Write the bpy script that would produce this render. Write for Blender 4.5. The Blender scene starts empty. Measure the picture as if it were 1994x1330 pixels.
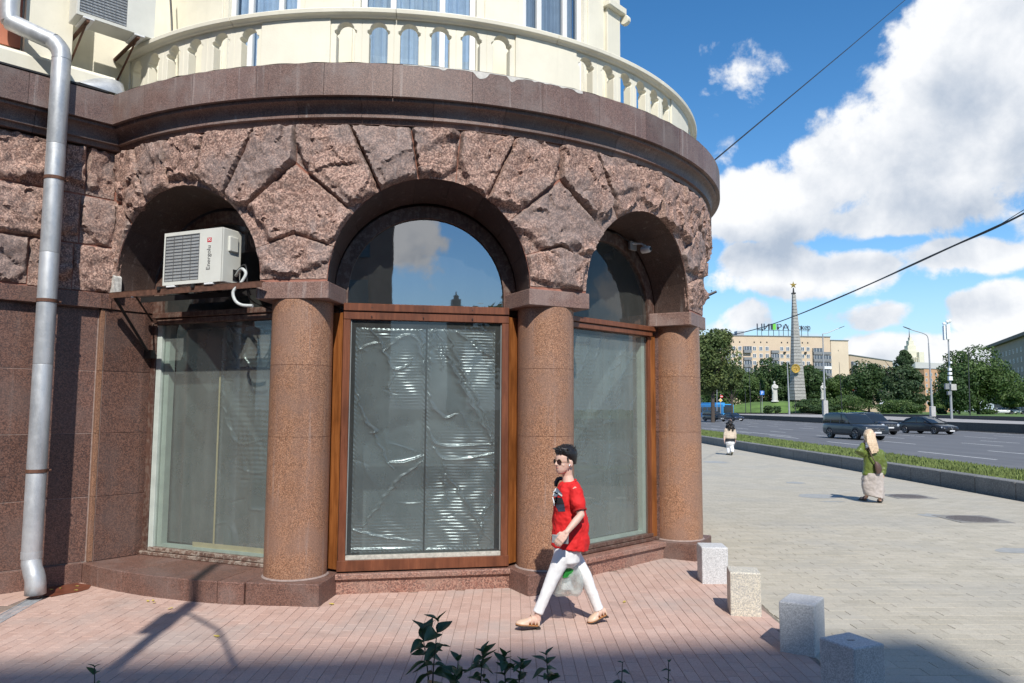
import bpy, bmesh, math, random
import numpy as np
from mathutils import Vector, Matrix, noise
from mathutils.geometry import delaunay_2d_cdt
PI = math.pi
R = math.radians
random.seed(7)
rng = np.random.default_rng(7)
SC = bpy.context.scene
COL = SC.collection

# ------------------------------------------------------------ camera
FPX, PITCH, ROLL, CAMH = 1466.514, 0.0888319, 0.00516909, 1.97576
cam_data = bpy.data.cameras.new('camera')
cam_data.sensor_width = 36.0
cam_data.lens = 36.0 * FPX / 1994.0
cam_data.clip_start = 0.1
cam_data.clip_end = 5000
cam = bpy.data.objects.new('camera', cam_data)
COL.objects.link(cam)
cam.matrix_world = Matrix.Translation((0, 0, CAMH)) @ Matrix.Rotation(PI / 2 + PITCH, 4, 'X') @ Matrix.Rotation(ROLL, 4, 'Z')
SC.camera = cam
# ------------------------------------------------------------ exposure
SC.view_settings.view_transform = 'Standard'
SC.view_settings.look = 'None'
SC.view_settings.exposure = 0.05
SC.view_settings.gamma = 1.0
SC.view_settings.use_curve_mapping = False
SC.cycles.max_bounces = 8
SC.cycles.transparent_max_bounces = 16
SC.cycles.caustics_reflective = False
SC.cycles.caustics_refractive = False

def ray(px, py):
    X = px - 997; Y = py - 665
    cr, sr = math.cos(ROLL), math.sin(ROLL)
    x = (X * cr + Y * sr) / FPX; u = -(-X * sr + Y * cr) / FPX
    c, s = math.cos(PITCH), math.sin(PITCH)
    return Vector((x, c - u * s, s + u * c))
def at(px, py, Y):
    d = ray(px, py); t = Y / d.y
    return Vector((d.x * t, Y, CAMH + d.z * t))
def gnd(px, py, z=0.0):
    d = ray(px, py); t = (z - CAMH) / d.z
    return Vector((d.x * t, d.y * t, z))

# ------------------------------------------------------------ sun
SUN_EL = R(45.5)
SUN_AZ = R(-6.4)          # light travels towards +Y, a little to -X
sd = bpy.data.lights.new('sun', 'SUN'); sd.energy = 5.0; sd.angle = R(0.53); sd.color = (1.0, 0.955, 0.88)
sun = bpy.data.objects.new('sun', sd); COL.objects.link(sun)
travel = Vector((math.sin(SUN_AZ) * math.cos(SUN_EL), math.cos(SUN_AZ) * math.cos(SUN_EL), -math.sin(SUN_EL)))
sun.rotation_euler = travel.to_track_quat('-Z', 'Y').to_euler()
sun.location = (0, 0, 60)

# ------------------------------------------------------------ world: blue sky with cumulus
world = bpy.data.worlds.new('World'); SC.world = world; world.use_nodes = True
wn = world.node_tree; wn.nodes.clear()
class NT:
    """tiny helper for writing node trees"""
    def __init__(s, tree): s.t = tree
    def n(s, typ, **kw):
        nd = s.t.nodes.new(typ)
        for k, v in kw.items():
            if k.startswith('i_'):
                key = k[2:]
                sock = nd.inputs[int(key)] if key.isdigit() else nd.inputs[key]
                s.put(sock, v)
            else: setattr(nd, k, v)
        return nd
    def put(s, sock, v):
        if isinstance(v, bpy.types.NodeSocket): s.t.links.new(v, sock)
        elif v is not None:
            try: sock.default_value = v
            except Exception:
                sock.default_value = (v[0], v[1], v[2], 1.0) if len(v) == 3 else v
    def m(s, op, a, b=None, c=None, clamp=False):
        nd = s.t.nodes.new('ShaderNodeMath'); nd.operation = op; nd.use_clamp = clamp
        s.put(nd.inputs[0], a)
        if b is not None: s.put(nd.inputs[1], b)
        if c is not None: s.put(nd.inputs[2], c)
        return nd.outputs[0]
    def ss(s, v, a, b):      # smoothstep
        nd = s.t.nodes.new('ShaderNodeMapRange'); nd.interpolation_type = 'SMOOTHSTEP'
        s.put(nd.inputs[0], v); nd.inputs[1].default_value = a; nd.inputs[2].default_value = b
        nd.inputs[3].default_value = 0; nd.inputs[4].default_value = 1
        return nd.outputs[0]
    def lin(s, v, a, b, c=0.0, d=1.0):
        nd = s.t.nodes.new('ShaderNodeMapRange')
        s.put(nd.inputs[0], v); nd.inputs[1].default_value = a; nd.inputs[2].default_value = b
        nd.inputs[3].default_value = c; nd.inputs[4].default_value = d
        return nd.outputs[0]
    def mix(s, f, a, b, typ='MIX'):
        nd = s.t.nodes.new('ShaderNodeMix'); nd.data_type = 'RGBA'; nd.blend_type = typ
        s.put(nd.inputs[0], f)
        for k, v in ((6, a), (7, b)):
            if isinstance(v, bpy.types.NodeSocket): s.t.links.new(v, nd.inputs[k])
            else: nd.inputs[k].default_value = (v[0], v[1], v[2], 1)
        return nd.outputs[2]
    def noise(s, vec, scale, detail=4, rough=0.55, dist=0.0, col=False):
        nd = s.t.nodes.new('ShaderNodeTexNoise')
        if vec is not None: s.t.links.new(vec, nd.inputs['Vector'])
        nd.inputs['Scale'].default_value = scale; nd.inputs['Detail'].default_value = detail
        nd.inputs['Roughness'].default_value = rough; nd.inputs['Distortion'].default_value = dist
        return nd.outputs[1 if col else 0]
    def voro(s, vec, scale, feature='F1', out='Distance', rnd=1.0):
        nd = s.t.nodes.new('ShaderNodeTexVoronoi'); nd.feature = feature
        if vec is not None: s.t.links.new(vec, nd.inputs['Vector'])
        nd.inputs['Scale'].default_value = scale; nd.inputs['Randomness'].default_value = rnd
        return nd.outputs[out]
    def mapping(s, vec, scale=(1, 1, 1), loc=(0, 0, 0), rot=(0, 0, 0)):
        nd = s.t.nodes.new('ShaderNodeMapping'); s.t.links.new(vec, nd.inputs[0])
        nd.inputs['Location'].default_value = loc; nd.inputs['Rotation'].default_value = rot; nd.inputs['Scale'].default_value = scale
        return nd.outputs[0]
    def sep(s, vec):
        nd = s.t.nodes.new('ShaderNodeSeparateXYZ'); s.t.links.new(vec, nd.inputs[0]); return nd.outputs
    def comb(s, x, y, z):
        nd = s.t.nodes.new('ShaderNodeCombineXYZ')
        for k, v in enumerate((x, y, z)): s.put(nd.inputs[k], v)
        return nd.outputs[0]
    def ramp(s, v, stops, interp='LINEAR'):
        nd = s.t.nodes.new('ShaderNodeValToRGB'); s.t.links.new(v, nd.inputs[0]); cr = nd.color_ramp; cr.interpolation = interp
        while len(cr.elements) > 1: cr.elements.remove(cr.elements[-1])
        cr.elements[0].position = stops[0][0]; cr.elements[0].color = (*stops[0][1], 1)
        for p_, c_ in stops[1:]:
            e = cr.elements.new(p_); e.color = (*c_, 1)
        return nd.outputs[0]

W = NT(wn)
sky = W.n('ShaderNodeTexSky'); sky.sky_type = 'NISHITA'; sky.sun_disc = False
sky.sun_elevation = SUN_EL; sky.sun_rotation = PI + SUN_AZ * -1
sky.altitude = 150; sky.air_density = 1.0; sky.dust_density = 0.15; sky.ozone_density = 2.0
SKY_STRENGTH = 0.15
tc = W.n('ShaderNodeTexCoord'); D = tc.outputs['Generated']
x_, y_, z_ = W.sep(D)
azim = W.m('ARCTAN2', x_, y_)
elev = W.m('ARCSINE', z_)
wob = W.noise(D, 7.0, 3, 0.5, 0.0, True)
wx, wy, wz = W.sep(wob)
fb = W.noise(D, 9.0, 11, 0.60, 0.15)
fb2 = W.noise(D, 3.2, 5, 0.5)
bil = W.voro(W.mapping(D, (1, 1, 1.2)), 26.0, 'SMOOTH_F1')
# clouds: direction (azimuth, elevation) of centre and half sizes, tilt
def cl(px, py, rx, ry, rot=0.0, amp=1.0):
    d = ray(px, py).normalized()
    return (math.atan2(d.x, d.y), math.asin(d.z), rx / 1466 * 0.9, ry / 1466 * 0.92, rot, amp)
CLOUDS = [cl(1530, 385, 230, 82, 0.10), cl(1660, 320, 190, 120, 0.35), cl(1800, 230, 190, 150, 0.45), cl(1930, 110, 170, 190, 0.7), cl(2090, 120, 220, 320, 0),
          cl(1900, 330, 260, 110, 0.1), cl(1700, 425, 260, 45, 0.0),
          cl(1405, 160, 75, 62, 0.6, 0.20), cl(1405, 290, 30, 30, 0.6, 0.3),
          cl(1640, 530, 300, 52, 0.03), cl(1490, 505, 110, 40, 0.0, .9), cl(1850, 505, 130, 38, 0, .9),
          cl(1960, 605, 110, 55, 0.1), cl(1700, 610, 90, 30, 0, .75), cl(1455, 620, 60, 36, 0.1, .9), cl(1390, 640, 60, 40, 0, .6),
          cl(1640, 680, 420, 40, 0, .8), cl(2100, 690, 300, 90, 0, .9), cl(1200, 690, 260, 60, 0, .8)]
def field(az, el, full=True):
    cur = None
    for (a0, e0, ra, re, rot, amp) in CLOUDS:
        da = W.m('SUBTRACT', az, a0); de = W.m('SUBTRACT', el, e0)
        if rot:
            c_, s_ = math.cos(rot), math.sin(rot)
            u = W.m('ADD', W.m('MULTIPLY', da, c_), W.m('MULTIPLY', de, s_))
            v = W.m('SUBTRACT', W.m('MULTIPLY', de, c_), W.m('MULTIPLY', da, s_))
        else: u, v = da, de
        u = W.m('DIVIDE', u, ra); v = W.m('DIVIDE', v, re)
        q = W.m('ADD', W.m('MULTIPLY', u, u), W.m('MULTIPLY', v, v))
        f = W.m('MULTIPLY', W.m('SUBTRACT', 1.0, q), amp)
        cur = f if cur is None else W.m('SMOOTH_MAX', cur, f, 0.25)
    return cur
azw = W.m('ADD', azim, W.m('MULTIPLY', W.m('SUBTRACT', wx, 0.5), 0.055))
elw = W.m('ADD', elev, W.m('MULTIPLY', W.m('SUBTRACT', wz, 0.5), 0.045))
F0 = field(azw, elw)
F1 = field(azw, W.m('ADD', elw, 0.055))
# the rest of the sky round about: broken cumulus all over
gen = W.m('MULTIPLY', W.m('SUBTRACT', fb2, 0.60), 9.0)
front = W.ss(y_, 0.35, 0.60)
behind = W.m('SUBTRACT', 1.0, front)
gen = W.m('SUBTRACT', gen, W.m('MULTIPLY', front, 9.0))
gen1 = W.m('SUBTRACT', gen, 0.3)
lump = W.m('ADD', W.m('MULTIPLY', W.m('SUBTRACT', fb, 0.5), 3.3), W.m('MULTIPLY', W.m('SUBTRACT', 0.42, bil), 0.55))
d0 = W.m('ADD', W.m('MAXIMUM', F0, gen), lump)
d1 = W.m('ADD', W.m('MAXIMUM', F1, gen1), W.m('MULTIPLY', lump, 0.45))
alpha = W.m('MULTIPLY', W.ss(d0, 0.0, 0.42), W.ss(elev, 0.0, 0.03))
under = W.ss(d1, 0.10, 1.35)
fbs = W.noise(W.mapping(D, (1, 1, 1), (-0.012, 0, 0.035)), 9.0, 9, 0.56, 0.15)
relief = W.m('MULTIPLY', W.m('SUBTRACT', fbs, fb), 2.6)
billow = W.m('MULTIPLY', W.m('SUBTRACT', W.noise(D, 16.0, 6, 0.55), 0.5), 0.55)
under = W.m('ADD', W.m('ADD', W.m('MULTIPLY', under, 0.78), billow), relief, clamp=True)
ccol = W.mix(under, (0.96, 0.975, 1.0), (0.45, 0.53, 0.65))
horizon_white = W.ss(elev, 0.22, 0.0)
skyc = W.n('ShaderNodeVectorMath', operation='SCALE'); wn.links.new(sky.outputs[0], skyc.inputs[0]); skyc.inputs['Scale'].default_value = SKY_STRENGTH
hs = W.n('ShaderNodeHueSaturation'); wn.links.new(skyc.outputs[0], hs.inputs['Color']); hs.inputs['Saturation'].default_value = 1.32; hs.inputs['Value'].default_value = 1.0
hazy = W.mix(W.m('MULTIPLY', W.ss(elev, 0.20, -0.02), 0.85), hs.outputs[0], (0.42, 0.62, 0.84))
colr = W.mix(alpha, hazy, ccol)
bg = W.n('ShaderNodeBackground'); wn.links.new(colr, bg.inputs[0]); bg.inputs[1].default_value = 1.0
wo = W.n('ShaderNodeOutputWorld'); wn.links.new(bg.outputs[0], wo.inputs[0])
world.cycles.sampling_method = 'MANUAL'; world.cycles.sample_map_resolution = 512

# ------------------------------------------------------------ materials
def newmat(name):
    m = bpy.data.materials.new(name); m.use_nodes = True; m.node_tree.nodes.clear(); return m, NT(m.node_tree)
def finish(m, N, bsdf):
    o = N.n('ShaderNodeOutputMaterial'); m.node_tree.links.new(bsdf, o.inputs[0]); return m
def pbsdf(N, color, rough=0.6, metal=0.0, normal=None, spec=0.5, **kw):
    b = N.n('ShaderNodeBsdfPrincipled')
    N.put(b.inputs['Base Color'], color if isinstance(color, bpy.types.NodeSocket) else (*color, 1))
    N.put(b.inputs['Roughness'], rough); N.put(b.inputs['Metallic'], metal)
    b.inputs['Specular IOR Level'].default_value = spec
    if normal is not None: N.put(b.inputs['Normal'], normal)
    for k, v in kw.items(): N.put(b.inputs[k.replace('_', ' ')], v)
    return b.outputs[0]
def bump(N, h, strength=0.3, dist=0.01, normal=None):
    b = N.n('ShaderNodeBump'); b.inputs['Strength'].default_value = strength; b.inputs['Distance'].default_value = dist
    N.put(b.inputs['Height'], h)
    if normal is not None: N.put(b.inputs['Normal'], normal)
    return b.outputs[0]
def coords(N):
    g = N.n('ShaderNodeNewGeometry'); oi = N.n('ShaderNodeObjectInfo')
    return g.outputs['Position'], oi.outputs['Random']
MATS = {}
def plain(name, color, rough=0.6, metal=0.0, var=0.12, scale=6.0, bumps=0.0, spec=0.5, **kw):
    if name in MATS: return MATS[name]
    m, N = newmat(name); P, rnd = coords(N)
    n1 = N.noise(P, scale, 5, 0.6)
    f = N.lin(n1, 0.3, 0.7, 1 - var, 1 + var)
    sc = N.n('ShaderNodeVectorMath', operation='SCALE'); sc.inputs[0].default_value = color
    m.node_tree.links.new(f, sc.inputs['Scale'])
    nm = bump(N, N.noise(P, scale * 12, 3), bumps, 0.004) if bumps else None
    MATS[name] = finish(m, N, pbsdf(N, sc.outputs[0], rough, metal, nm, spec, **kw)); return MATS[name]
def granite(name, c1, c2, dark, rough=0.35, speck=130, grey=(0.3, 0.27, 0.26), streak=0.35, bumps=0.12, tint=0.22, spec=0.5, stain=0.5, bump_d=0.004):
    """speckled granite: two feldspar tones, dark mica, grey weathering and pale run marks"""
    if name in MATS: return MATS[name]
    m, N = newmat(name); P, rnd = coords(N)
    cell = N.voro(P, speck, 'F1', 'Color'); cs = N.sep(cell)
    fine = N.noise(P, speck * 1.6, 3, 0.7)
    col = N.mix(N.ss(cs[0], 0.25, 0.75), c1, c2)
    col = N.mix(N.m('MULTIPLY', N.ss(cs[1], 0.62, 0.80), 0.75), col, dark)
    col = N.mix(N.m('MULTIPLY', N.ss(fine, 0.62, 0.75), 0.35), col, (min(1, c2[0] * 1.7), min(1, c2[1] * 1.7), min(1, c2[2] * 1.7)))
    big = N.noise(P, 2.3, 6, 0.62)
    col = N.mix(N.m('MULTIPLY', N.ss(big, 0.42, 0.68), stain), col, grey, 'MIX')
    st = N.noise(N.mapping(P, (14, 14, 0.55)), 1.0, 5, 0.65)
    col = N.mix(N.m('MULTIPLY', N.ss(st, 0.56, 0.80), streak), col, (0.52, 0.48, 0.46))
    st2 = N.noise(N.mapping(P, (5, 5, 0.35), (3, 7, 1)), 1.0, 4, 0.6)
    col = N.mix(N.m('MULTIPLY', N.ss(st2, 0.50, 0.75), 0.4), col, (dark[0] * 1.6, dark[1] * 1.6, dark[2] * 1.6))
    v = N.lin(rnd, 0, 1, 1 - tint, 1 + tint)
    sc = N.n('ShaderNodeVectorMath', operation='SCALE'); m.node_tree.links.new(col, sc.inputs[0]); m.node_tree.links.new(v, sc.inputs['Scale'])
    h = N.m('ADD', cs[0], N.noise(P, speck * 0.6, 5, 0.7))
    nm = bump(N, h, bumps, bump_d)
    rr = N.lin(big, 0.3, 0.7, max(0.05, rough - 0.08), min(1, rough + 0.15))
    MATS[name] = finish(m, N, pbsdf(N, sc.outputs[0], rr, 0, nm, spec)); return MATS[name]
G_COL = granite('granite_column', (0.27, 0.13, 0.072), (0.44, 0.245, 0.15), (0.09, 0.05, 0.036), 0.42, 150, (0.25, 0.15, 0.11), 0.30, 0.10, 0.06, stain=.7)
G_SLAB = granite('granite_slab', (0.115, 0.058, 0.043), (0.205, 0.110, 0.083), (0.038, 0.026, 0.025), 0.45, 95, (0.125, 0.088, 0.08), 0.10, 0.18, 0.16)
G_PLINTH = granite('granite_plinth', (0.15, 0.075, 0.055), (0.24, 0.13, 0.10), (0.055, 0.034, 0.03), 0.5, 130, (0.20, 0.15, 0.135), 0.16, 0.12, 0.10)
G_STEP = granite('granite_step', (0.25, 0.115, 0.085), (0.40, 0.225, 0.17), (0.08, 0.045, 0.04), 0.5, 85, (0.30, 0.21, 0.17), 0.1, 0.15, 0.05)
G_CORN = granite('granite_cornice', (0.155, 0.092, 0.075), (0.235, 0.152, 0.128), (0.07, 0.05, 0.048), 0.5, 140, (0.235, 0.20, 0.19), 0.55, 0.10, 0.2)
G_ABAC = granite('granite_capital', (0.20, 0.115, 0.092), (0.29, 0.185, 0.15), (0.09, 0.055, 0.05), 0.5, 140, (0.31, 0.24, 0.22), 0.65, 0.10, 0.08)
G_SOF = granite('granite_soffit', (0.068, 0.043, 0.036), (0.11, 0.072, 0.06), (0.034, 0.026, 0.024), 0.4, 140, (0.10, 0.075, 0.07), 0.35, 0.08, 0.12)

def rockmat():
    m, N = newmat('rough_granite'); P, rnd = coords(N)
    tone = N.noise(P, 1.6, 6, 0.6)
    mid = N.noise(P, 14, 8, 0.72)
    cell = N.sep(N.voro(P, 75, 'F1', 'Color'))
    fine = N.noise(P, 70, 4, 0.7)
    col = N.mix(N.ss(cell[0], 0.2, 0.8), (0.25, 0.148, 0.117), (0.56, 0.368, 0.295))
    col = N.mix(N.m('MULTIPLY', N.ss(cell[1], 0.6, 0.85), 0.7), col, (0.10, 0.068, 0.06))
    col = N.mix(N.m('MULTIPLY', N.ss(mid, 0.48, 0.66), 0.55), col, (0.155, 0.118, 0.108))
    g = N.m('ADD', tone, N.lin(rnd, 0, 1, -0.10, 0.12))
    col = N.mix(N.m('MULTIPLY', N.ss(g, 0.48, 0.66), 0.5), col, (0.19, 0.17, 0.168))
    st = N.noise(N.mapping(P, (7, 7, 0.8)), 1.0, 5, 0.65)
    col = N.mix(N.m('MULTIPLY', N.ss(st, 0.62, 0.80), 0.5), col, (0.42, 0.38, 0.37))
    # crevices darker and ridges paler, by curvature of the break
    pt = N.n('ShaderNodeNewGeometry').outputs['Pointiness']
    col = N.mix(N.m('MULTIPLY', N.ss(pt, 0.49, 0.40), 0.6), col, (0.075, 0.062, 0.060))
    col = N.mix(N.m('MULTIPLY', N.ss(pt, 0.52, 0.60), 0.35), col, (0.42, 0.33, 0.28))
    h = N.m('ADD', N.m('MULTIPLY', mid, 1.6), N.m('MULTIPLY', fine, 0.7))
    nm = bump(N, h, 0.65, 0.009)
    return finish(m, N, pbsdf(N, col, 0.72, 0, nm, 0.35))
ROCK = rockmat()
MORTAR = plain('pink_mortar', (0.33, 0.145, 0.105), 0.9, 0, 0.3, 9, 0.5)
JOINT = plain('pale_mortar', (0.30, 0.23, 0.205), 0.9, 0, 0.25, 20, 0.3)
def stucco(name, col, var=0.06):
    m, N = newmat(name); P, rnd = coords(N)
    n1 = N.noise(P, 1.3, 6, 0.6); st = N.noise(N.mapping(P, (9, 9, 0.5)), 1, 5, 0.6)
    c = N.mix(N.ss(n1, 0.35, 0.7), tuple(v * (1 - var) for v in col), tuple(min(0.86, v * (1 + var)) for v in col))
    c = N.mix(N.m('MULTIPLY', N.ss(st, 0.55, 0.8), 0.28), c, (0.50, 0.47, 0.39))
    c = N.mix(N.m('MULTIPLY', N.ss(N.noise(P, 6, 7, 0.7), 0.60, 0.75), 0.3), c, (0.55, 0.50, 0.42))
    nm = bump(N, N.noise(P, 55, 5, 0.6), 0.25, 0.006)
    return finish(m, N, pbsdf(N, c, 0.85, 0, nm, 0.3))
CREAM = stucco('cream_stucco', (0.80, 0.765, 0.64))
SALMON = stucco('salmon_stucco', (0.56, 0.22, 0.14), 0.08)
WHITEP = plain('white_paint', (0.78, 0.79, 0.79), 0.45, 0, 0.03)
PLASTIC = plain('ivory_plastic', (0.66, 0.66, 0.60), 0.4, 0, 0.05, 5)
BLACK = plain('black_plastic', (0.02, 0.02, 0.022), 0.45)
DARKM = plain('dark_metal', (0.035, 0.033, 0.032), 0.5, 0.4)
RUST = plain('rusty_steel', (0.13, 0.062, 0.04), 0.75, 0.2, 0.4, 18, 0.4)
def galv():
    m, N = newmat('galvanised_steel'); P, rnd = coords(N)
    cell = N.sep(N.voro(N.mapping(P, (1, 1, .7)), 60, 'F1', 'Color'))
    n = N.noise(N.mapping(P, (3, 3, 0.7)), 2.0, 5, 0.6)
    c = N.mix(N.ss(n, 0.35, 0.7), (0.40, 0.42, 0.44), (0.58, 0.60, 0.62))
    c = N.mix(N.m('MULTIPLY', cell[0], 0.25), c, (0.66, 0.68, 0.70))
    c = N.mix(N.m('MULTIPLY', N.ss(N.noise(P, 5, 6, .7), 0.6, .75), 0.5), c, (0.25, 0.25, 0.26))
    r = N.lin(N.noise(P, 9, 5), 0.3, 0.7, 0.38, 0.6)
    return finish(m, N, pbsdf(N, c, r, 0.5, bump(N, cell[1], 0.08, 0.002)))
GALV = galv()
def wood(name, c1, c2, rough=0.35, worn=0.0):
    m, N = newmat(name); P, rnd = coords(N)
    gr = N.noise(N.mapping(P, (30, 30, 2.2)), 1.0, 6, 0.65, 0.6)
    pat = N.noise(N.mapping(P, (4, 4, 1.2)), 1.0, 4, 0.6)
    c = N.mix(N.ss(gr, 0.3, 0.7), c1, c2)
    c = N.mix(N.m('MULTIPLY', N.ss(pat, 0.45, 0.7), 0.6), c, tuple(v * 0.45 for v in c1))
    if worn:
        w = N.noise(P, 16, 8, 0.75)
        c = N.mix(N.m('MULTIPLY', N.ss(w, 0.49, 0.56), worn), c, (0.36, 0.31, 0.26))
    return finish(m, N, pbsdf(N, c, rough, 0, bump(N, gr, 0.2, 0.002)))
W_ORANGE = wood('varnished_orange_wood', (0.20, 0.066, 0.018), (0.35, 0.13, 0.038))
W_RED = wood('red_brown_wood', (0.13, 0.042, 0.02), (0.205, 0.072, 0.034))
W_DARK = wood('dark_brown_wood', (0.075, 0.035, 0.026), (0.13, 0.07, 0.052), 0.5, 0.2)
W_WORN = wood('flaking_painted_wood', (0.11, 0.06, 0.045), (0.20, 0.13, 0.10), 0.7, 0.85)
def schlick(N, f0=.045):
    g = N.n('ShaderNodeNewGeometry'); d = N.n('ShaderNodeVectorMath', operation='DOT_PRODUCT'); N.t.links.new(g.outputs['Incoming'], d.inputs[0]); N.t.links.new(g.outputs['Normal'], d.inputs[1])
    c = N.m('ABSOLUTE', d.outputs['Value']); return N.m('ADD', N.m('MULTIPLY', N.m('POWER', N.m('SUBTRACT', 1.0, c), 5.0), 1 - f0), f0)
def glass(name, tint=(0.72, 0.80, 0.78), refl=1.0, dirt=0.10, dirtcol=(0.45, 0.47, 0.44)):
    m, N = newmat(name); P, rnd = coords(N)
    fr = schlick(N)
    wav = N.noise(P, 1.6, 2, 0.4)
    bn = bump(N, wav, 0.025, 0.05)
    tr = N.n('ShaderNodeBsdfTransparent'); tr.inputs[0].default_value = (*tint, 1)
    gl = N.n('ShaderNodeBsdfGlossy'); gl.inputs['Roughness'].default_value = 0.015; gl.inputs[0].default_value = (0.95, 0.97, 1, 1)
    m.node_tree.links.new(bn, gl.inputs['Normal'])
    df = N.n('ShaderNodeBsdfDiffuse'); df.inputs[0].default_value = (*dirtcol, 1)
    st = N.noise(N.mapping(P, (6, 6, 0.8)), 1, 6, 0.65)
    dm = N.n('ShaderNodeMixShader'); N.put(dm.inputs[0], N.lin(st, 0.30, 0.80, dirt * 0.75, dirt * 1.4)); m.node_tree.links.new(tr.outputs[0], dm.inputs[1]); m.node_tree.links.new(df.outputs[0], dm.inputs[2])
    mx = N.n('ShaderNodeMixShader'); N.put(mx.inputs[0], N.m('MULTIPLY', N.m('MULTIPLY', fr, 2.2), refl, clamp=True))
    m.node_tree.links.new(dm.outputs[0], mx.inputs[1]); m.node_tree.links.new(gl.outputs[0], mx.inputs[2])
    return finish(m, N, mx.outputs[0])
GLASS = glass('window_glass', (0.80, 0.86, 0.85), 0.55, 0.08)
GLASS_UP = glass('arch_glass', (0.60, 0.68, 0.70), 3.2, 0.06)
GLASS_L = glass('dusty_glass', (0.78, 0.85, 0.82), 0.6, 0.19, (0.40, 0.43, 0.40))
def film():
    m, N = newmat('polythene_film'); P, rnd = coords(N)
    tr = N.n('ShaderNodeBsdfTransparent'); tr.inputs[0].default_value = (0.84, 0.88, 0.89, 1)
    gl = N.n('ShaderNodeBsdfGlossy'); gl.inputs['Roughness'].default_value = 0.31; gl.inputs[0].default_value = (0.9, 0.95, 1, 1)
    df = N.n('ShaderNodeBsdfDiffuse'); df.inputs[0].default_value = (0.44, 0.48, 0.49, 1)
    fr = schlick(N)
    a = N.n('ShaderNodeMixShader'); N.put(a.inputs[0], N.lin(N.noise(P, 2.2, 5, .6), 0.3, 0.7, 0.13, 0.30))
    m.node_tree.links.new(tr.outputs[0], a.inputs[1]); m.node_tree.links.new(df.outputs[0], a.inputs[2])
    b = N.n('ShaderNodeMixShader'); N.put(b.inputs[0], N.m('ADD', N.m('MULTIPLY', fr, 1.5), 0.055, clamp=True))
    m.node_tree.links.new(a.outputs[0], b.inputs[1]); m.node_tree.links.new(gl.outputs[0], b.inputs[2])
    return finish(m, N, b.outputs[0])
FILM = film()
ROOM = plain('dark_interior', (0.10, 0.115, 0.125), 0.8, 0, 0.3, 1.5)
CARD = plain('cardboard', (0.55, 0.45, 0.28), 0.8, 0, 0.1)

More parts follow.
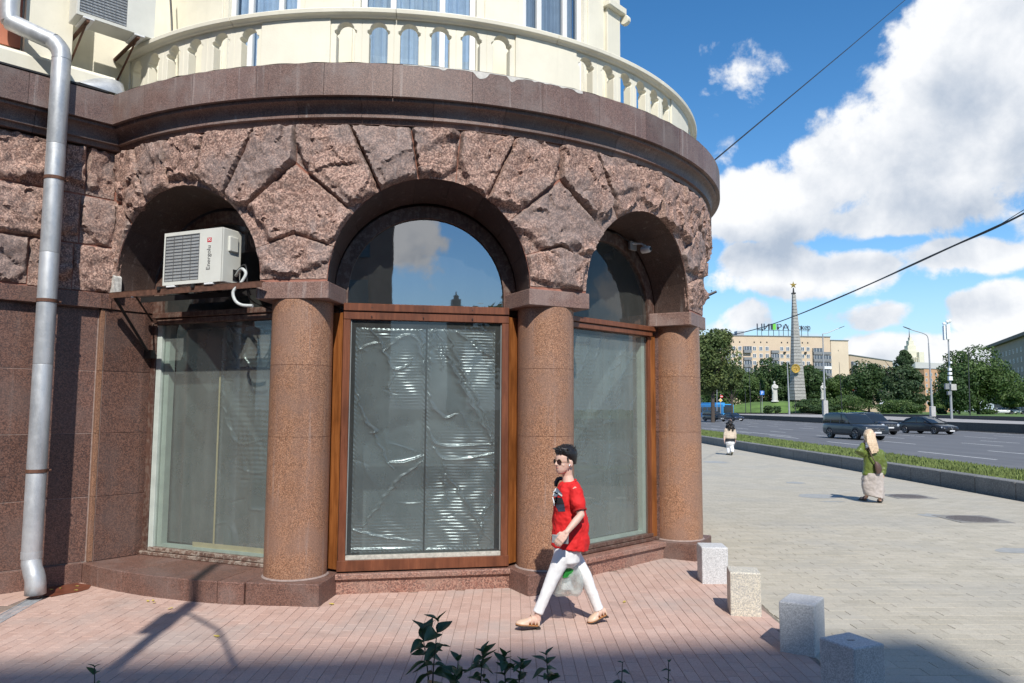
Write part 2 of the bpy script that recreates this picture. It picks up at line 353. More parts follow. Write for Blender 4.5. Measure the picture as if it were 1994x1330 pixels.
# ------------------------------------------------------------ mesh helpers
class MB:
    def __init__(s): s.v = []; s.f = []; s.m = []; s.mats = []; s.sm = []
    def _mi(s, mat):
        if mat is None: return 0
        if mat not in s.mats: s.mats.append(mat)
        return s.mats.index(mat)
    def add(s, vs, fs, mat=None, smooth=False):
        b = len(s.v); s.v += [tuple(v) for v in vs]; k = s._mi(mat)
        for f in fs: s.f.append(tuple(i + b for i in f)); s.m.append(k); s.sm.append(smooth)
        return s
    def box(s, x0, x1, y0, y1, z0, z1, mat=None):
        vs = [(x0, y0, z0), (x1, y0, z0), (x1, y1, z0), (x0, y1, z0), (x0, y0, z1), (x1, y0, z1), (x1, y1, z1), (x0, y1, z1)]
        return s.add(vs, BOXF, mat)
    def hexa(s, fn, a0, a1, b0, b1, c0, c1, mat=None):     # box through a coordinate function
        vs = [fn(a, b, c) for (a, b, c) in ((a0, b0, c0), (a1, b0, c0), (a1, b1, c0), (a0, b1, c0), (a0, b0, c1), (a1, b0, c1), (a1, b1, c1), (a0, b1, c1))]
        return s.add(vs, BOXF, mat)
    def tube(s, pts, rad, seg=12, mat=None, caps=True, smooth=True, squash=None):
        pts = [Vector(p) for p in pts]; n = len(pts)
        rads = rad if isinstance(rad, (list, tuple)) else [rad] * n
        up = Vector((0, 0, 1)); prev = None; vs = []
        for i, p in enumerate(pts):
            t = (pts[min(i + 1, n - 1)] - pts[max(i - 1, 0)]).normalized()
            if prev is None:
                a = up if abs(t.z) < 0.9 else Vector((1, 0, 0))
                e1 = t.cross(a).normalized()
            else: e1 = (prev - t * prev.dot(t)).normalized()
            prev = e1; e2 = t.cross(e1)
            r = rads[i]; ra, rb = (r if isinstance(r, (tuple, list)) else (r, r))
            for k in range(seg):
                a = 2 * PI * k / seg; vs.append(p + e1 * (ra * math.cos(a)) + e2 * (rb * math.sin(a)))
        fs = []
        for i in range(n - 1):
            for k in range(seg):
                k2 = (k + 1) % seg; fs.append((i * seg + k, i * seg + k2, (i + 1) * seg + k2, (i + 1) * seg + k))
        s.add(vs, fs, mat, smooth)
        if caps:
            b = len(s.v) - len(vs); k = s._mi(mat)
            s.f.append(tuple(b + i for i in reversed(range(seg)))); s.m.append(k); s.sm.append(False)
            s.f.append(tuple(b + (n - 1) * seg + i for i in range(seg))); s.m.append(k); s.sm.append(False)
        return s
    def loft(s, rings, mat=None, smooth=True, caps=True, close=True):
        n = len(rings[0]); vs = [v for r in rings for v in r]; fs = []
        for i in range(len(rings) - 1):
            for k in range(n if close else n - 1):
                k2 = (k + 1) % n; fs.append((i * n + k, i * n + k2, (i + 1) * n + k2, (i + 1) * n + k))
        if caps: fs.append(tuple(reversed(range(n)))); fs.append(tuple((len(rings) - 1) * n + i for i in range(n)))
        return s.add(vs, fs, mat, smooth)
    def prism(s, poly, fn, h0, h1, mat=None, smooth=False):
        """polygon (a,b) extruded between h0 and h1, through fn(a,b,h)"""
        n = len(poly); vs = [fn(a, b, h0) for a, b in poly] + [fn(a, b, h1) for a, b in poly]
        fs = [tuple(reversed(range(n))), tuple(range(n, 2 * n))] + [(k, (k + 1) % n, n + (k + 1) % n, n + k) for k in range(n)]
        return s.add(vs, fs, mat, smooth)
    def mesh(s, name, mat=None, recalc=True):
        me = bpy.data.meshes.new(name); me.from_pydata([tuple(v) for v in s.v], [], s.f)
        mats = list(s.mats)
        if mat is not None and not mats: mats = [mat]
        for m_ in mats: me.materials.append(m_)
        if s.mats: me.polygons.foreach_set('material_index', s.m)
        me.polygons.foreach_set('use_smooth', s.sm)
        if recalc:
            bm = bmesh.new(); bm.from_mesh(me); bmesh.ops.recalc_face_normals(bm, faces=bm.faces); bm.to_mesh(me); bm.free()
        if any(s.sm): me.set_sharp_from_angle(angle=R(42))
        me.update(); return me
    def build(s, name, mat=None, parent=None, world=True, bevel=0.0, recalc=True, seg=1):
        me = s.mesh(name, mat, recalc); o = bpy.data.objects.new(name, me); COL.objects.link(o)
        if parent is not None:
            o.parent = parent
            if world:
                off = Vector((0, 0, 0)); q = parent
                while q is not None: off += q.location; q = q.parent
                me.transform(Matrix.Translation(-off))
        if bevel:
            b = o.modifiers.new('bevel', 'BEVEL'); b.width = bevel; b.segments = seg; b.limit_method = 'ANGLE'; b.angle_limit = R(35); b.harden_normals = False
        return o
BOXF = [(3, 2, 1, 0), (4, 5, 6, 7), (0, 1, 5, 4), (1, 2, 6, 5), (2, 3, 7, 6), (3, 0, 4, 7)]
def obj(name, me, parent=None, loc=(0, 0, 0), rotz=0.0):
    o = bpy.data.objects.new(name, me); COL.objects.link(o); o.parent = parent; o.location = loc; o.rotation_euler = (0, 0, rotz); return o
def empty(name, loc=(0, 0, 0), rz=0.0, parent=None):
    o = bpy.data.objects.new(name, None); COL.objects.link(o); o.location = loc; o.rotation_euler = (0, 0, rz); o.empty_display_size = 0.2
    if parent: o.parent = parent
    return o
def tag(o, label=None, cat=None, group=None, kind=None):
    if label: o['label'] = label
    if cat: o['category'] = cat
    if group: o['group'] = group
    if kind: o['kind'] = kind
    return o
def copy_tree(o, parent=None):
    c = o.copy(); COL.objects.link(c); c.parent = parent
    for ch in list(o.children): copy_tree(ch, c)
    return c
def lathe(prof, seg=24, cx=0, cy=0):
    return [[(cx + r * math.cos(2 * PI * k / seg), cy + r * math.sin(2 * PI * k / seg), z) for k in range(seg)] for r, z in prof]
def arcpts(x0, z0, r, a0, a1, n):
    return [(x0 + r * math.cos(a0 + (a1 - a0) * i / n), z0 + r * math.sin(a0 + (a1 - a0) * i / n)) for i in range(n + 1)]
# ============================================================ THE CORNER BUILDING
CX, CY = -1.77855, 12.75929
BAY = [-0.4045, 0.189, 0.7826, 1.376]
COLT = [-0.1077, 0.4858, 1.0793, 1.6728]
RF = 4.95
def cyl(th, r, z): return (CX + r * math.sin(th), CY - r * math.cos(th), z)
def bayf(b):
    th = BAY[b]; er = (math.sin(th), -math.cos(th)); et = (math.cos(th), math.sin(th))
    return lambda t, d, z: (CX + er[0] * d + et[0] * t, CY + er[1] * d + et[1] * t, z)
# left wall: n.P = -9.60 is the slab face; u runs left from the corner, o is the distance in front of the slab face
WN = Vector((0.70711, -0.70711, 0)); WD = Vector((-0.70711, -0.70711, 0)); WP = Vector((-4.84, 8.74, 0))
def wall(u, z, o): 
    p = WP + WD * u + WN * (o + 0.0024); return (p.x, p.y, z)
bld = empty('corner_building', (CX, CY, 0))
tag(bld, 'rounded brown granite corner building with three arched shop windows and cream balcony above', 'building')

# ---- rough stones
def polydist(P, poly):
    P = np.asarray(P); d = np.full(len(P), 1e9); n = len(poly)
    for i in range(n):
        a = np.array(poly[i]); b = np.array(poly[(i + 1) % n]); ab = b - a
        t = np.clip(((P - a) @ ab) / max(1e-12, ab @ ab), 0, 1); q = a + t[:, None] * ab
        d = np.minimum(d, np.hypot(*(P - q).T))
    return d
def inside(P, poly):
    P = np.asarray(P); c = np.zeros(len(P), bool); n = len(poly)
    for i in range(n):
        x1, y1 = poly[i]; x2, y2 = poly[(i + 1) % n]
        cond = ((y1 > P[:, 1]) != (y2 > P[:, 1]))
        with np.errstate(divide='ignore', invalid='ignore'):
            xi = (x2 - x1) * (P[:, 1] - y1) / (y2 - y1) + x1
        c ^= cond & (P[:, 0] < xi)
    return c
def shrink(poly, d):
    n = len(poly); area = sum(poly[i][0] * poly[(i + 1) % n][1] - poly[(i + 1) % n][0] * poly[i][1] for i in range(n))
    s = 1 if area > 0 else -1; out = []
    for i in range(n):
        p = Vector(poly[i]); a = (p - Vector(poly[i - 1])).normalized(); b = (Vector(poly[(i + 1) % n]) - p).normalized()
        na = Vector((-a.y, a.x)) * s; nb = Vector((-b.y, b.x)) * s; m = (na + nb)
        m = m / max(0.35, m.length_squared) * 2 if m.length > 1e-6 else na
        out.append((p.x + m.x * d, p.y + m.y * d))
    return out
def densify(poly, step):
    out = []
    n = len(poly)
    for i in range(n):
        a = poly[i]; b = poly[(i + 1) % n]; L = math.hypot(b[0] - a[0], b[1] - a[1]); k = max(1, round(L / step))
        for j in range(k): out.append((a[0] + (b[0] - a[0]) * j / k, a[1] + (b[1] - a[1]) * j / k))
    return out
STONE_N = [0]
def stone(poly, fn, seed, amp=0.085, step=0.021, gap=0.0035, base=0.0):
    """one rock-faced stone: poly in metres on the unrolled wall, fn(a, b, out) -> xyz"""
    rs = np.random.default_rng(seed)
    P0 = densify(shrink(poly, gap), step)
    n0 = len(P0)
    # ragged arris
    P0 = [(a + 0.006 * (noise.noise(Vector((a * 17, b * 17, seed))) ), b + 0.006 * noise.noise(Vector((a * 17 + 5, b * 17, seed)))) for a, b in P0]
    xs = [p[0] for p in P0]; zs = [p[1] for p in P0]
    g = [(x + rs.uniform(-.3, .3) * step, z + rs.uniform(-.3, .3) * step) for x in np.arange(min(xs), max(xs), step) for z in np.arange(min(zs), max(zs), step)]
    g = np.array(g); g = g[inside(g, P0)]; g = g[polydist(g, P0) > step * 0.55]
    V2 = [Vector(p) for p in P0] + [Vector(p) for p in g.tolist()]
    E_ = [(i, (i + 1) % n0) for i in range(n0)]
    ov, oe, of, ova, _, _ = delaunay_2d_cdt(V2, E_, [], 1, 1e-6)
    A = np.array([(v.x, v.y) for v in ov]); d = polydist(A, P0)
    w, h_ = max(xs) - min(xs), max(zs) - min(zs); cx_, cz_ = (max(xs) + min(xs)) / 2, (max(zs) + min(zs)) / 2
    # broken planes: several tilted facets, the lowest one at each point wins (chipped edges)
    k = rs.integers(7, 11); H = np.full(len(A), 9.0)
    wob = np.array([noise.fractal(Vector((a * 5.5, b * 5.5, seed * 1.7)), 0.8, 2.1, 3) for a, b in A])
    wob2 = np.array([noise.fractal(Vector((a * 5.5 + 40, b * 5.5, seed * 1.7)), 0.8, 2.1, 3) for a, b in A])
    for i in range(k):
        ang = 2 * PI * i / k + rs.uniform(-.4, .4); dx, dz = math.cos(ang), math.sin(ang)
        reach = abs(dx) * w / 2 + abs(dz) * h_ / 2
        low = dz < -.3
        slope = rs.uniform(0.9, 2.2) if low else rs.uniform(0.8, 3.0)
        q = (A[:, 0] - cx_) * dx + (A[:, 1] - cz_) * dz + wob * 0.05
        H = np.minimum(H, amp * rs.uniform(.75, 1.1) + (reach * (rs.uniform(.50, .80) if low else rs.uniform(.82, 1.02)) - q) * slope)
    ga = rs.uniform(-.10, .10); gb = rs.uniform(-.12, .06)
    H = H + (A[:, 0] - cx_) * ga + (A[:, 1] - cz_) * gb
    H = np.clip(H, 0.008, amp * 1.15)
    # a few ledges crossing the face
    for i in range(rs.integers(2, 5)):
        ang = rs.uniform(0, 2 * PI); off = rs.uniform(-.3, .3) * min(w, h_)
        q = (A[:, 0] - cx_) * math.cos(ang) + (A[:, 1] - cz_) * math.sin(ang) + wob2 * 0.06 - off
        H = H - (0.5 - 0.5 * np.tanh(q / 0.012)) * rs.uniform(.008, .026)
    fb = np.array([noise.fractal(Vector((a * 16, b * 16, seed * 3.1)), 0.7, 2.1, 5) for a, b in A])
    rg = np.array([1 - abs(noise.fractal(Vector((a * 9, b * 9, seed * 2.3)), 0.8, 2.2, 4)) * 2 for a, b in A])
    ns = max(4, int(w * h_ / .030)); S_ = np.stack([rs.uniform(min(xs), max(xs), ns), rs.uniform(min(zs), max(zs), ns)], 1)
    Aw = A + np.stack([wob2, wob], 1) * 0.03; near = np.argmin(((Aw[:, None, :] - S_[None]) ** 2).sum(2), 1); tl = rs.uniform(-.20, .20, (ns, 2)); of_ = rs.uniform(-.003, .003, ns)
    H = H + ((A - S_[near]) * tl[near]).sum(1) + of_[near]
    H = H + fb * 0.0055 + rg * 0.002 + wob * 0.006
    edge = np.clip(d / 0.020, 0, 1); edge = edge * (2 - edge)
    H = base + 0.026 + (H) * edge + 0.004 * fb
    H = np.maximum(H, base + 0.024)
    vs = [fn(a, b, h) for (a, b), h in zip(A.tolist(), H.tolist())]
    mb = MB(); mb.add(vs, [tuple(f) for f in of], None, True)
    # skirt
    ring = list(range(n0))
    idx = [next(j for j in range(len(ova)) if i in ova[j]) if (i >= len(ova) or i not in ova[i]) else i for i in ring]
    sk = [fn(A[i][0], A[i][1], base - 0.03) for i in idx]
    b0 = len(mb.v); mb.v += sk
    for i in range(n0):
        j = (i + 1) % n0; mb.f.append((idx[i], idx[j], b0 + j, b0 + i)); mb.m.append(0); mb.sm.append(False)
    o = mb.build('stone', ROCK, bld)
    STONE_N[0] += 1
    return o
cylfn = lambda a, z, o: cyl(a / RF, RF - 0.03 + o, z)
A_Z, A_R, A_H = 3.30, 1.10, 1.13       # arch: spring, half width, rise
def archp(b, beta): return (BAY[b] * RF + A_R * math.cos(beta), A_Z + A_H * math.sin(beta))
def arch_seg(b, b0, b1, n=7): return [archp(b, b0 + (b1 - b0) * i / n) for i in range(n + 1)]
ZT = 4.985
def beta_t(dt): return math.acos(max(-1, min(1, dt * RF / A_R)))
sd_ = 11
rj = random.Random(3)
for b in range(4):
    ph = BAY[b]
    jit = lambda s=0.012: rj.uniform(-s, s)
    J = [(-0.182, -0.113), (-0.051, -0.033), (0.058, 0.048), (0.185, 0.119)]
    if b == 0: J = [(-0.155, -0.100), (-0.038, -0.029), (0.079, 0.054), (0.205, 0.129)]
    if b == 2: J = [(-0.203, -0.122), (-0.060, -0.054), (0.057, 0.048), (0.165, 0.148)]
    bc = 2.44; br = PI - bc     # where the diamond corners meet the arch
    cl_, cr_ = (COLT[b - 1] if b else COLT[0] - 0.5935), COLT[b]
    if b == 0:
        # beside the left wall
        P = [(-0.630 * RF, ZT), ((ph + J[0][0]) * RF, ZT), archp(b, beta_t(J[0][1])), archp(b, 2.22), archp(b, 2.36), (-0.607 * RF, 4.36), (-0.636 * RF, 4.42)]
        stone(P, cylfn, 501, 0.06)
        P = [(-0.640 * RF, 4.40), (-0.610 * RF, 4.34)] + arch_seg(b, 2.38, 2.98, 6) + [(-0.644 * RF, 3.40)]
        stone(P, cylfn, 502, 0.03)
    else:
        P = [(cl_ * RF, ZT), ((ph + J[0][0]) * RF, ZT)] + arch_seg(b, beta_t(J[0][1]), bc, 4) + [(cl_ * RF, 4.585)]
        stone(P, cylfn, sd_ + b * 20, 0.085)
    for i in range(3):
        P = [((ph + J[i][0]) * RF, ZT), ((ph + J[i + 1][0]) * RF, ZT)] + arch_seg(b, beta_t(J[i + 1][1]), beta_t(J[i][1]), 4)
        stone(P, cylfn, sd_ + b * 20 + 1 + i, 0.085)
    P = [((ph + J[3][0]) * RF, ZT), (cr_ * RF, ZT), (cr_ * RF, 4.585)] + arch_seg(b, br, beta_t(J[3][1]), 4)
    stone(P, cylfn, sd_ + b * 20 + 5, 0.09)
    # diamond and pentagon above the column to the right of this bay
    if b < 3:
        bl = BAY[b]; bd = 0.33
        P = [(cr_ * RF, 4.56)] + [archp(b, br)] + arch_seg(b, br, bd, 4)[1:] + [(cr_ * RF, 3.81)] + arch_seg(b + 1, PI - bd, bc, 4)
        stone(P, cylfn, sd_ + b * 20 + 6, 0.075)
        P = [(cr_ * RF, 3.80)] + arch_seg(b, bd, 0.02, 3) + arch_seg(b + 1, PI - 0.02, PI - bd, 3)
        stone(P, cylfn, sd_ + b * 20 + 7, 0.07)
# left wall stones: three courses
wfn = lambda a, z, o: wall(a, z, 0.03 + o)
for (z0, z1, js) in ((4.42, ZT, [-0.095, 0.225, 0.47, 1.45, 2.3]), (3.845, 4.41, [-0.125, 0.26, 0.50, 1.5, 2.3]), (3.30, 3.835, [-0.14, 0.305, 0.745, 1.6, 2.3])):
    for i in range(len(js) - 1):
        a, c = js[i], js[i + 1]
        stone([(a, z0 + rj.uniform(-.01, .01)), (c, z0), (c, z1), (a, z1)], wfn, 700 + int(z0 * 10) + i, 0.075 if i else 0.05, 0.026, 0.006)

# ---- mortar bed behind the stones
mb = MB()
for b in range(4):
    l = (COLT[b - 1] if b else -0.645 ) * RF; r_ = (COLT[b] if b < 3 else 1.9) * RF
    poly = densify([(l, ZT + .02), (r_, ZT + .02), (r_, 3.29)] + arch_seg(b, 0, PI, 40) + [(l, 3.29)], 0.1)
    gx = np.array([(x, z) for x in np.arange(l + .04, r_, .1) for z in np.arange(3.32, ZT, .1)]); gx = gx[inside(gx, poly)]; gx = gx[polydist(gx, poly) > .03]
    V2 = [Vector(p) for p in poly] + [Vector(p) for p in gx.tolist()]
    ov, oe, of, *_ = delaunay_2d_cdt(V2, [(i, (i + 1) % len(poly)) for i in range(len(poly))], [], 1, 1e-6)
    mb.add([cyl(v.x / RF, RF - 0.011, v.y) for v in ov], [tuple(f) for f in of], None, True)
mb.add([wall(-0.14, 3.29, 0.046), wall(2.4, 3.29, 0.046), wall(2.4, ZT + .02, 0.046), wall(-0.14, ZT + .02, 0.046)], [(0, 1, 2, 3)])
mb.build('mortar_bed', MORTAR, bld)

# ---- swept mouldings (cornice etc.), built block by block
def th_corner(r): 
    o = r - RF; return PI / 4 - math.acos((0.8082 + o) / r)     # where the circle meets the left wall line
def wall_off(r): return r - RF + 0.128          # same profile carried along the left wall
def sweep_blocks(prof, joints, name, mat, wall_joints, gap=0.0022, bev=0.0):
    """prof: closed list of (r, z). joints: angles; first block starts at the mitre with the wall"""
    for i in range(len(joints) - 1):
        a, b_ = joints[i], joints[i + 1]; n = 7; rings = []
        for k in range(n + 1):
            ring = []
            for r, z in prof:
                s0 = th_corner(r) if a is None else a + gap / 5
                ring.append(cyl(s0 + (b_ - gap / 5 - s0) * k / n, r, z))
            rings.append(ring)
        MB().loft(rings, None, False).build(name, mat, bld, bevel=bev)
    for i in range(len(wall_joints) - 1):
        a, b_ = wall_joints[i], wall_joints[i + 1]; rings = []
        for k in (0, 1):
            ring = []
            for r, z in prof:
                if i == 0 and k == 0:
                    q = cyl(th_corner(r), r, z); u = (Vector(q) - WP).dot(WD)
                else: u = (a + gap) if k == 0 else b_ - gap
                ring.append(wall(u, z, wall_off(r)))
            rings.append(ring)
        MB().loft(rings, None, False).build(name, mat, bld, bevel=bev)
JT = [None, -0.472, -0.335, -0.182, -0.039, 0.10, 0.263, 0.42, 0.567, 0.716, 0.861, 1.01, 1.16, 1.32, 1.5, 1.7, 2.1, 2.5]
band = [(5.166, 5.226), (5.166, 5.568), (5.155, 5.578), (4.80, 5.600), (4.80, 5.226)]
sweep_blocks(band, JT, 'cornice_block', G_CORN, [0, 0.9, 1.9, 2.8])
def ogee():
    pts = [(5.115, 5.224), (5.115, 5.190)]
    for i in range(7):   # cavetto then ovolo
        t = i / 6; pts.append((5.095 - 0.075 * math.sin(t * PI / 2), 5.185 - 0.115 * (1 - math.cos(t * PI / 2)) - 0.0 * t))
    pts += [(5.028, 5.064), (5.028, 5.042), (4.985, 5.036), (4.975, 4.985), (4.80, 4.985), (4.80, 5.224)]
    return pts
JT2 = [None, -0.40, -0.10, 0.035, 0.185, 0.34, 0.49, 0.64, 0.79, 0.94, 1.09, 1.24, 1.4, 1.7, 2.1, 2.5]
sweep_blocks(ogee(), JT2, 'cornice_moulding', G_CORN, [0, 0.8, 1.7, 2.8])
# cement skin and lime runs on the cornice ledge
mb = MB(); th = -0.16
prof_runs = []
xs = np.linspace(0.12, 0.52, 90)
low = [5.578 - (0.012 + 0.05 * max(0, noise.noise(Vector((x * 14, 1.3, 0)))) + 0.16 * max(0, noise.noise(Vector((x * 42, 7.7, 0))) - .12) * (1 if .22 < x < .42 else .35)) for x in xs]
for i in range(len(xs) - 1):
    mb.add([cyl(xs[i], 5.1685, 5.574), cyl(xs[i + 1], 5.1685, 5.574), cyl(xs[i + 1], 5.1685, low[i + 1]), cyl(xs[i], 5.1685, low[i])], [(0, 1, 2, 3)])
mb.build('lime_runs', plain('lime_stain', (0.62, 0.60, 0.56), 0.9, 0, 0.15, 30), bld)
mb = MB()
N_ = 160
ledge = []
for k in range(N_ + 1):
    t = -0.585 + (2.4 + 0.585) * k / N_
    e = 5.150 + 0.012 * noise.noise(Vector((t * 30, 0, 0)))
    ledge.append((cyl(t, e, 5.586 + 0.010 * noise.noise(Vector((t * 25, 3, 0)))), cyl(t, 4.98, 5.622)))
mb.add([p for q in ledge for p in q], [(2 * k, 2 * k + 2, 2 * k + 3, 2 * k + 1) for k in range(N_)])
mb.build('ledge_cement', plain('cement', (0.42, 0.41, 0.38), 0.95, 0, 0.3, 14, 0.6), bld)
# balcony floor closes the drum
MB().add([cyl(-0.62 + 5.6 * k / 48, 5.06, 5.592) for k in range(49)], [tuple(range(49))]).build('balcony_floor', plain('cement', (0.42, 0.41, 0.38)), bld)

# ---- impost band on the left wall and the jamb beside it
for (u0, u1) in ((-0.117, 0.55), (0.554, 1.5), (1.504, 2.6)):
    mb = MB(); mb.hexa(lambda a, o, z: wall(a, z, o), u0, u1, -0.05, 0.085, 3.112, 3.288); mb.build('impost_block', G_SLAB, bld, bevel=0.006)
F0 = bayf(0)
def jamb_prism(pts, z0, z1, name, mat, f=F0, bev=0.004):
    mb = MB(); mb.prism(pts, lambda t, d, z: f(t, d, z), z0, z1); return mb.build(name, mat, bld, bevel=bev)
jz = [0.222, 0.945, 1.668, 2.385, 3.108]
corner = (-1.215, 4.885)
for i in range(4):
    jamb_prism([(-1.150, 4.86), (-1.045, 4.40), (-1.045, 4.20), (-1.55, 4.2), (-1.55, 4.55)], jz[i] + .002, jz[i + 1] - .002, 'jamb_slab', G_SLAB)
    jamb_prism([(-1.272, 4.868), (-1.162, 4.915), (-1.1525, 4.865), (-1.27, 4.80)], jz[i] + .002, jz[i + 1] - .002, 'corner_slab', G_COL)
jamb_prism([(-1.275, 4.905), (-1.150, 4.945), (-1.035, 4.42), (-1.035, 4.2), (-1.5, 4.2)], 3.112, 3.288, 'impost_block', G_SLAB)
# slabs of the left wall
for i in range(4):
    us = [(0.002, 0.60), (0.604, 1.6), (1.604, 2.7)] if i % 2 == 0 else [(0.002, 0.95), (0.954, 1.9), (1.904, 2.7)]
    us = [(-0.0, 1.2), (1.204, 2.7)]
    for (u0, u1) in us:
        MB().hexa(lambda a, o, z: wall(a, z, o), u0, u1, -0.1, 0.0, jz[i] + .003, jz[i + 1] - .003).build('wall_slab', G_SLAB, bld, bevel=0.004)
MB().hexa(lambda a, o, z: wall(a, z, o), -0.02, 2.7, -0.2, -0.004, 0.0, 3.2).build('joint_bed', JOINT, bld)
MB().hexa(lambda a, o, z: wall(a, z, o), -0.02, 2.7, -0.25, -0.105, 0.1, 5.5).build('wall_core', JOINT, bld)
for (u0, u1) in ((0.03, 0.9), (0.904, 1.8), (1.804, 2.7)):
    MB().hexa(lambda a, o, z: wall(a, z, o), u0, u1, -0.1, 0.045, -0.05, 0.2185).build('plinth_block', G_PLINTH, bld, bevel=0.008)

jamb_prism([(-1.262, 4.862), (-1.168, 4.895), (-1.060, 4.42), (-1.060, 4.1), (-1.6, 4.1)], 0.1, 3.28, 'wall_core', JOINT)
# ---- curved sill of the left bay, straight steps of the others
def sill(th0, th1, name='plinth_block', first=False):
    n = 6; front = []
    for k in range(n + 1):
        s0 = th_corner(5.0) - 0.03 if first else th0
        front.append(cyl(s0 + (th1 - s0) * k / n, 5.095, 0))
    back = [cyl(th1, 4.15, 0), cyl(s0 if not first else -0.70, 4.15, 0)]
    pl = [(p[0], p[1]) for p in front + back]
    MB().prism(pl, lambda a, b_, z: (a, b_, z), -0.05, 0.2185).build(name, G_PLINTH, bld, bevel=0.008)
sill(None, -0.4795, first=True); sill(-0.4785, -0.2365); sill(-0.2355, -0.178)
for i, th in enumerate(COLT):
    er = Vector((math.sin(th), -math.cos(th))); et = Vector((math.cos(th), math.sin(th))); c0 = Vector((CX, CY))
    def cf(t, d, z, er=er, et=et): 
        p = c0 + er * d + et * t; return (p.x, p.y, z)
    Rc = 4.640
    # plinth
    MB().hexa(cf, -0.415 if i else -0.35, 0.415, 4.2, 4.986 if i else 5.06, -0.05, 0.2185).build('plinth_block', G_PLINTH, bld, bevel=0.008)
    # column of three drums
    col = empty('column', cf(0, Rc, 0.2185), parent=None); col.parent = bld; col.location = Vector(cf(0, Rc, 0.2185)) - Vector((CX, CY, 0))
    for (z0, z1, nm) in ((0.0, 1.4505, 'drum'), (1.4545, 2.2, 'drum'), (2.204, 2.892, 'drum')):
        tp = lambda z: 0.3255 - 0.004 * z / 2.9
        rings = lathe([(tp(z0), z0)] + [(tp(z0 + (z1 - z0) * k / 4), z0 + (z1 - z0) * k / 4) for k in range(1, 4)] + [(tp(z1), z1)], 56)
        mb = MB(); mb.loft(rings, None, True); mb.build(nm, G_COL, col, world=False)
    MB().loft(lathe([(0.318, 0.01), (0.318, 2.89)], 40), None, True).build('joint_bed', MORTAR, col, world=False)
    MB().loft(lathe([(0.345, 0.002), (0.335, 0.010), (0.326, 0.016)], 40), None, True).build('base_joint', JOINT, col, world=False)
    # capital block
    MB().hexa(cf, -0.394, 0.394, 4.375, 4.962, 3.112, 3.292).build('capital_block', G_ABAC, bld, bevel=0.007)
    # pier behind
    for k in range(4):
        MB().prism([(-0.225, 4.02), (0.225, 4.02), (0.285, 4.62), (-0.285, 4.62)], cf, jz[k] + .002, jz[k + 1] - .002).build('pier_slab', G_SLAB, bld, bevel=0.003)
    MB().prism([(-0.23, 4.02), (0.23, 4.02), (0.30, 4.40), (-0.30, 4.40)], cf, 3.114, 3.292).build('pier_slab', G_SLAB, bld, bevel=0.003)
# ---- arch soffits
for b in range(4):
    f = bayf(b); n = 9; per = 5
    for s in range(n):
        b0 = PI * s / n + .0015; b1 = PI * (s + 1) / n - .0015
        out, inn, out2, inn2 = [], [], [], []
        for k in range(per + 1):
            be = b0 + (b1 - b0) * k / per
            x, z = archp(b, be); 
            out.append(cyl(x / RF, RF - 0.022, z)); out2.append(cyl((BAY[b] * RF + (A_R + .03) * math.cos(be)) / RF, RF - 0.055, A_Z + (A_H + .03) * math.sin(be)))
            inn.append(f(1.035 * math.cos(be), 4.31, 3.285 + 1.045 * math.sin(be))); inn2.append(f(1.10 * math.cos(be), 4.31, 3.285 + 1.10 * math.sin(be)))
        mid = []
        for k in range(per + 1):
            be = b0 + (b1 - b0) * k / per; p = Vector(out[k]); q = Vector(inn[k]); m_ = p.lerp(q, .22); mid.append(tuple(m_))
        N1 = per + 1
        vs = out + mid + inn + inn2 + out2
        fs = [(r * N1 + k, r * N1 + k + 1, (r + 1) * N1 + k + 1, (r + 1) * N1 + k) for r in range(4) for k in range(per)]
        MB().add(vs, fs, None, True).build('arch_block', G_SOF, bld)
# ---- steps under the middle and right windows
for b in (1, 2, 3):
    f = bayf(b)
    MB().hexa(f, -1.01, 1.01, 4.10, 4.470, -0.05, 0.150).build('step_riser', G_STEP, bld, bevel=0.004)
    MB().hexa(f, -1.008, 1.008, 4.08, 4.505, 0.153, 0.212).build('step_tread', G_STEP, bld, bevel=0.008)
BACK = []
# ---- dark shop interior: a niche behind each window
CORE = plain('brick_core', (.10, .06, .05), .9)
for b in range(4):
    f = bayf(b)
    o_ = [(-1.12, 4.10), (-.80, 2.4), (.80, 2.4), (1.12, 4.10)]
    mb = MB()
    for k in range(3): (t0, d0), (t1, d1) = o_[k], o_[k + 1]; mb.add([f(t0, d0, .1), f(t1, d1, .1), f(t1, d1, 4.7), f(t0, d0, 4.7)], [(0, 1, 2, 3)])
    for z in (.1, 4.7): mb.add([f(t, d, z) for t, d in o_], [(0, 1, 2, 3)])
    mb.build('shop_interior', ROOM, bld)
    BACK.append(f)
# the hidden side of the drum
mb = MB()
for k in range(24):
    a, c = 1.62 + 2.0 * k / 24, 1.62 + 2.0 * (k + 1) / 24
    if k > 3: mb.add([cyl(a, 4.9, 0), cyl(c, 4.9, 0), cyl(c, 4.9, 5.2), cyl(a, 4.9, 5.2)], [(0, 1, 2, 3)])
mb.build('rear_wall', G_SLAB, bld)

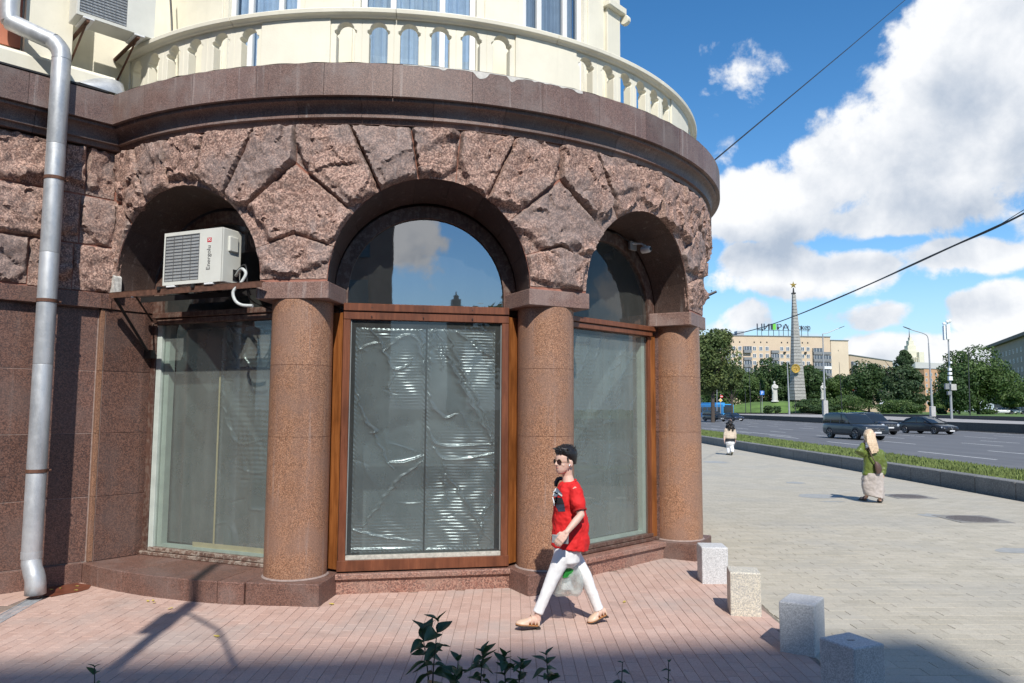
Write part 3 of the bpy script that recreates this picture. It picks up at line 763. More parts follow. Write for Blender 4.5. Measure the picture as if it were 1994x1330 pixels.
# ---- windows
def onbay(b, d, px, py):
    th = BAY[b]; er = Vector((math.sin(th), -math.cos(th), 0)); et = Vector((math.cos(th), math.sin(th), 0)); P0 = Vector((CX, CY, 0)) + er * d; dd = ray(px, py); t = P0.dot(er) / dd.dot(er)
    P = Vector((dd.x * t, dd.y * t, CAMH + dd.z * t)); return (P - Vector((CX, CY, 0))).dot(et), P.z
def film_sheet(f, t0, t1, z0, z1, d, seed, ripple=1.0, creases=22, par=None, step=0.0062, per=0.034, folds=(), spots=None, bay=1, amp=1.0):
    """sagging polythene: hand-placed folds (polylines, width, height), ripple fields and small random creases"""
    rs = np.random.default_rng(seed)
    xs = np.arange(t0, t1 + 1e-6, step); zs = np.arange(z0, z1 + 1e-6, step)
    X, Z = np.meshgrid(xs, zs); w = t1 - t0; h = z1 - z0
    H = np.zeros_like(X)
    for i in range(4):
        a = rs.uniform(0, PI); q = X * math.cos(a) * 3 + Z * math.sin(a) * 3 + rs.uniform(0, 6)
        H += 0.004 * np.sin(q * rs.uniform(.8, 2.2))
    jx = .012 * np.sin(Z * 31 + 2) + .008 * np.sin(Z * 67 + X * 20)
    for pl, wd, ht in folds:
        P = smooth2([onbay(bay, d, *p) for p in pl], 5); best = np.full(X.shape, 9.0); side = np.zeros_like(X)
        L = len(P) - 1
        for k in range(L):
            (ax, az), (bx, bz) = P[k], P[k + 1]; vx, vz = bx - ax, bz - az; l2 = vx * vx + vz * vz + 1e-9
            t = np.clip(((X + jx - ax) * vx + (Z - az) * vz) / l2, 0, 1); qx = X + jx - ax - t * vx; qz = Z - az - t * vz; dd = np.hypot(qx, qz)
            tap = math.sin(PI * min(1, max(0, (k + .5) / L)) * .9 + .15) ; dd2 = dd / max(.35, tap)
            m_ = dd2 < best; best = np.where(m_, dd2, best); side = np.where(m_, np.sign(qx * vz - qz * vx), side)
        H += ht * np.exp(-(best / wd) ** 1.3) + ht * .5 * side * np.exp(-best / (wd * 2.2)) * (1 - np.exp(-best / (wd * .4)))
    for i in range(creases):
        x0, z_0 = t0 + w * rs.uniform(-.05, 1.05), z0 + h * rs.uniform(-.05, 1.05)
        a = rs.choice([rs.uniform(-.5, .5) + PI / 2, rs.uniform(0, PI), rs.uniform(-.4, .4)]); L = rs.uniform(.04, .22)
        dx, dz = math.cos(a), math.sin(a)
        s_ = (X - x0) * dx + (Z - z_0) * dz; q = -(X - x0) * dz + (Z - z_0) * dx + rs.uniform(-1, 1) * s_ ** 2
        wdt = rs.uniform(.006, .014); m_ = np.exp(-(s_ / L) ** 4)
        H += amp * rs.uniform(-.008, .009) * m_ * np.exp(-np.abs(q) / wdt)
    mask = np.zeros_like(X)
    if spots is None: spots = [(t0 + w * rs.uniform(.05, .95), z0 + h * rs.uniform(0, 1), rs.uniform(.10, .35), rs.uniform(.15, .5)) for i in range(5)]
    else: spots = [(*onbay(bay, d, px, py), rx, rz) for px, py, rx, rz in spots]
    for cx_, cz_, rx, rz in spots: mask = np.maximum(mask, np.exp(-((X - cx_) / rx) ** 4 - ((Z - cz_) / rz) ** 4))
    mask = mask * (.55 + .45 * np.sin(X * 23 + 3 * np.sin(Z * 9)) * np.sin(Z * 17 + X * 5))
    ph = 0.3 * np.sin(X * 7 + rs.uniform(0, 6)) + 0.25 * np.sin(X * 19)
    H += (amp - 1) * .0022 * np.sin(X * 70 + 4 * np.sin(Z * 3.1 + X * 4)) * (mask ** .5) * (.5 + .5 * np.sin(Z * 11 + X * 7))
    H += ripple * 0.0040 * mask * np.sin(Z * 2 * PI / per + ph + 0.8 * np.sin(Z * 5))
    e = np.minimum(np.minimum(X - t0, t1 - X), np.minimum(Z - z0, z1 - Z)); H *= np.clip(e / .03, .3, 1)
    H += .0035 * np.exp(-e / .02) * np.sin((X + Z) * 120 + 3 * np.sin(Z * 13))
    o0 = np.array(f(0, 0, 0)); ed = np.array(f(0, 1, 0)) - o0; et = np.array(f(1, 0, 0)) - o0
    P = o0 + np.outer(X.ravel(), et) + np.outer((d + H).ravel(), ed); P[:, 2] = Z.ravel()
    nx = len(xs); nz = len(zs); idx = np.arange(nx * nz).reshape(nz, nx)
    F = np.stack([idx[:-1, :-1], idx[:-1, 1:], idx[1:, 1:], idx[1:, :-1]], -1).reshape(-1, 4)
    mb = MB(); mb.v = P.tolist(); mb.f = F.tolist(); mb.m = [0] * len(F); mb.sm = [True] * len(F)
    me = bpy.data.meshes.new('plastic_film'); me.from_pydata(mb.v, [], mb.f); me.materials.append(FILM); me.polygons.foreach_set('use_smooth', mb.sm)
    me.transform(Matrix.Translation(-(par.location + bld.location))); o = bpy.data.objects.new('plastic_film', me); COL.objects.link(o); o.parent = par
    return o
def smooth2(P, n=5):
    out = []
    for i in range(len(P) - 1):
        p0 = P[max(i - 1, 0)]; p1 = P[i]; p2 = P[i + 1]; p3 = P[min(i + 2, len(P) - 1)]
        for k in range(n):
            t = k / n; out.append(tuple(0.5 * (2 * p1[c] + (p2[c] - p0[c]) * t + (2 * p0[c] - 5 * p1[c] + 4 * p2[c] - p3[c]) * t * t + (3 * p1[c] - p0[c] - 3 * p2[c] + p3[c]) * t ** 3) for c in (0, 1)))
    out.append(tuple(P[-1])); return out
def cr(pts, w=.012, h=.012, ox=623, oy=565, k=.5122): return ([(ox + x * k, oy + y * k) for x, y in pts], w, h)
FOLD_ML = [cr([(190, 140), (230, 200), (265, 280), (290, 300), (330, 290), (345, 260)], .014, .020), cr([(150, 230), (190, 205), (225, 200)], .012, .014), cr([(250, 230), (300, 182), (360, 178), (398, 290)], .016, .016), cr([(145, 400), (165, 480), (200, 530), (240, 620), (275, 680)], .011, .015),
    cr([(270, 655), (330, 652), (398, 628)], .022, .022), cr([(160, 900), (230, 810), (300, 720), (398, 645)], .013, .022), cr([(120, 910), (250, 940), (390, 955)], .014, .012), cr([(120, 985), (390, 985)], .02, .014), cr([(285, 300), (270, 350), (265, 400)], .01, .012), cr([(165, 480), (210, 535), (190, 545)], .012, .014), cr([(130, 140), (260, 150), (395, 150)], .018, .014), cr([(375, 140), (392, 220), (398, 330)], .02, .02)]
FOLD_MR = [cr([(408, 320), (412, 230), (440, 140)], .028, .028), cr([(440, 145), (490, 260), (560, 400), (620, 510), (660, 580)], .020, .030), cr([(480, 150), (530, 280), (600, 420), (660, 575)], .014, .024), cr([(530, 160), (590, 210), (650, 250)], .024, .018), cr([(405, 380), (430, 440), (470, 485), (512, 472)], .016, .022),
    cr([(405, 510), (430, 570), (480, 592), (570, 590), (660, 585)], .014, .018), cr([(430, 600), (470, 640), (560, 640), (660, 620)], .018, .016), cr([(480, 700), (540, 780), (600, 880), (650, 960)], .014, .016), cr([(600, 960), (625, 850), (655, 780)], .02, .016), cr([(410, 985), (655, 985)], .02, .014), cr([(470, 640), (470, 720), (490, 800)], .014, .012), cr([(440, 160), (455, 240), (470, 300)], .02, .016)]
FOLD_R = [cr([(1030, 190), (1000, 280), (975, 340), (985, 390)], .014, .02), cr([(1075, 200), (1045, 270), (1030, 350)], .012, .014), cr([(1150, 270), (1105, 305)], .01, .014), cr([(1200, 220), (1150, 330), (1140, 400)], .012, .012), cr([(1200, 470), (1235, 560)], .012, .014), cr([(1102, 180), (1102, 500), (1102, 900)], .010, .016), cr([(990, 440), (1010, 520)], .012, .012), cr([(1020, 560), (1080, 600)], .012, .012), cr([(1120, 600), (1200, 640)], .012, .012), cr([(1110, 700), (1200, 690)], .012, .012)]
def cl2(pts, w=.012, h=.012): return cr(pts, w, h, 0, 195, .4391)
FOLD_L = [cl2([(1010, 1070), (1040, 1120), (1055, 1185)], .016, .022), cl2([(1080, 1100), (1090, 1150), (1110, 1185)], .014, .02), cl2([(965, 1192), (1080, 1190), (1200, 1192)], .016, .022), cl2([(990, 980), (1060, 1040), (1130, 1080)], .016, .014), cl2([(1170, 970), (1200, 990)], .014, .016), cl2([(985, 1190), (1000, 1400), (1060, 1520), (1180, 1500)], .016, .014), cl2([(975, 2000), (1080, 2010), (1180, 2015)], .016, .016)]
def archring(f, r0, r1, d0, d1, zc, n=28, legs=0.0):
    mb = MB(); O = [(r1, -legs)] + [(r1 * math.cos(PI * k / n), r1 * math.sin(PI * k / n)) for k in range(n + 1)] + [(-r1, -legs)]
    I = [(r0, -legs)] + [(r0 * math.cos(PI * k / n), r0 * math.sin(PI * k / n)) for k in range(n + 1)] + [(-r0, -legs)]
    m = len(O); vs = [f(x, d1, zc + z) for x, z in O] + [f(x, d1, zc + z) for x, z in I] + [f(x, d0, zc + z) for x, z in I] + [f(x, d0, zc + z) for x, z in O]
    fs = [(r * m + k, r * m + k + 1, ((r + 1) % 4) * m + k + 1, ((r + 1) % 4) * m + k) for r in range(4) for k in range(m - 1)]
    fs += [(0, m, 2 * m, 3 * m), (m - 1, 2 * m - 1, 3 * m - 1, 4 * m - 1)]
    return mb.add(vs, fs)
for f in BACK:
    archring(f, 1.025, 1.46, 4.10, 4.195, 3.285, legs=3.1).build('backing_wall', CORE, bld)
def archpane(f, r, d, zc, z0, n=28):
    pts = [(r, z0)] + [(r * math.cos(PI * k / n), zc + r * math.sin(PI * k / n)) for k in range(n + 1)] + [(-r, z0)]
    return MB().add([f(x, d, z) for x, z in pts], [tuple(range(len(pts)))])
def rect(f, t0, t1, z0, z1, d): return MB().add([f(t0, d, z0), f(t1, d, z0), f(t1, d, z1), f(t0, d, z1)], [(0, 1, 2, 3)])
def sub(name, loc): 
    e = empty(name, loc); e.parent = bld; e.location = Vector(loc) - Vector((CX, CY, 0)); return e
for b in range(4):
    f = bayf(b); win = sub('window', f(0, 4.3, 0.22))
    # arched light
    archring(f, 0.885, 1.034, 4.22, 4.305, 3.27, legs=0.16).build('arch_frame', W_DARK if b != 1 else W_DARK, win, bevel=0.004)
    archpane(f, 0.90, 4.262, 3.27, 3.10).build('arch_pane', GLASS_UP if b == 1 else GLASS, win, recalc=False)
    if b == 1:
        # storm frame set forward in front of the shop window
        F_ = 4.44
        for s in (-1, 1):
            MB().hexa(f, s * 0.846, s * 0.925, F_ - .06, F_, 0.262, 2.945).build('stile', W_RED, win, bevel=0.004)
            MB().prism([(s * 0.930, F_ - .005), (s * 1.045, 4.335), (s * 1.045, 4.29), (s * 0.930, 4.29)], f, 0.25, 3.02).build('side_board', W_ORANGE, win, bevel=0.003)
        MB().hexa(f, -0.935, 0.935, F_ - .05, F_ + .012, 0.230, 0.345).build('bottom_rail', W_RED, win, bevel=0.004)
        MB().hexa(f, -0.925, 0.925, F_ - .06, F_ + .004, 2.948, 3.035).build('top_rail', W_RED, win, bevel=0.004)
        MB().hexa(f, -0.925, 0.925, 4.29, F_ + .022, 3.040, 3.125).build('transom', W_RED, win, bevel=0.006)
        MB().hexa(f, -0.845, 0.845, F_ - .05, F_ - .022, 0.346, 0.392).build('putty', plain('old_putty', (.46, .45, .40), .8, 0, .25, 30), win)
        for s in (-1, 1): MB().hexa(f, s * .834, s * .844, F_ - .05, F_ - .024, 0.405, 2.945).build('gasket', plain('grey_gasket', (.2, .22, .22)), win)
        rect(f, -0.846, 0.846, 0.386, 2.945, F_ - .035).build('pane', GLASS, win, recalc=False)
        film_sheet(f, -0.79, -0.012, 0.41, 2.87, F_ - .085, 5, 1.0, 16, win, folds=FOLD_ML, spots=[(755, 643, .30, .09), (790, 735, .16, .28), (750, 1050, .38, .22)])
        film_sheet(f, 0.006, 0.785, 0.41, 2.88, F_ - .080, 9, 1.3, 12, win, folds=FOLD_MR, spots=[(930, 690, .22, .45), (915, 880, .30, .22), (890, 1000, .36, .50), (860, 690, .08, .12)])
        MB().hexa(f, -0.006, 0.004, F_ - .10, F_ - .09, 0.40, 2.94).build('seam', BLACK, win)
        for z in (2.985, 3.08):
            for t in (-.62, -.05, .5): MB().loft([[f(t + .006 * math.cos(a), F_ + dd, z + .006 * math.sin(a)) for a in np.linspace(0, 2 * PI, 9)[:-1]] for dd in (.0, .026)]).build('screw_head', BLACK, win)
    else:
        mt = W_DARK if b == 0 else W_RED
        l0 = 1.045 if b else 1.10
        for s in (-1, 1):
            MB().hexa(f, s * (0.93 if b or s > 0 else 0.965), s * l0, 4.20, 4.30, 0.25, 3.0).build('stile', (W_DARK if b == 0 else (W_ORANGE if s > 0 else W_RED)), win, bevel=0.004)
            if b == 0 and s < 0: MB().hexa(f, -.962, -.885, 4.225, 4.285, 0.30, 2.97).build('inner_frame', plain('pale_green_frame', (0.50, 0.56, 0.52), 0.5), win, bevel=0.003)
            else: MB().hexa(f, s * 0.875, s * 0.928, 4.235, 4.318 if b == 0 else 4.30, 0.30, 2.97).build('inner_stile', W_DARK if b == 0 else W_RED, win, bevel=0.003)
        MB().hexa(f, -l0, l0, 4.20, 4.335, 0.2195, 0.262).build('bottom_rail', W_WORN if b == 0 else W_DARK, win, bevel=0.006)
        MB().hexa(f, -0.93, 0.93, 4.22, 4.318, 0.268, 0.312).build('inner_rail', W_WORN if b == 0 else W_DARK, win, bevel=0.004)
        z0 = 2.975
        MB().hexa(f, -0.93, 0.93, 4.22, 4.34, z0, z0 + .065).build('top_rail', mt, win, bevel=0.006)
        MB().hexa(f, -0.98, 0.98, 4.20, 4.36, z0 + .07, z0 + .135).build('transom', mt, win, bevel=0.006)
        rect(f, -0.875, 0.875, 0.312, 2.975, 4.262).build('pane', GLASS_L, win, recalc=False)
        # pale inner frame behind the glass
        for s in (-1, 1): MB().hexa(f, s * 0.80, s * 0.874, 4.15, 4.235, 0.31, 2.97).build('inner_frame', plain('pale_green_frame', (0.50, 0.56, 0.52), 0.5), win)
        MB().hexa(f, -0.80, 0.80, 4.15, 4.23, 0.31, 0.345).build('inner_frame', plain('pale_green_frame', (0.50, 0.56, 0.52), 0.5), win)
        if b == 0:
            film_sheet(f, -0.005, 0.80, 0.36, 2.93, 4.19, 21, 1.6, 26, win, .009, .055, FOLD_L, [(500, 660, .25, .28), (490, 850, .28, .5)], 0, 2.4)
            film_sheet(f, -0.80, -0.02, 0.36, 2.93, 4.13, 22, 0.1, 3, win, .02, .08, bay=0)
            MB().hexa(f, -0.026, -0.004, 4.20, 4.205, 0.36, 2.40).build('tape', CARD, win)
            MB().hexa(f, -0.33, 0.80, 4.205, 4.212, 0.335, 0.40).build('tape', CARD, win)
        else:
            film_sheet(f, -0.80, 0.02, 0.36, 2.93, 4.18, 31, 0.5, 70, win, .009, .05, FOLD_R if b == 2 else (), bay=b, amp=2.2)
            film_sheet(f, 0.03, 0.80, 0.36, 2.93, 4.17, 32, 0.3, 60, win, .009, .05, FOLD_R if b == 2 else (), bay=b, amp=2.2)
# ---- upper floor: balustrade with arched slots, rail, wall with windows
RP = 4.74; DZ = 0.205
S5 = lambda a, z, o: cyl(a / RP, RP + o, z if z < 5.7 else z + DZ)
groups = [[-0.655, -0.575, -0.495, -0.419, -0.338, -0.258], [-0.018, 0.059, 0.131, 0.204, 0.278, 0.354], [0.598, 0.674, 0.744, 0.814, 0.886, 0.958], [1.21, 1.285, 1.36, 1.435, 1.51, 1.585]]
ends = []
for g in groups:
    for i, c in enumerate(g):
        l = (g[i - 1] + c) / 2 if i else c - 0.035; r_ = (g[i + 1] + c) / 2 if i < len(g) - 1 else c + 0.035
        w = 0.101; c5 = c * RP
        hole = [(c5 - w, 5.60), (c5 - w, 5.90), (c5 - w - .022, 5.915), (c5 - w - .022, 5.94), (c5 - w + .006, 5.955)] + [(c5 - (w - .006) * math.cos(PI * k / 10), 5.955 + .085 * math.sin(PI * k / 10)) for k in range(1, 10)] + [(c5 + w - .006, 5.955), (c5 + w + .022, 5.94), (c5 + w + .022, 5.915), (c5 + w, 5.90), (c5 + w, 5.60)]
        poly = [(l * RP, 5.60)] + hole + [(r_ * RP, 5.60), (r_ * RP, 6.08), (l * RP, 6.08)]
        # split into left leg + top + right leg to stay planar
        MB().prism(poly, S5, -0.115, 0.0).build('balustrade_arch', CREAM, bld, bevel=0.005)
        if i: MB().hexa(S5, l * RP - .046, l * RP + .046, -.11, .012, 5.60, 5.90).build('baluster', CREAM, bld, bevel=0.008)
    ends.append((g[0] - 0.035, g[-1] + 0.035))
pan = [(-0.86, ends[0][0])] + [(ends[i][1], ends[i + 1][0]) for i in range(len(ends) - 1)] + [(ends[-1][1], 2.4)]
for a, c in pan:
    n = max(2, int((c - a) / 0.04)); rings = [[cyl(a + (c - a) * k / n, r, z) for r, z in ((4.61, 5.6), (4.762, 5.6), (4.762, 6.284), (4.61, 6.284))] for k in range(n + 1)]
    MB().loft(rings, None, False).build('parapet_panel', CREAM, bld, bevel=0.004)
rail = [(4.58, 6.285), (4.775, 6.285), (4.79, 6.305), (4.83, 6.315), (4.836, 6.362), (4.80, 6.385), (4.58, 6.395)]
rj_ = [-0.82, -0.30, 0.10, 0.50, 0.90, 1.3, 1.8, 2.4]
for a, c in zip(rj_[:-1], rj_[1:]):
    n = 12; rings = [[cyl(a + .0006 + (c - a - .0012) * k / n, r, z) for r, z in rail] for k in range(n + 1)]
    MB().loft(rings, None, False).build('hand_rail', CREAM, bld, bevel=0.004)
# wall behind
WINU = [(-0.433, -0.186), (-0.010, 0.322), (0.468, 0.700)]
def warc(a, c, z0, z1, r0=4.0, r1=4.2):
    n = max(1, int((c - a) / 0.05)); rings = [[cyl(a + (c - a) * k / n, r, z) for r, z in ((r0, z0), (r1, z0), (r1, z1), (r0, z1))] for k in range(n + 1)]
    return MB().loft(rings, None, False)
edges = [-0.95] + [e for w in WINU for e in w] + [0.868]
for i in range(0, len(edges), 2): warc(edges[i], edges[i + 1], 5.55, 9.4).build('upper_wall', CREAM, bld)
for a, c in WINU:
    warc(a, c, 5.55, 5.98).build('upper_wall', CREAM, bld); warc(a, c, 8.9, 9.4).build('upper_wall', CREAM, bld)
p0 = cyl(0.868, 4.2, 0); p1 = (p0[0] + 0.6, p0[1] + 5.2)
MB().add([(p0[0], p0[1], 5.55), (p1[0], p1[1], 5.55), (p1[0], p1[1], 9.4), (p0[0], p0[1], 9.4)], [(0, 1, 2, 3)]).build('upper_wall', CREAM, bld)
warc(0.80, 0.872, 5.55, 9.4, 4.19, 4.255).build('pilaster', CREAM, bld, bevel=0.006)
warc(0.79, 0.885, 7.42, 7.52, 4.19, 4.33).build('pilaster_capital', CREAM, bld, bevel=0.01)
mb = MB(); sc_ = [cyl(0.878, 4.30 + .07 * math.cos(a), 7.36 + .07 * math.sin(a)) for a in np.linspace(0, 2 * PI, 17)[:-1]]; sc2 = [cyl(0.895, 4.30 + .07 * math.cos(a), 7.36 + .07 * math.sin(a)) for a in np.linspace(0, 2 * PI, 17)[:-1]]
mb.loft([sc_, sc2], None, False).build('scroll', CREAM, bld, bevel=0.008)
for a, c in ((-.62, -.45), (-.17, -.03), (.345, .45), (.715, .79)):
    warc(a, c, 5.56, 9.3, 4.19, 4.225).build('pilaster', CREAM, bld, bevel=0.006)
CURT = plain('grey_blue_curtain', (0.30, 0.36, 0.44), 0.9, 0, 0.1)
LACE = plain('white_curtain', (0.52, 0.62, 0.74), 0.9, 0, 0.12)
UG = glass('upper_glass', (0.78, 0.85, 0.90), 1.1, 0.05)
MB().loft([[cyl(-.9 + 1.75 * k / 20, 3.5, z) for k in range(21)] for z in (5.6, 9.3)], None, False, False, False).build('upper_room', ROOM, bld)
for wi, (a, c) in enumerate(WINU):
    A_ = Vector(cyl(a, 4.13, 0)); B_ = Vector(cyl(c, 4.13, 0)); L = (B_ - A_).length; ex = (B_ - A_) / L; nn = Vector((ex.y, -ex.x, 0))
    g = lambda t, d, z, A_=A_, ex=ex, nn=nn: tuple(A_ + ex * t + nn * d + Vector((0, 0, z)))
    win = empty('upper_window', (0, 0, 0)); win.parent = bld; win.location = Vector((A_.x, A_.y, 6)) - Vector((CX, CY, 0))
    for t0, t1 in ((0, .07), (L * .25, L * .25 + .07), (L * .68, L * .68 + .07), (L - .07, L)): MB().hexa(g, t0, t1, -.03, .03, 6.0, 8.9).build('frame', WHITEP, win, bevel=0.006)
    MB().hexa(g, 0.07, L - .07, -.028, .028, 6.0, 6.06).build('frame', WHITEP, win, bevel=0.006)
    MB().hexa(g, 0, L, -.09, .12, 5.975, 5.998).build('sill', WHITEP, win, bevel=0.006)
    MB().add([g(0.05, 0, 6.05), g(L - .05, 0, 6.05), g(L - .05, 0, 8.9), g(.05, 0, 8.9)], [(0, 1, 2, 3)]).build('pane', UG, win, recalc=False)
    cm = CURT if wi == 2 else LACE; n = 60
    prof = [(.06 + (L - .12) * k / n, -.09 + .02 * math.sin(k * 1.15) + .010 * math.sin(k * 2.7)) for k in range(n + 1)]
    MB().loft([[g(t, d, 6.0) for t, d in prof], [g(t, d, 8.9) for t, d in prof]], None, True, False, False).build('curtain', cm, win, recalc=False)
# left upper wall
def onwall(px, py, o):
    d = ray(px, py); P0 = WP + WN * o; t = (P0.dot(WN)) / d.dot(WN); P = Vector((d.x * t, d.y * t, CAMH + d.z * t)); return (P - P0).dot(WD), P.z, P
MB().hexa(lambda a, o, z: wall(a, z, o), 0.42, 3.0, -.35, -.12, 5.5, 9.5).build('upper_wall', CREAM, bld)
MB().hexa(lambda a, o, z: wall(a, z, o), -1.6, 0.62, -.70, -.45, 5.5, 9.5).build('upper_wall', CREAM, bld)
MB().hexa(lambda a, o, z: wall(a, z, o), 0.92, 3.0, -.118, -.09, 5.98, 9.5).build('salmon_panel', SALMON, bld)
MB().hexa(lambda a, o, z: wall(a, z, o), 0.42, 0.90, -.44, -.02, 5.6, 9.5).build('pilaster', CREAM, bld, bevel=.006)
MB().prism([(-.12, 5.6), (.13, 5.6), (.13, 5.84), (.10, 5.88), (-.12, 5.97)], lambda o, z, u: wall(u, z, o), -0.02, 3.0).build('upper_plinth', CREAM, bld, bevel=.005)
# cornice top sheet along the left wall (dark flashing strip)
MB().hexa(lambda a, o, z: wall(a, z, o), 0.12, 2.8, .12, .352, 5.582, 5.602).build('ledge_flashing', DARKM, bld)
# bent zinc flashing in the corner
mb = MB(); n = 14; ring0, ring1, ring2 = [], [], []
for k in range(n + 1):
    s = k / n; u = 0.42 - 0.50 * s
    ring0.append(wall(u, 5.60 + 0.012, 0.36 - .05 * s)); ring1.append(wall(u, 5.66 + 0.17 * math.sin(s * PI * .62) ** 1.3, 0.20 - .03 * s)); ring2.append(wall(u, 5.72 + .16 * math.sin(s * PI * .6), 0.04))
mb.loft([ring0, ring1, ring2], None, True, False, False)
e_ = [wall(-0.082, 5.612 - .03, 0.31), wall(-0.085, 5.81, 0.17), wall(-0.13, 5.62, 0.16), wall(-0.16, 5.60, 0.26)]
mb.add(e_, [(0, 1, 2, 3)])
o_ = mb.build('zinc_flashing', GALV, bld); o_.modifiers.new('thick', 'SOLIDIFY').thickness = .003

# ============================================================ DRAINPIPE
_, _, PP = onwall(88, 640, 0.42)
px_, py_ = PP.x, PP.y
pipe = empty('drainpipe', (px_, py_, 0)); tag(pipe, 'tall galvanised steel drainpipe standing free in front of the left granite wall', 'drainpipe')
_, zt, PT = onwall(128, 150, 0.42)
ztop = 5.78
def seg(z0, z1): 
    return MB().tube([(px_, py_, z0), (px_, py_, z0 + .01), (px_, py_, z1 - .012), (px_, py_, z1)], [.0935, .0955, .0955, .0935], 28, None, True)
for z0, z1 in ((0.42, 1.28), (1.28, 2.42), (2.42, 3.62), (3.62, 4.82), (4.82, ztop)):
    seg(z0 + .001, z1 - .001).build('pipe_section', GALV, pipe)
q2 = onwall(18, 42, 0.10)[2]; q1 = onwall(104, 100, 0.34)[2]
P3 = Vector((px_, py_, ztop)); P4 = P3 + Vector((-.01, 0.0, .09))
dirp = (q2 - Vector((px_, py_, ztop + .22)))
el = [P3, P3 + Vector((0, 0, .05)), P3 + Vector((0, 0, .10)) + dirp * .03, P3 + Vector((0, 0, .14)) + dirp * .09, P3 + Vector((0, 0, .17)) + dirp * .17]
MB().tube(el, [.097, .0945, .097, .0945, .097], 28).build('upper_elbow', GALV, pipe)
top2 = Vector((q2.x, q2.y, q2.z))
MB().tube([el[-1] - dirp * .02, top2], .094, 28).build('slanted_section', GALV, pipe)
MB().tube([top2 - dirp * .03, top2 + Vector((0, 0, .06)), top2 + Vector((-.005, .0, .16)), top2 + Vector((-.005, 0, 2.6))], [.097, .097, .0945, .0945], 28).build('top_section', GALV, pipe)
MB().tube([(px_, py_, .47), (px_, py_, .42), (px_ - .0, py_, .40)], [.099, .099, .099], 28).build('collar', GALV, pipe)
bp = [(px_, py_, .44), (px_ + .004, py_ - .005, .39), (px_ + .012, py_ - .012, .35), (px_ + .03, py_ - .02, .30), (px_ + .055, py_ - .03, .25), (px_ + .075, py_ - .035, .20), (px_ + .082, py_ - .035, .15), (px_ + .085, py_ - .035, .045)]
mb = MB(); mb.tube(bp, [.0955, .092, .0965, .093, .0965, .0965, .0975, .1], 28, None, False); ou = mb.build('outlet_elbow', GALV, pipe); ou.modifiers.new('thick', 'SOLIDIFY').thickness = .004
for z in (4.44, 3.10, 1.30):
    cl_o = MB().tube([(px_, py_, z - .018), (px_, py_, z + .018)], .101, 28).build('clamp', RUST, pipe)
    w0 = Vector((px_, py_, z)); mb = MB(); mb.tube([w0 - WN * .09, w0 - WN * .42], .009, 8); 
    mb.tube([w0 + WD * -.10, w0 + WD * -.135], .012, 8); mb.build('clamp_rod', RUST, pipe)

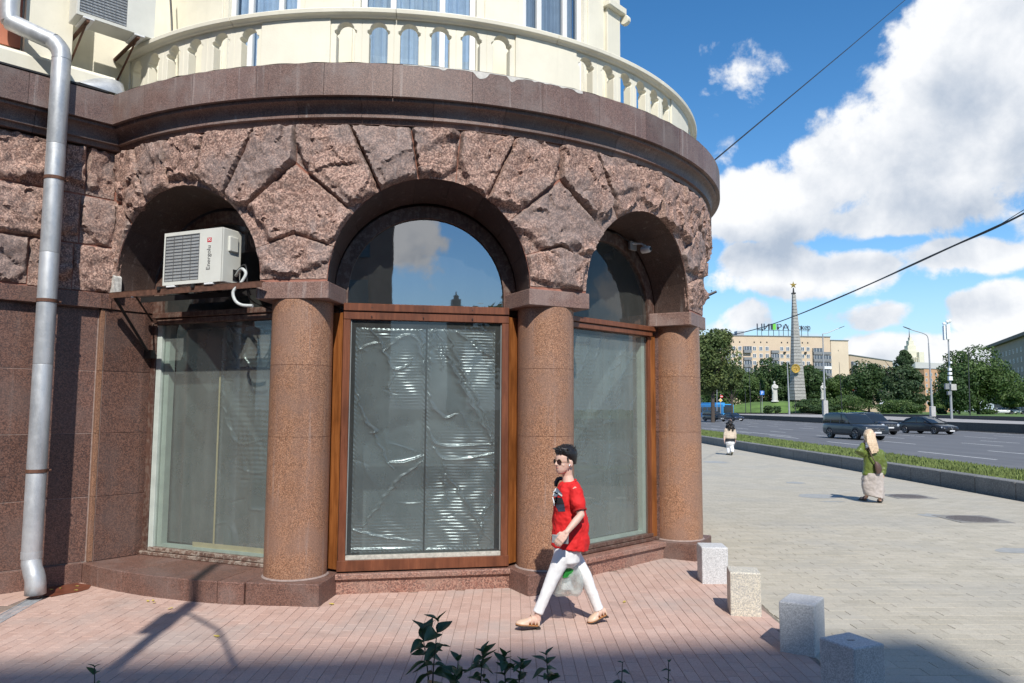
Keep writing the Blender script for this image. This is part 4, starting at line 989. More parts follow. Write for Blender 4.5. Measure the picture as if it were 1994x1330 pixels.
# ============================================================ AIR CONDITIONERS
def text_obj(nm, txt, size, ext, mat, align='LEFT'):
    cu = bpy.data.curves.new(nm, 'FONT'); cu.body = txt; cu.size = size; cu.extrude = ext; cu.align_x = align; cu.resolution_u = 3
    t_ = bpy.data.objects.new('tmp', cu); COL.objects.link(t_); bpy.context.view_layer.update()
    me = bpy.data.meshes.new_from_object(t_.evaluated_get(bpy.context.evaluated_depsgraph_get())); bpy.data.objects.remove(t_); me.name = nm; me.materials.clear(); me.materials.append(mat)
    o = bpy.data.objects.new(nm, me); COL.objects.link(o); return o
def air_con(name_label, fn, t0, t1, z0, z1, d0, d1, text=True, group='air conditioner units on the facade'):
    """fn(t, d, z) -> world; front face at d1"""
    base = fn((t0 + t1) / 2, (d0 + d1) / 2, z0); e = empty('air_conditioner', base); tag(e, name_label, 'air conditioner', group)
    w = t1 - t0; h = z1 - z0
    mb = MB(); mb.hexa(fn, t0, t1, d0, d1 - .012, z0, z1)
    mb.build('casing', PLASTIC, e, bevel=.012, seg=2)
    gt1 = t0 + w * .62; m = w * .035
    # front panel with an opening for the fan
    for a, b_, c, d_ in ((t0 + .004, t0 + m, z0 + .004, z1 - .004), (gt1, t1 - .004, z0 + .004, z1 - .004), (t0 + m, gt1, z0 + .004, z0 + h * .07), (t0 + m, gt1, z1 - h * .07, z1 - .004)):
        MB().hexa(fn, a, b_, d1 - .011, d1, c, d_).build('front_panel', PLASTIC, e)
    MB().hexa(fn, t0 + m, gt1, d1 - .0115, d1 - .0105, z0 + h * .07, z1 - h * .07).build('fan_opening', BLACK, e)
    mb = MB(); n = 36
    for i in range(n):
        x = t0 + m + (gt1 - t0 - m) * (i + .5) / n; mb.hexa(fn, x - .0042, x + .0042, d1 - .010, d1 - .004, z0 + h * .075, z1 - h * .075)
    mb.build('fins', plain('aluminium_fins', (.52, .53, .52), .4, .3), e)
    mb = MB(); 
    for i in range(15):
        z = z0 + h * .08 + h * .84 * i / 14; mb.hexa(fn, t0 + m, gt1, d1 - .002, d1 + .003, z - .002, z + .002)
    for i in range(5):
        x = t0 + m + (gt1 - t0 - m) * i / 4; mb.hexa(fn, x - .002, x + .002, d1 - .003, d1 + .002, z0 + h * .08, z1 - h * .08)
    mb.build('guard_wires', plain('grey_wire', (.16, .16, .16), .5), e)
    MB().hexa(fn, t1 - .02, t1 + .022, d0 + .07, d0 + .20, z1 - h * .42, z1 - h * .14).build('valve_cover', PLASTIC, e, bevel=.01, seg=2)
    MB().hexa(fn, t1 + .0, t1 + .006, d0 + .03, d0 + .12, z0 + .04, z0 + .16).build('valve_plate', BLACK, e)
    for t in (t0 + w * .15, t0 + w * .80): MB().hexa(fn, t - .06, t + .06, d0 + .02, d1 + .01, z0 - .022, z0 - .001).build('foot', WHITEP, e, bevel=.004)
    if text:
        ex = (Vector(fn(1, 0, 0)) - Vector(fn(0, 0, 0))).normalized(); ed = (Vector(fn(0, 1, 0)) - Vector(fn(0, 0, 0))).normalized(); ez = Vector((0, 0, 1))
        def lett(txt, t, z, size, mat, nm):
            o = text_obj(nm, txt, size, .0006, mat); o.parent = e
            # text x -> up, text y -> -t, normal -> d
            M = Matrix((ez, -ex, ed)).transposed().to_4x4(); p = Vector(fn(t, d1 + .0015, z)); M.translation = p - Vector(base); o.matrix_local = M
            return o
        ink = plain('dark_ink', (.06, .06, .065), .5)
        lett('Energolu', t0 + w * .812, z0 + h * .23, .076, ink, 'lettering')
        rd = plain('red_print', (.55, .03, .04), .5)
        MB().hexa(fn, t0 + w * .752, t0 + w * .822, d1, d1 + .0012, z0 + h * .742, z0 + h * .825).build('red_square', rd, e)
        lett('x', t0 + w * .808, z0 + h * .758, .075, WHITEP, 'lettering')
    return e
fL = bayf(0)
air_con('white air conditioner on a rusty bracket in the left arch, brand lettering on its front', fL, -0.155, 0.69, 3.305, 3.90, 4.68, 4.97)
# bracket
br = empty('steel_bracket', fL(0.2, 4.9, 3.28)); tag(br, 'rusty angle steel bracket spanning the left arch under the air conditioner', 'bracket')
MB().hexa(fL, -0.985, 1.235, 4.955, 4.962, 3.215, 3.282).hexa(fL, -0.985, 1.235, 4.90, 4.962, 3.275, 3.281).build('front_rail', RUST, br)
MB().hexa(fL, -0.90, 0.95, 4.60, 4.606, 3.205, 3.272).hexa(fL, -0.90, 0.95, 4.56, 4.606, 3.266, 3.272).build('rear_rail', DARKM, br)
for t in (-.20, .30): MB().hexa(fL, t - .02, t + .02, 4.57, 4.985, 3.262, 3.302).build('cross_piece', DARKM, br)
MB().tube([fL(-.93, 4.955, 3.25), fL(-.985, 4.38, 2.62)], .017, 6).build('strut', DARKM, br)
MB().tube([fL(-.60, 4.955, 3.25), fL(-1.0, 4.34, 3.02)], .012, 6).build('strut', DARKM, br)
MB().hexa(fL, -1.04, -.93, 4.33, 4.40, 2.56, 2.66).build('wall_plate', DARKM, br)
# cables and hose
hose = plain('grey_white_hose', (.50, .52, .50), .6, 0, .2, 20)
cb = MB(); P = [fL(.70, 4.76, 3.40), fL(.80, 4.82, 3.44), fL(.90, 4.88, 3.44), fL(.965, 4.90, 3.38), fL(.93, 4.93, 3.28), fL(.86, 4.96, 3.19), fL(.90, 4.97, 3.09), fL(.98, 4.955, 3.04), fL(1.10, 4.93, 3.03)]
def smoothpath(P, n=6):
    P = [Vector(p) for p in P]; out = []
    for i in range(len(P) - 1):
        p0 = P[max(i - 1, 0)]; p1 = P[i]; p2 = P[i + 1]; p3 = P[min(i + 2, len(P) - 1)]
        for k in range(n):
            t = k / n; out.append(0.5 * ((2 * p1) + (p2 - p0) * t + (2 * p0 - 5 * p1 + 4 * p2 - p3) * t * t + (3 * p1 - p0 - 3 * p2 + p3) * t ** 3))
    out.append(P[-1]); return out
o = cb.tube(smoothpath(P), .017, 10).build('drain_hose', hose); tag(o, 'looped pale grey hose hanging from the side of the air conditioner', 'hose')
P = [fL(.70, 4.78, 3.43), fL(.83, 4.80, 3.50), fL(.93, 4.86, 3.46), fL(.97, 4.88, 3.30), fL(.95, 4.80, 3.12), fL(1.0, 4.5, 3.04)]
o = MB().tube(smoothpath(P), .008, 8).build('power_cable', BLACK); tag(o, 'thin black power cable curling behind the pale hose', 'cable')
# upper unit on the left wall of the first floor
u0, z0_, _ = onwall(302, 55, .40); u1, z1_, _ = onwall(149, 25, .40)
fW = lambda t, d, z: wall(-t, z, d)
air_con('air conditioner seen from below on the cream wall beside the balcony', fW, -u1, -u1 + .84, z1_ - .01, z1_ + .56, .08, .40, False)
br = empty('steel_bracket', fW(-u1 + .4, .2, z1_ - .04)); tag(br, 'pair of rusty brackets holding the upper air conditioner on the cream wall', 'bracket')
for t in (-u1 + .12, -u1 + .66):
    MB().hexa(fW, t - .018, t + .018, -.44, .40, z1_ - .058, z1_ - .034).build('arm', RUST, br); MB().tube([fW(t, -.42, z1_ - .42), fW(t, .32, z1_ - .06)], .012, 6).build('strut', RUST, br)
P = [fW(-u1 + .86, .2, z1_ + .1), fW(-u1 + .98, .2, z1_ + .06), fW(-u1 + 1.12, .12, z1_ + .12), fW(-u1 + 1.16, .05, z1_ + .4), fW(-u1 + 1.10, 0, z1_ + 1.2)]
o = MB().tube(smoothpath(P), .013, 8).build('power_cable', BLACK); tag(o, 'black cable looping up the cream wall beside the upper air conditioner', 'cable')
# security camera in the right arch
def onbay_(b, d, px, py):
    th = BAY[b]; er = Vector((math.sin(th), -math.cos(th), 0)); et = Vector((math.cos(th), math.sin(th), 0)); P0 = Vector((CX, CY, 0)) + er * d; dd = ray(px, py); t = P0.dot(er) / dd.dot(er); P = Vector((dd.x * t, dd.y * t, CAMH + dd.z * t)); return (P - Vector((CX, CY, 0))).dot(et), P.z
f2 = bayf(2); tc_, zc_ = onbay(2, 4.55, 1254, 486)
sc = empty('security_camera', f2(tc_, 4.55, zc_)); tag(sc, 'small white security camera hanging in the right arch above the window', 'camera')
MB().hexa(f2, tc_ - .09, tc_ + .05, 4.36, 4.40, zc_ + .01, zc_ + .13).build('junction_box', plain('grey_box', (.30, .29, .28)), sc, bevel=.006)
MB().tube([f2(tc_ - .04, 4.39, zc_ + .10), f2(tc_ + .01, 4.50, zc_ + .085), f2(tc_ + .02, 4.56, zc_ + .05)], .013, 8).build('arm', WHITEP, sc)
mb = MB(); mb.loft([[f2(tc_ + .02 + r * math.cos(a), 4.56 + dd, zc_ + r * math.sin(a)) for a in np.linspace(0, 2 * PI, 17)[:-1]] for r, dd in ((.02, -.06), (.046, -.05), (.048, 0), (.046, .05), (.034, .075), (.01, .083))]); mb.build('camera_body', WHITEP, sc)
mb = MB(); mb.loft([[f2(tc_ + .02 + r * math.cos(a), 4.56 + dd, zc_ + r * math.sin(a)) for a in np.linspace(0, 2 * PI, 13)[:-1]] for r, dd in ((.024, .070), (.024, .086), (.012, .09))]); mb.build('lens', BLACK, sc)
P = [f2(tc_ - .05, 4.38, zc_ + .12), f2(tc_ - .16, 4.34, zc_ + .16), f2(tc_ - .30, 4.33, zc_ + .20), f2(tc_ - .42, 4.33, zc_ + .19)]
o = MB().tube(smoothpath(P), .007, 6).build('camera_cable', BLACK); tag(o, 'black cable running along the right arch to the security camera', 'cable')

# ============================================================ GROUND
def flat(name, poly, z, mat, kind='structure', parent=None):
    o = MB().add([(x, y, z) for x, y in poly], [tuple(range(len(poly)))]).build(name, mat, parent)
    if kind: o['kind'] = kind
    return o
def paver_mat(name, c1, c2, w, l, off_axis, speck=160, grey=(0.3, 0.3, 0.29), joints=False, stain=0.35, spots=0.0):
    m, N = newmat(name); P, rnd = coords(N); x, y, z = N.sep(P)
    if off_axis == 'x':   # rows run along X (length w), row depth l
        row = N.m('FLOOR', N.m('DIVIDE', y, l)); fx = N.m('ADD', N.m('DIVIDE', x, w), N.m('MULTIPLY', N.m('MODULO', N.m('ABSOLUTE', row), 2.0), 0.5)); cx = N.m('FLOOR', fx); fy = N.m('DIVIDE', y, l)
    else:
        row = N.m('FLOOR', N.m('DIVIDE', x, w)); fy = N.m('ADD', N.m('DIVIDE', y, l), N.m('MULTIPLY', N.m('MODULO', N.m('ABSOLUTE', row), 2.0), 0.5)); cx = N.m('FLOOR', fy); fx = N.m('DIVIDE', x, w)
    wn_ = N.n('ShaderNodeTexWhiteNoise'); N.put(wn_.inputs['Vector'], N.comb(row, cx, 0.0)); rv = N.sep(wn_.outputs['Color'])
    col = N.mix(rv[0], c1, c2)
    sp = N.sep(N.voro(P, speck, 'F1', 'Color'))
    col = N.mix(N.m('MULTIPLY', N.ss(sp[0], .7, .9), .28), col, tuple(v * .45 for v in c1))
    col = N.mix(N.m('MULTIPLY', N.ss(sp[1], .75, .95), .22), col, tuple(min(.8, v * 1.5) for v in c2))
    big = N.noise(P, 0.55, 6, 0.6)
    col = N.mix(N.m('MULTIPLY', N.ss(big, .46, .66), stain), col, grey)
    col = N.mix(N.m('MULTIPLY', N.ss(N.noise(P, 2.6, 6, .65), .52, .70), stain * .5), col, tuple(v * .55 for v in c1))
    if spots: col = N.mix(N.m('MULTIPLY', N.ss(N.voro(P, 2.3, 'F1', 'Distance'), .045, .02), spots), col, tuple(v * .35 for v in c1))
    if joints:
        ax = N.m('ABSOLUTE', N.m('SUBTRACT', N.m('FRACT', fx), .5)); ay = N.m('ABSOLUTE', N.m('SUBTRACT', N.m('FRACT', fy), .5))
        jx = N.m('GREATER_THAN', ax, .5 - .003 / w); jy = N.m('GREATER_THAN', ay, .5 - .003 / l)
        j = N.m('MAXIMUM', jx, jy); col = N.mix(N.m('MULTIPLY', j, .7), col, tuple(v * .3 for v in c1))
    h = N.m('ADD', sp[2], N.noise(P, speck * .5, 4, .7))
    return finish(m, N, pbsdf(N, col, 0.85, 0, bump(N, h, .22, .003), .25))
RP_W, RP_L = 0.1, 0.2
BP_W, BP_L = 0.30, 0.15
M_RED = paver_mat('red_paver', (0.50, 0.335, 0.275), (0.56, 0.395, 0.33), RP_W, RP_L, 'y', 170, (0.40, 0.35, 0.32), False, .65)
M_BEIGE = paver_mat('beige_paver', (0.42, 0.385, 0.31), (0.49, 0.45, 0.37), BP_W, BP_L, 'x', 120, (0.385, 0.37, 0.33), False, .5, .5)
M_BEIGE_J = paver_mat('beige_paving_far', (0.42, 0.385, 0.31), (0.49, 0.45, 0.37), BP_W, BP_L, 'x', 120, (0.385, 0.37, 0.33), True, .5, .5)
def border(y): return 2.42 + 0.07 * (y - 6.0)
SAND = plain('joint_sand', (0.25, 0.19, 0.155), .95, 0, .3, 20)
SAND2 = plain('pale_joint_sand', (0.24, 0.215, 0.175), .95, 0, .3, 20)
ground = flat('ground', [(-900, -900), (900, -900), (900, 1500), (-900, 1500)], -0.30, plain('earth', (.10, .10, .08), .95))
red = flat('red_paving', [(-9, 3.0), (border(3), 3.0), (border(12), 12), (-9, 12)], -0.0065, SAND)
# beige walk: near sheet under real pavers, far sheet
beige = flat('pavement', [(border(3), 3.0), (14, 3.0), (14, 13.2), (border(13.2), 13.2), (border(12), 12)], -0.0070, SAND2)
far_walk = flat('pavement_far', [(border(13.2) - 3, 13.2), (11.2, 13.2), (11.2, 250), (-3, 250)], 0.0, M_BEIGE_J)
flat('yard', [(-60, -60), (60, -60), (60, 3.0), (-60, 3.0)], -0.008, plain('asphalt_yard', (.07, .07, .07), .9))
def paver_mesh(w, l, gap, ch=0.002, t=0.02):
    mb = MB(); a, b_ = w / 2 - gap / 2, l / 2 - gap / 2
    r0 = [(-a, -b_, -t), (a, -b_, -t), (a, b_, -t), (-a, b_, -t)]; r1 = [(x, y, -ch) for x, y, _ in r0]; r2 = [(x * (1 - ch / a), y * (1 - ch / b_), 0) for x, y, _ in r0]
    mb.add(r0 + r1 + r2, [(0, 1, 5, 4), (1, 2, 6, 5), (2, 3, 7, 6), (3, 0, 4, 7), (4, 5, 9, 8), (5, 6, 10, 9), (6, 7, 11, 10), (7, 4, 8, 11), (8, 9, 10, 11)]); return mb
def lay(cells, w, l, gap, mat, parent, n_ind, cuts=()):
    """nearest n_ind as separate pavers, the rest joined"""
    rr = random.Random(5); cells = sorted(cells, key=lambda c: c[0] ** 2 + c[1] ** 2)
    pm = paver_mesh(w, l, gap).mesh('paver', mat); proto = paver_mesh(w, l, gap); rest = MB()
    for i, (x, y) in enumerate(cells):
        dz = rr.uniform(-.0015, .0015); tx, ty = rr.uniform(-.006, .006), rr.uniform(-.006, .006)
        if i < n_ind:
            o = bpy.data.objects.new('paver', pm); COL.objects.link(o); o.parent = parent; o.location = (x, y, dz); o.rotation_euler = (ty, tx, 0)
        else:
            b0 = len(rest.v); rest.v += [(vx + x, vy + y, vz + dz + vx * tx * -1 + vy * ty) for vx, vy, vz in proto.v]; rest.f += [tuple(k + b0 for k in f) for f in proto.f]; rest.m += [0] * 9; rest.sm += [False] * 9
    for x0, x1, y in cuts: rest.v += [(x0 + (vx + w / 2) / w * (x1 - x0), vy + y, vz) for vx, vy, vz in proto.v]; b0 = len(rest.v) - len(proto.v); rest.f += [tuple(k + b0 for k in f) for f in proto.f]; rest.m += [0] * 9; rest.sm += [False] * 9
    o = rest.build('paver_field', mat, parent, recalc=False); o['kind'] = 'stuff'
cells = []
for i in range(-60, 32):
    x = (i + .5) * RP_W; odd = i & 1
    for j in range(20, 56):
        y = (j + .5) * RP_L - (.5 * RP_L if odd else 0)
        if x + .04 > border(y): continue
        d = math.hypot(x - CX, y - CY)
        if d < 4.45: continue
        if (x * .7071 - y * .7071) < -9.64: continue
        if abs(x) > y * .69 + .3 or y < 4.9: continue
        if -5.22 < x < -4.78 and 7.0 < y < 8.05 and abs((x + 4.9) + 0.20 * (8 - y)) < .10: continue
        cells.append((x, y))
lay(cells, RP_W, RP_L, .003, M_RED, red, 298)
cells = []; cuts = []
for j in range(30, 88):
    y = (j + .5) * BP_L; odd = j & 1
    for i in range(6, 40):
        x = (i + .5) * BP_W - (.5 * BP_W if odd else 0)
        if math.hypot(x - CX, y - CY) < 4.6: continue
        if x - .15 < border(y) + .012:
            if x + .15 > border(y) + .05: cuts.append((border(y) + .012, x + .15, y))
            continue
        if x > y * .70 + .3 or x > 11.3 or y < 4.9: continue
        cells.append((x, y))
lay(cells, BP_W, BP_L, .0035, M_BEIGE, beige, 298, cuts)
# rust puddle mark by the drainpipe, with petals
pu = [gnd(*p) for p in ((80, 1152), (95, 1143), (120, 1139), (150, 1136), (178, 1140), (172, 1148), (150, 1154), (125, 1158), (100, 1163), (84, 1160))]
pud = flat('rust_stain', [(p.x, p.y) for p in pu], 0.0045, plain('rust_mud', (.17, .055, .03), .35, 0, .3, 8), 'structure')
# drain channel with grate
g0 = gnd(66, 1168); g1 = gnd(-40, 1228)
dc = empty('drain_channel', (g0.x, g0.y, 0)); tag(dc, 'narrow metal drain grating in the paving under the drainpipe', 'drain grate')
dv = (g1 - g0); Lc = dv.length; dv.normalize(); nv = Vector((-dv.y, dv.x, 0))
dfn = lambda a, b_, z: tuple(g0 + dv * a + nv * b_ + Vector((0, 0, z)))
for s in (-1, 1): MB().hexa(dfn, -.02, Lc, s * .058, s * .072, -.03, .004).build('edge_rail', GALV, dc)
MB().hexa(dfn, -.02, Lc, -.058, .058, -.05, -.02).build('channel', BLACK, dc)
bar = MB().hexa(lambda a, b_, z: (dv.x * a + nv.x * b_, dv.y * a + nv.y * b_, z), -.007, .007, -.056, .056, -.012, .001).mesh('bar', GALV)
for i in range(int(Lc / .026)):
    obj('bar', bar, dc, tuple(dv * (i * .026)))
MB().hexa(dfn, -.02, Lc, -.006, .006, -.011, .0015).build('spine', GALV, dc)

# bollards
def bollard(label, pts, h, mat, slot=False):
    cx_ = sum(p[0] for p in pts) / 4; cy_ = sum(p[1] for p in pts) / 4
    e = empty('granite_bollard', (cx_, cy_, 0)); tag(e, label, 'bollard', 'square granite bollards along the edge of the red paving')
    MB().prism(pts, lambda a, b_, z: (a, b_, z), -.02, h).build('block', mat, e, bevel=.012, seg=2)
    if slot: 
        MB().box(cx_ - .03, cx_ + .02, cy_ - .012, cy_ + .006, h - .004, h + .0015).build('slot', BLACK, e)
    return e
def quad(fl, fr, depth):
    fl = Vector(fl); fr = Vector(fr); d = (fr - fl).normalized(); n = Vector((-d.y, d.x)) * depth; return [tuple(fl), tuple(fr), tuple(fr + n), tuple(fl + n)]
def gm(name, c1, c2, sp=170): return granite(name, c1, c2, (.28, .28, .28), .6, sp, (.46, .46, .45), .0, .10, .0, stain=.2)
B_W = gm('pale_granite', (.52, .53, .54), (.68, .68, .68)); B_Y = gm('yellow_granite', (.50, .46, .37), (.68, .63, .52), 120); B_G = gm('grey_granite', (.40, .41, .42), (.58, .58, .58))
bollard('pale grey granite bollard nearest the building corner', quad((2.18, 8.78), (2.475, 8.76), .32), .408, B_W)
bollard('yellowish speckled granite bollard, second from the building', quad((2.12, 7.46), (2.405, 7.41), .30), .41, B_Y)
bollard('grey granite bollard with its foot on the shadow edge', [(2.21, 6.38), (2.45, 6.25), (2.65, 6.53), (2.42, 6.68)], .405, B_G)
bollard('grey granite bollard wholly in shade at the bottom of the view, slot in its top', [(2.15, 5.41), (2.28, 5.16), (2.54, 5.27), (2.42, 5.55)], .40, B_G, True)
# manhole covers
def manhole(label, cx_, cy_, r):
    e = empty('manhole_cover', (cx_, cy_, 0)); tag(e, label, 'manhole cover', 'manhole covers in the pavement')
    mt = plain('cast_iron', (.17, .15, .14), .6, .3, .3, 30, .3); MB().loft(lathe([(r, -.01), (r, .010), (r * .97, .012), (.001, .012)], 36, cx_, cy_), None, False).build('cover', mt, e)
    MB().box(cx_ - r * 1.15, cx_ + r * 1.15, cy_ - r * 1.15, cy_ + r * 1.15, -.01, .007).build('frame', plain('worn_concrete', (.24, .23, .21), .9, 0, .2, 20), e)
    mb = MB()
    for i in range(-4, 5):
        for j in range(-4, 5):
            if math.hypot(i, j) < 4.3: mb.box(cx_ + i * r * .2 - r * .06, cx_ + i * r * .2 + r * .06, cy_ + j * r * .2 - r * .06, cy_ + j * r * .2 + r * .06, .012, .016)
    o = mb.build('studs', mt, e); o['kind'] = 'stuff'
a = gnd(1893, 1011); manhole('larger round iron manhole cover in the pavement at right', a.x, a.y, .42)
a = gnd(1768, 967); manhole('iron manhole cover behind the woman in the green jacket', a.x, a.y, .40)
# repair patches
for i, (px, py, rx, ry) in enumerate(((1598, 966, .55, .5), (1815, 1004, .25, .3), (1985, 1073, .35, .28), (1395, 900, .5, .6), (1548, 940, .3, .3), (1620, 977, .3, .1),)):
    a = gnd(px, py); rr = random.Random(i); n = 14
    flat('mortar_patch', [(a.x + rx * math.cos(2 * PI * k / n) * rr.uniform(.7, 1.1), a.y + ry * math.sin(2 * PI * k / n) * rr.uniform(.6, 1.1)) for k in range(n)], 0.003, plain('grey_patch', (.33, .335, .325), .9, 0, .15, 10))
# fallen leaves
lm = plain('yellow_leaf', (.55, .42, .10), .7); 
leafm = MB().add([(0, -.03, .004), (.016, -.01, .01), (.014, .015, .006), (0, .035, .012), (-.014, .015, .008), (-.016, -.01, .004)], [(0, 1, 2, 3, 4, 5)]).mesh('fallen_leaf', lm)
rr = random.Random(8)
for i, (px, py, lab) in enumerate(((422, 1241, 'yellow leaf lying alone on the red paving in front of the left column'), (331, 1187, 'yellow leaf beside the shadow of the lamp post'), (288, 1172, None), (300, 1175, None), (298, 1171, None), (646, 1178, 'small yellow leaf by the first column plinth'), (1216, 1174, 'small green leaf on the paving right of the walking woman'), (100, 1150, None), (118, 1147, None), (150, 1143, None), (148, 1151, None), (88, 1149, None))):
    a = gnd(px, py); o = obj('fallen_leaf', leafm, None, (a.x, a.y, .006), rr.uniform(0, 6))
    o.scale = (.8, .8, .8) if lab is None else (1, 1, 1); tag(o, lab or 'tiny fallen leaf near the foot of the drainpipe', 'leaf', 'fallen leaves on the paving' if lab else 'tiny fallen leaves near the drainpipe')

# ============================================================ behind the camera: block of flats, lamp post, tower (seen in the glass, and by their shadows)
LATE_TREES = []
BW = plain('brown_brick', (.23, .15, .12), .85, 0, .15, 1.0)
nb = empty('brick_block', (-18, -34, 0)); tag(nb, 'tall dark brick block mirrored in the middle arch, casting the broad foreground shadow', 'building')
ydir = math.tan(R(6.4)) 
yb = -33.5
def nbf(a, b_, z): return (a, yb + b_ + a * 0.111, z)
NBH = 40.1
MB().hexa(nbf, -60, 7.75, -16, 0, -.3, NBH - 1.2).build('wall', BW, nb)
MB().hexa(nbf, -60.5, 8.0, -16.5, .3, NBH - 1.2, NBH).build('cornice', plain('pale_stone', (.35, .32, .28), .8), nb)
for i, (tx_, ty_, th_) in enumerate(((16, -28, 11), (24, -34, 13), (33, -30, 10), (44, -38, 14), (58, -36, 12))): LATE_TREES.append((tx_, ty_, th_, i))
wm = MB().box(-.8, .8, -.05, .05, -.9, .9).mesh('window', plain('dark_pane', (.05, .06, .07), .15))
for i in range(10):
    for j in range(11): 
        x = 5.5 - i * 3.2; o = obj('window', wm, nb, Vector(nbf(x, .03, 3 + j * 3.3)) - Vector((-18, -34, 0)), math.atan(.111))
tw = empty('high_rise_tower', (124, -390, 0)); tag(tw, 'distant stepped tower with spire, mirrored small in the middle arch', 'tower')
tp = plain('tower_stone', (.30, .27, .23), .8)
for nm, hw, z0, z1 in (('lower_block', 4.2, 0, 52), ('middle_block', 3.2, 52, 59), ('upper_block', 2.2, 59, 63), ('crown', 1.2, 63, 66), ('spire', .3, 66, 68)):
    MB().box(124 - hw, 124 + hw, -390 - hw, -390 + hw, z0, z1).build(nm, tp, tw)
LP = empty('lamp_post', (-2.42, 0.7, 0)); tag(LP, 'street lamp post beside the viewer, known by its long shadow on the red paving', 'lamp post')
MB().tube([(-2.42, .7, -.05), (-2.42, .7, 8.35)], [.065, .055], 16).build('pole', GALV, LP)
MB().box(-2.58, -2.36, .60, .80, 6.30, 6.85).build('control_box', DARKM, LP, bevel=.02)
MB().tube([(-2.42, .7, 7.0), (-1.9, .65, 6.4), (-1.45, .6, 5.4), (-1.4, .6, 5.0)], .022, 8).build('brace', DARKM, LP)
MB().box(-2.50, -2.34, .65, .75, 6.95, 7.25).build('junction', DARKM, LP)

# lime run on the foot of the left arch
mb = MB(); zt = [3.50, 3.515, 3.49, 3.52, 3.485]
for k in range(4):
    a0, a1 = -.655 + .0095 * k, -.655 + .0095 * (k + 1)
    mb.prism([(a0, 3.293), (a1, 3.293), (a1, zt[k + 1]), (a0, zt[k])], lambda a, z, r: cyl(a, r, z), 4.88, 4.964 + .002 * (k % 2))
mb.build('lime_run', plain('lime_coat', (0.56, 0.55, 0.52), 0.9, 0, 0.35, 25, .8), bld)
# ============================================================ foreground lilac shoots
LM, LN = newmat('lilac_leaf'); P_, rnd_ = coords(LN)
cc = LN.mix(rnd_, (.028, .065, .03), (.05, .10, .04)); tb = LN.n('ShaderNodeBsdfTranslucent'); tb.inputs[0].default_value = (.08, .16, .05, 1)
bs = pbsdf(LN, cc, .38, 0, None, .5); mxs = LN.n('ShaderNodeMixShader'); mxs.inputs[0].default_value = .25; LM.node_tree.links.new(bs, mxs.inputs[1]); LM.node_tree.links.new(tb.outputs[0], mxs.inputs[2]); finish(LM, LN, mxs.outputs[0])
STEM = plain('green_brown_stem', (.05, .045, .03), .7)
def leaf_mesh(L=.105, W_=.066):
    mb = MB(); n = 9; rows = []
    for i in range(n):
        t = i / (n - 1); w = W_ / 2 * (math.sin(PI * min(1, t ** .75)) ** .85) * (1 - .25 * t) if 0 < t < 1 else .0008
        z = -.022 * t * t + .004 * math.sin(t * 6); rows.append([(-w, t * L, z + w * .45), (-w * .5, t * L, z + w * .16), (0, t * L, z), (w * .5, t * L, z + w * .16), (w, t * L, z + w * .45)])
    mb.loft(rows, None, True, False, False); return mb.mesh('leaf', LM, recalc=False)
leafme = leaf_mesh()
def shoot(label, px, py_top, py_bot, Y, leaves, seed, size=1.0, lean=0.0):
    rr = random.Random(seed); py_top -= 0 if size > .95 else 12; size *= 1.05; top = at(px, py_top, Y); bot = at(px - lean, py_bot + 120, Y)
    e = empty('lilac_shoot', bot); tag(e, label, 'shrub', 'lilac shoots along the bottom edge of the view')
    mid = top.lerp(bot, .5) + Vector((rr.uniform(-.02, .02), rr.uniform(-.02, .02), 0)); path = smoothpath([bot, mid, top], 8)
    MB().tube(path, [.0042 - .0025 * i / (len(path) - 1) for i in range(len(path))], 8).build('stem', STEM, e)
    n = leaves
    for i in range(n):
        f_ = 1 - (i // 2) / max(1, n // 2 - .5) * (.70 if size > 1.0 else .30); p = path[min(len(path) - 1, int(f_ * (len(path) - 1)))]
        side = 1 if i % 2 else -1; az = rr.uniform(-.9, .9) + (0 if side > 0 else PI) + (i // 2 % 2) * .7
        o = obj('leaf', leafme, e, p - bot); pitch = rr.uniform(-.5, 1.05) if i > 1 else rr.uniform(.6, 1.3); s_ = size * rr.uniform(.65, 1.15) * (.75 if i < 2 else 1)
        M = Matrix.Translation(p - bot) @ Matrix.Rotation(az - PI / 2, 4, 'Z') @ Matrix.Rotation(pitch, 4, 'X') @ Matrix.Rotation(rr.uniform(-.5, .5), 4, 'Y') @ Matrix.Scale(s_, 4); o.matrix_local = M
sh = [('tallest lilac shoot, fully leaved, left of the walking woman', 853, 1212, 1330, 3.1, 14, 1, .96, 8), ('shorter lilac shoot leaning beside the tallest one', 822, 1240, 1330, 3.15, 10, 2, .8, -6),
      ('low leafy shoot just right of the tallest lilac shoot', 892, 1300, 1340, 3.0, 10, 3, .62, 0), ('bushy lilac tip below the walking woman', 940, 1284, 1335, 3.1, 14, 4, .62, 0), ('small lilac tip between two bushy ones', 982, 1292, 1335, 3.1, 13, 5, .58, 0),
      ('lilac tip with one broad leaf right of centre', 1064, 1290, 1335, 3.1, 10, 6, .66, 0), ('leafy tip low between the bushy lilac tips', 1015, 1302, 1335, 3.05, 12, 13, .5, 5), ('thin sparse shoot below the yellow bollard', 1212, 1304, 1340, 3.3, 6, 7, .34, 0), ('tiny sprig at the bottom edge under the bollards', 1302, 1302, 1340, 3.3, 7, 9, .28, 3),
      ('dark leaf tip at the lower left corner of the paving', 184, 1312, 1340, 3.1, 6, 10, .36, 0)]
for a in sh: shoot(*a)
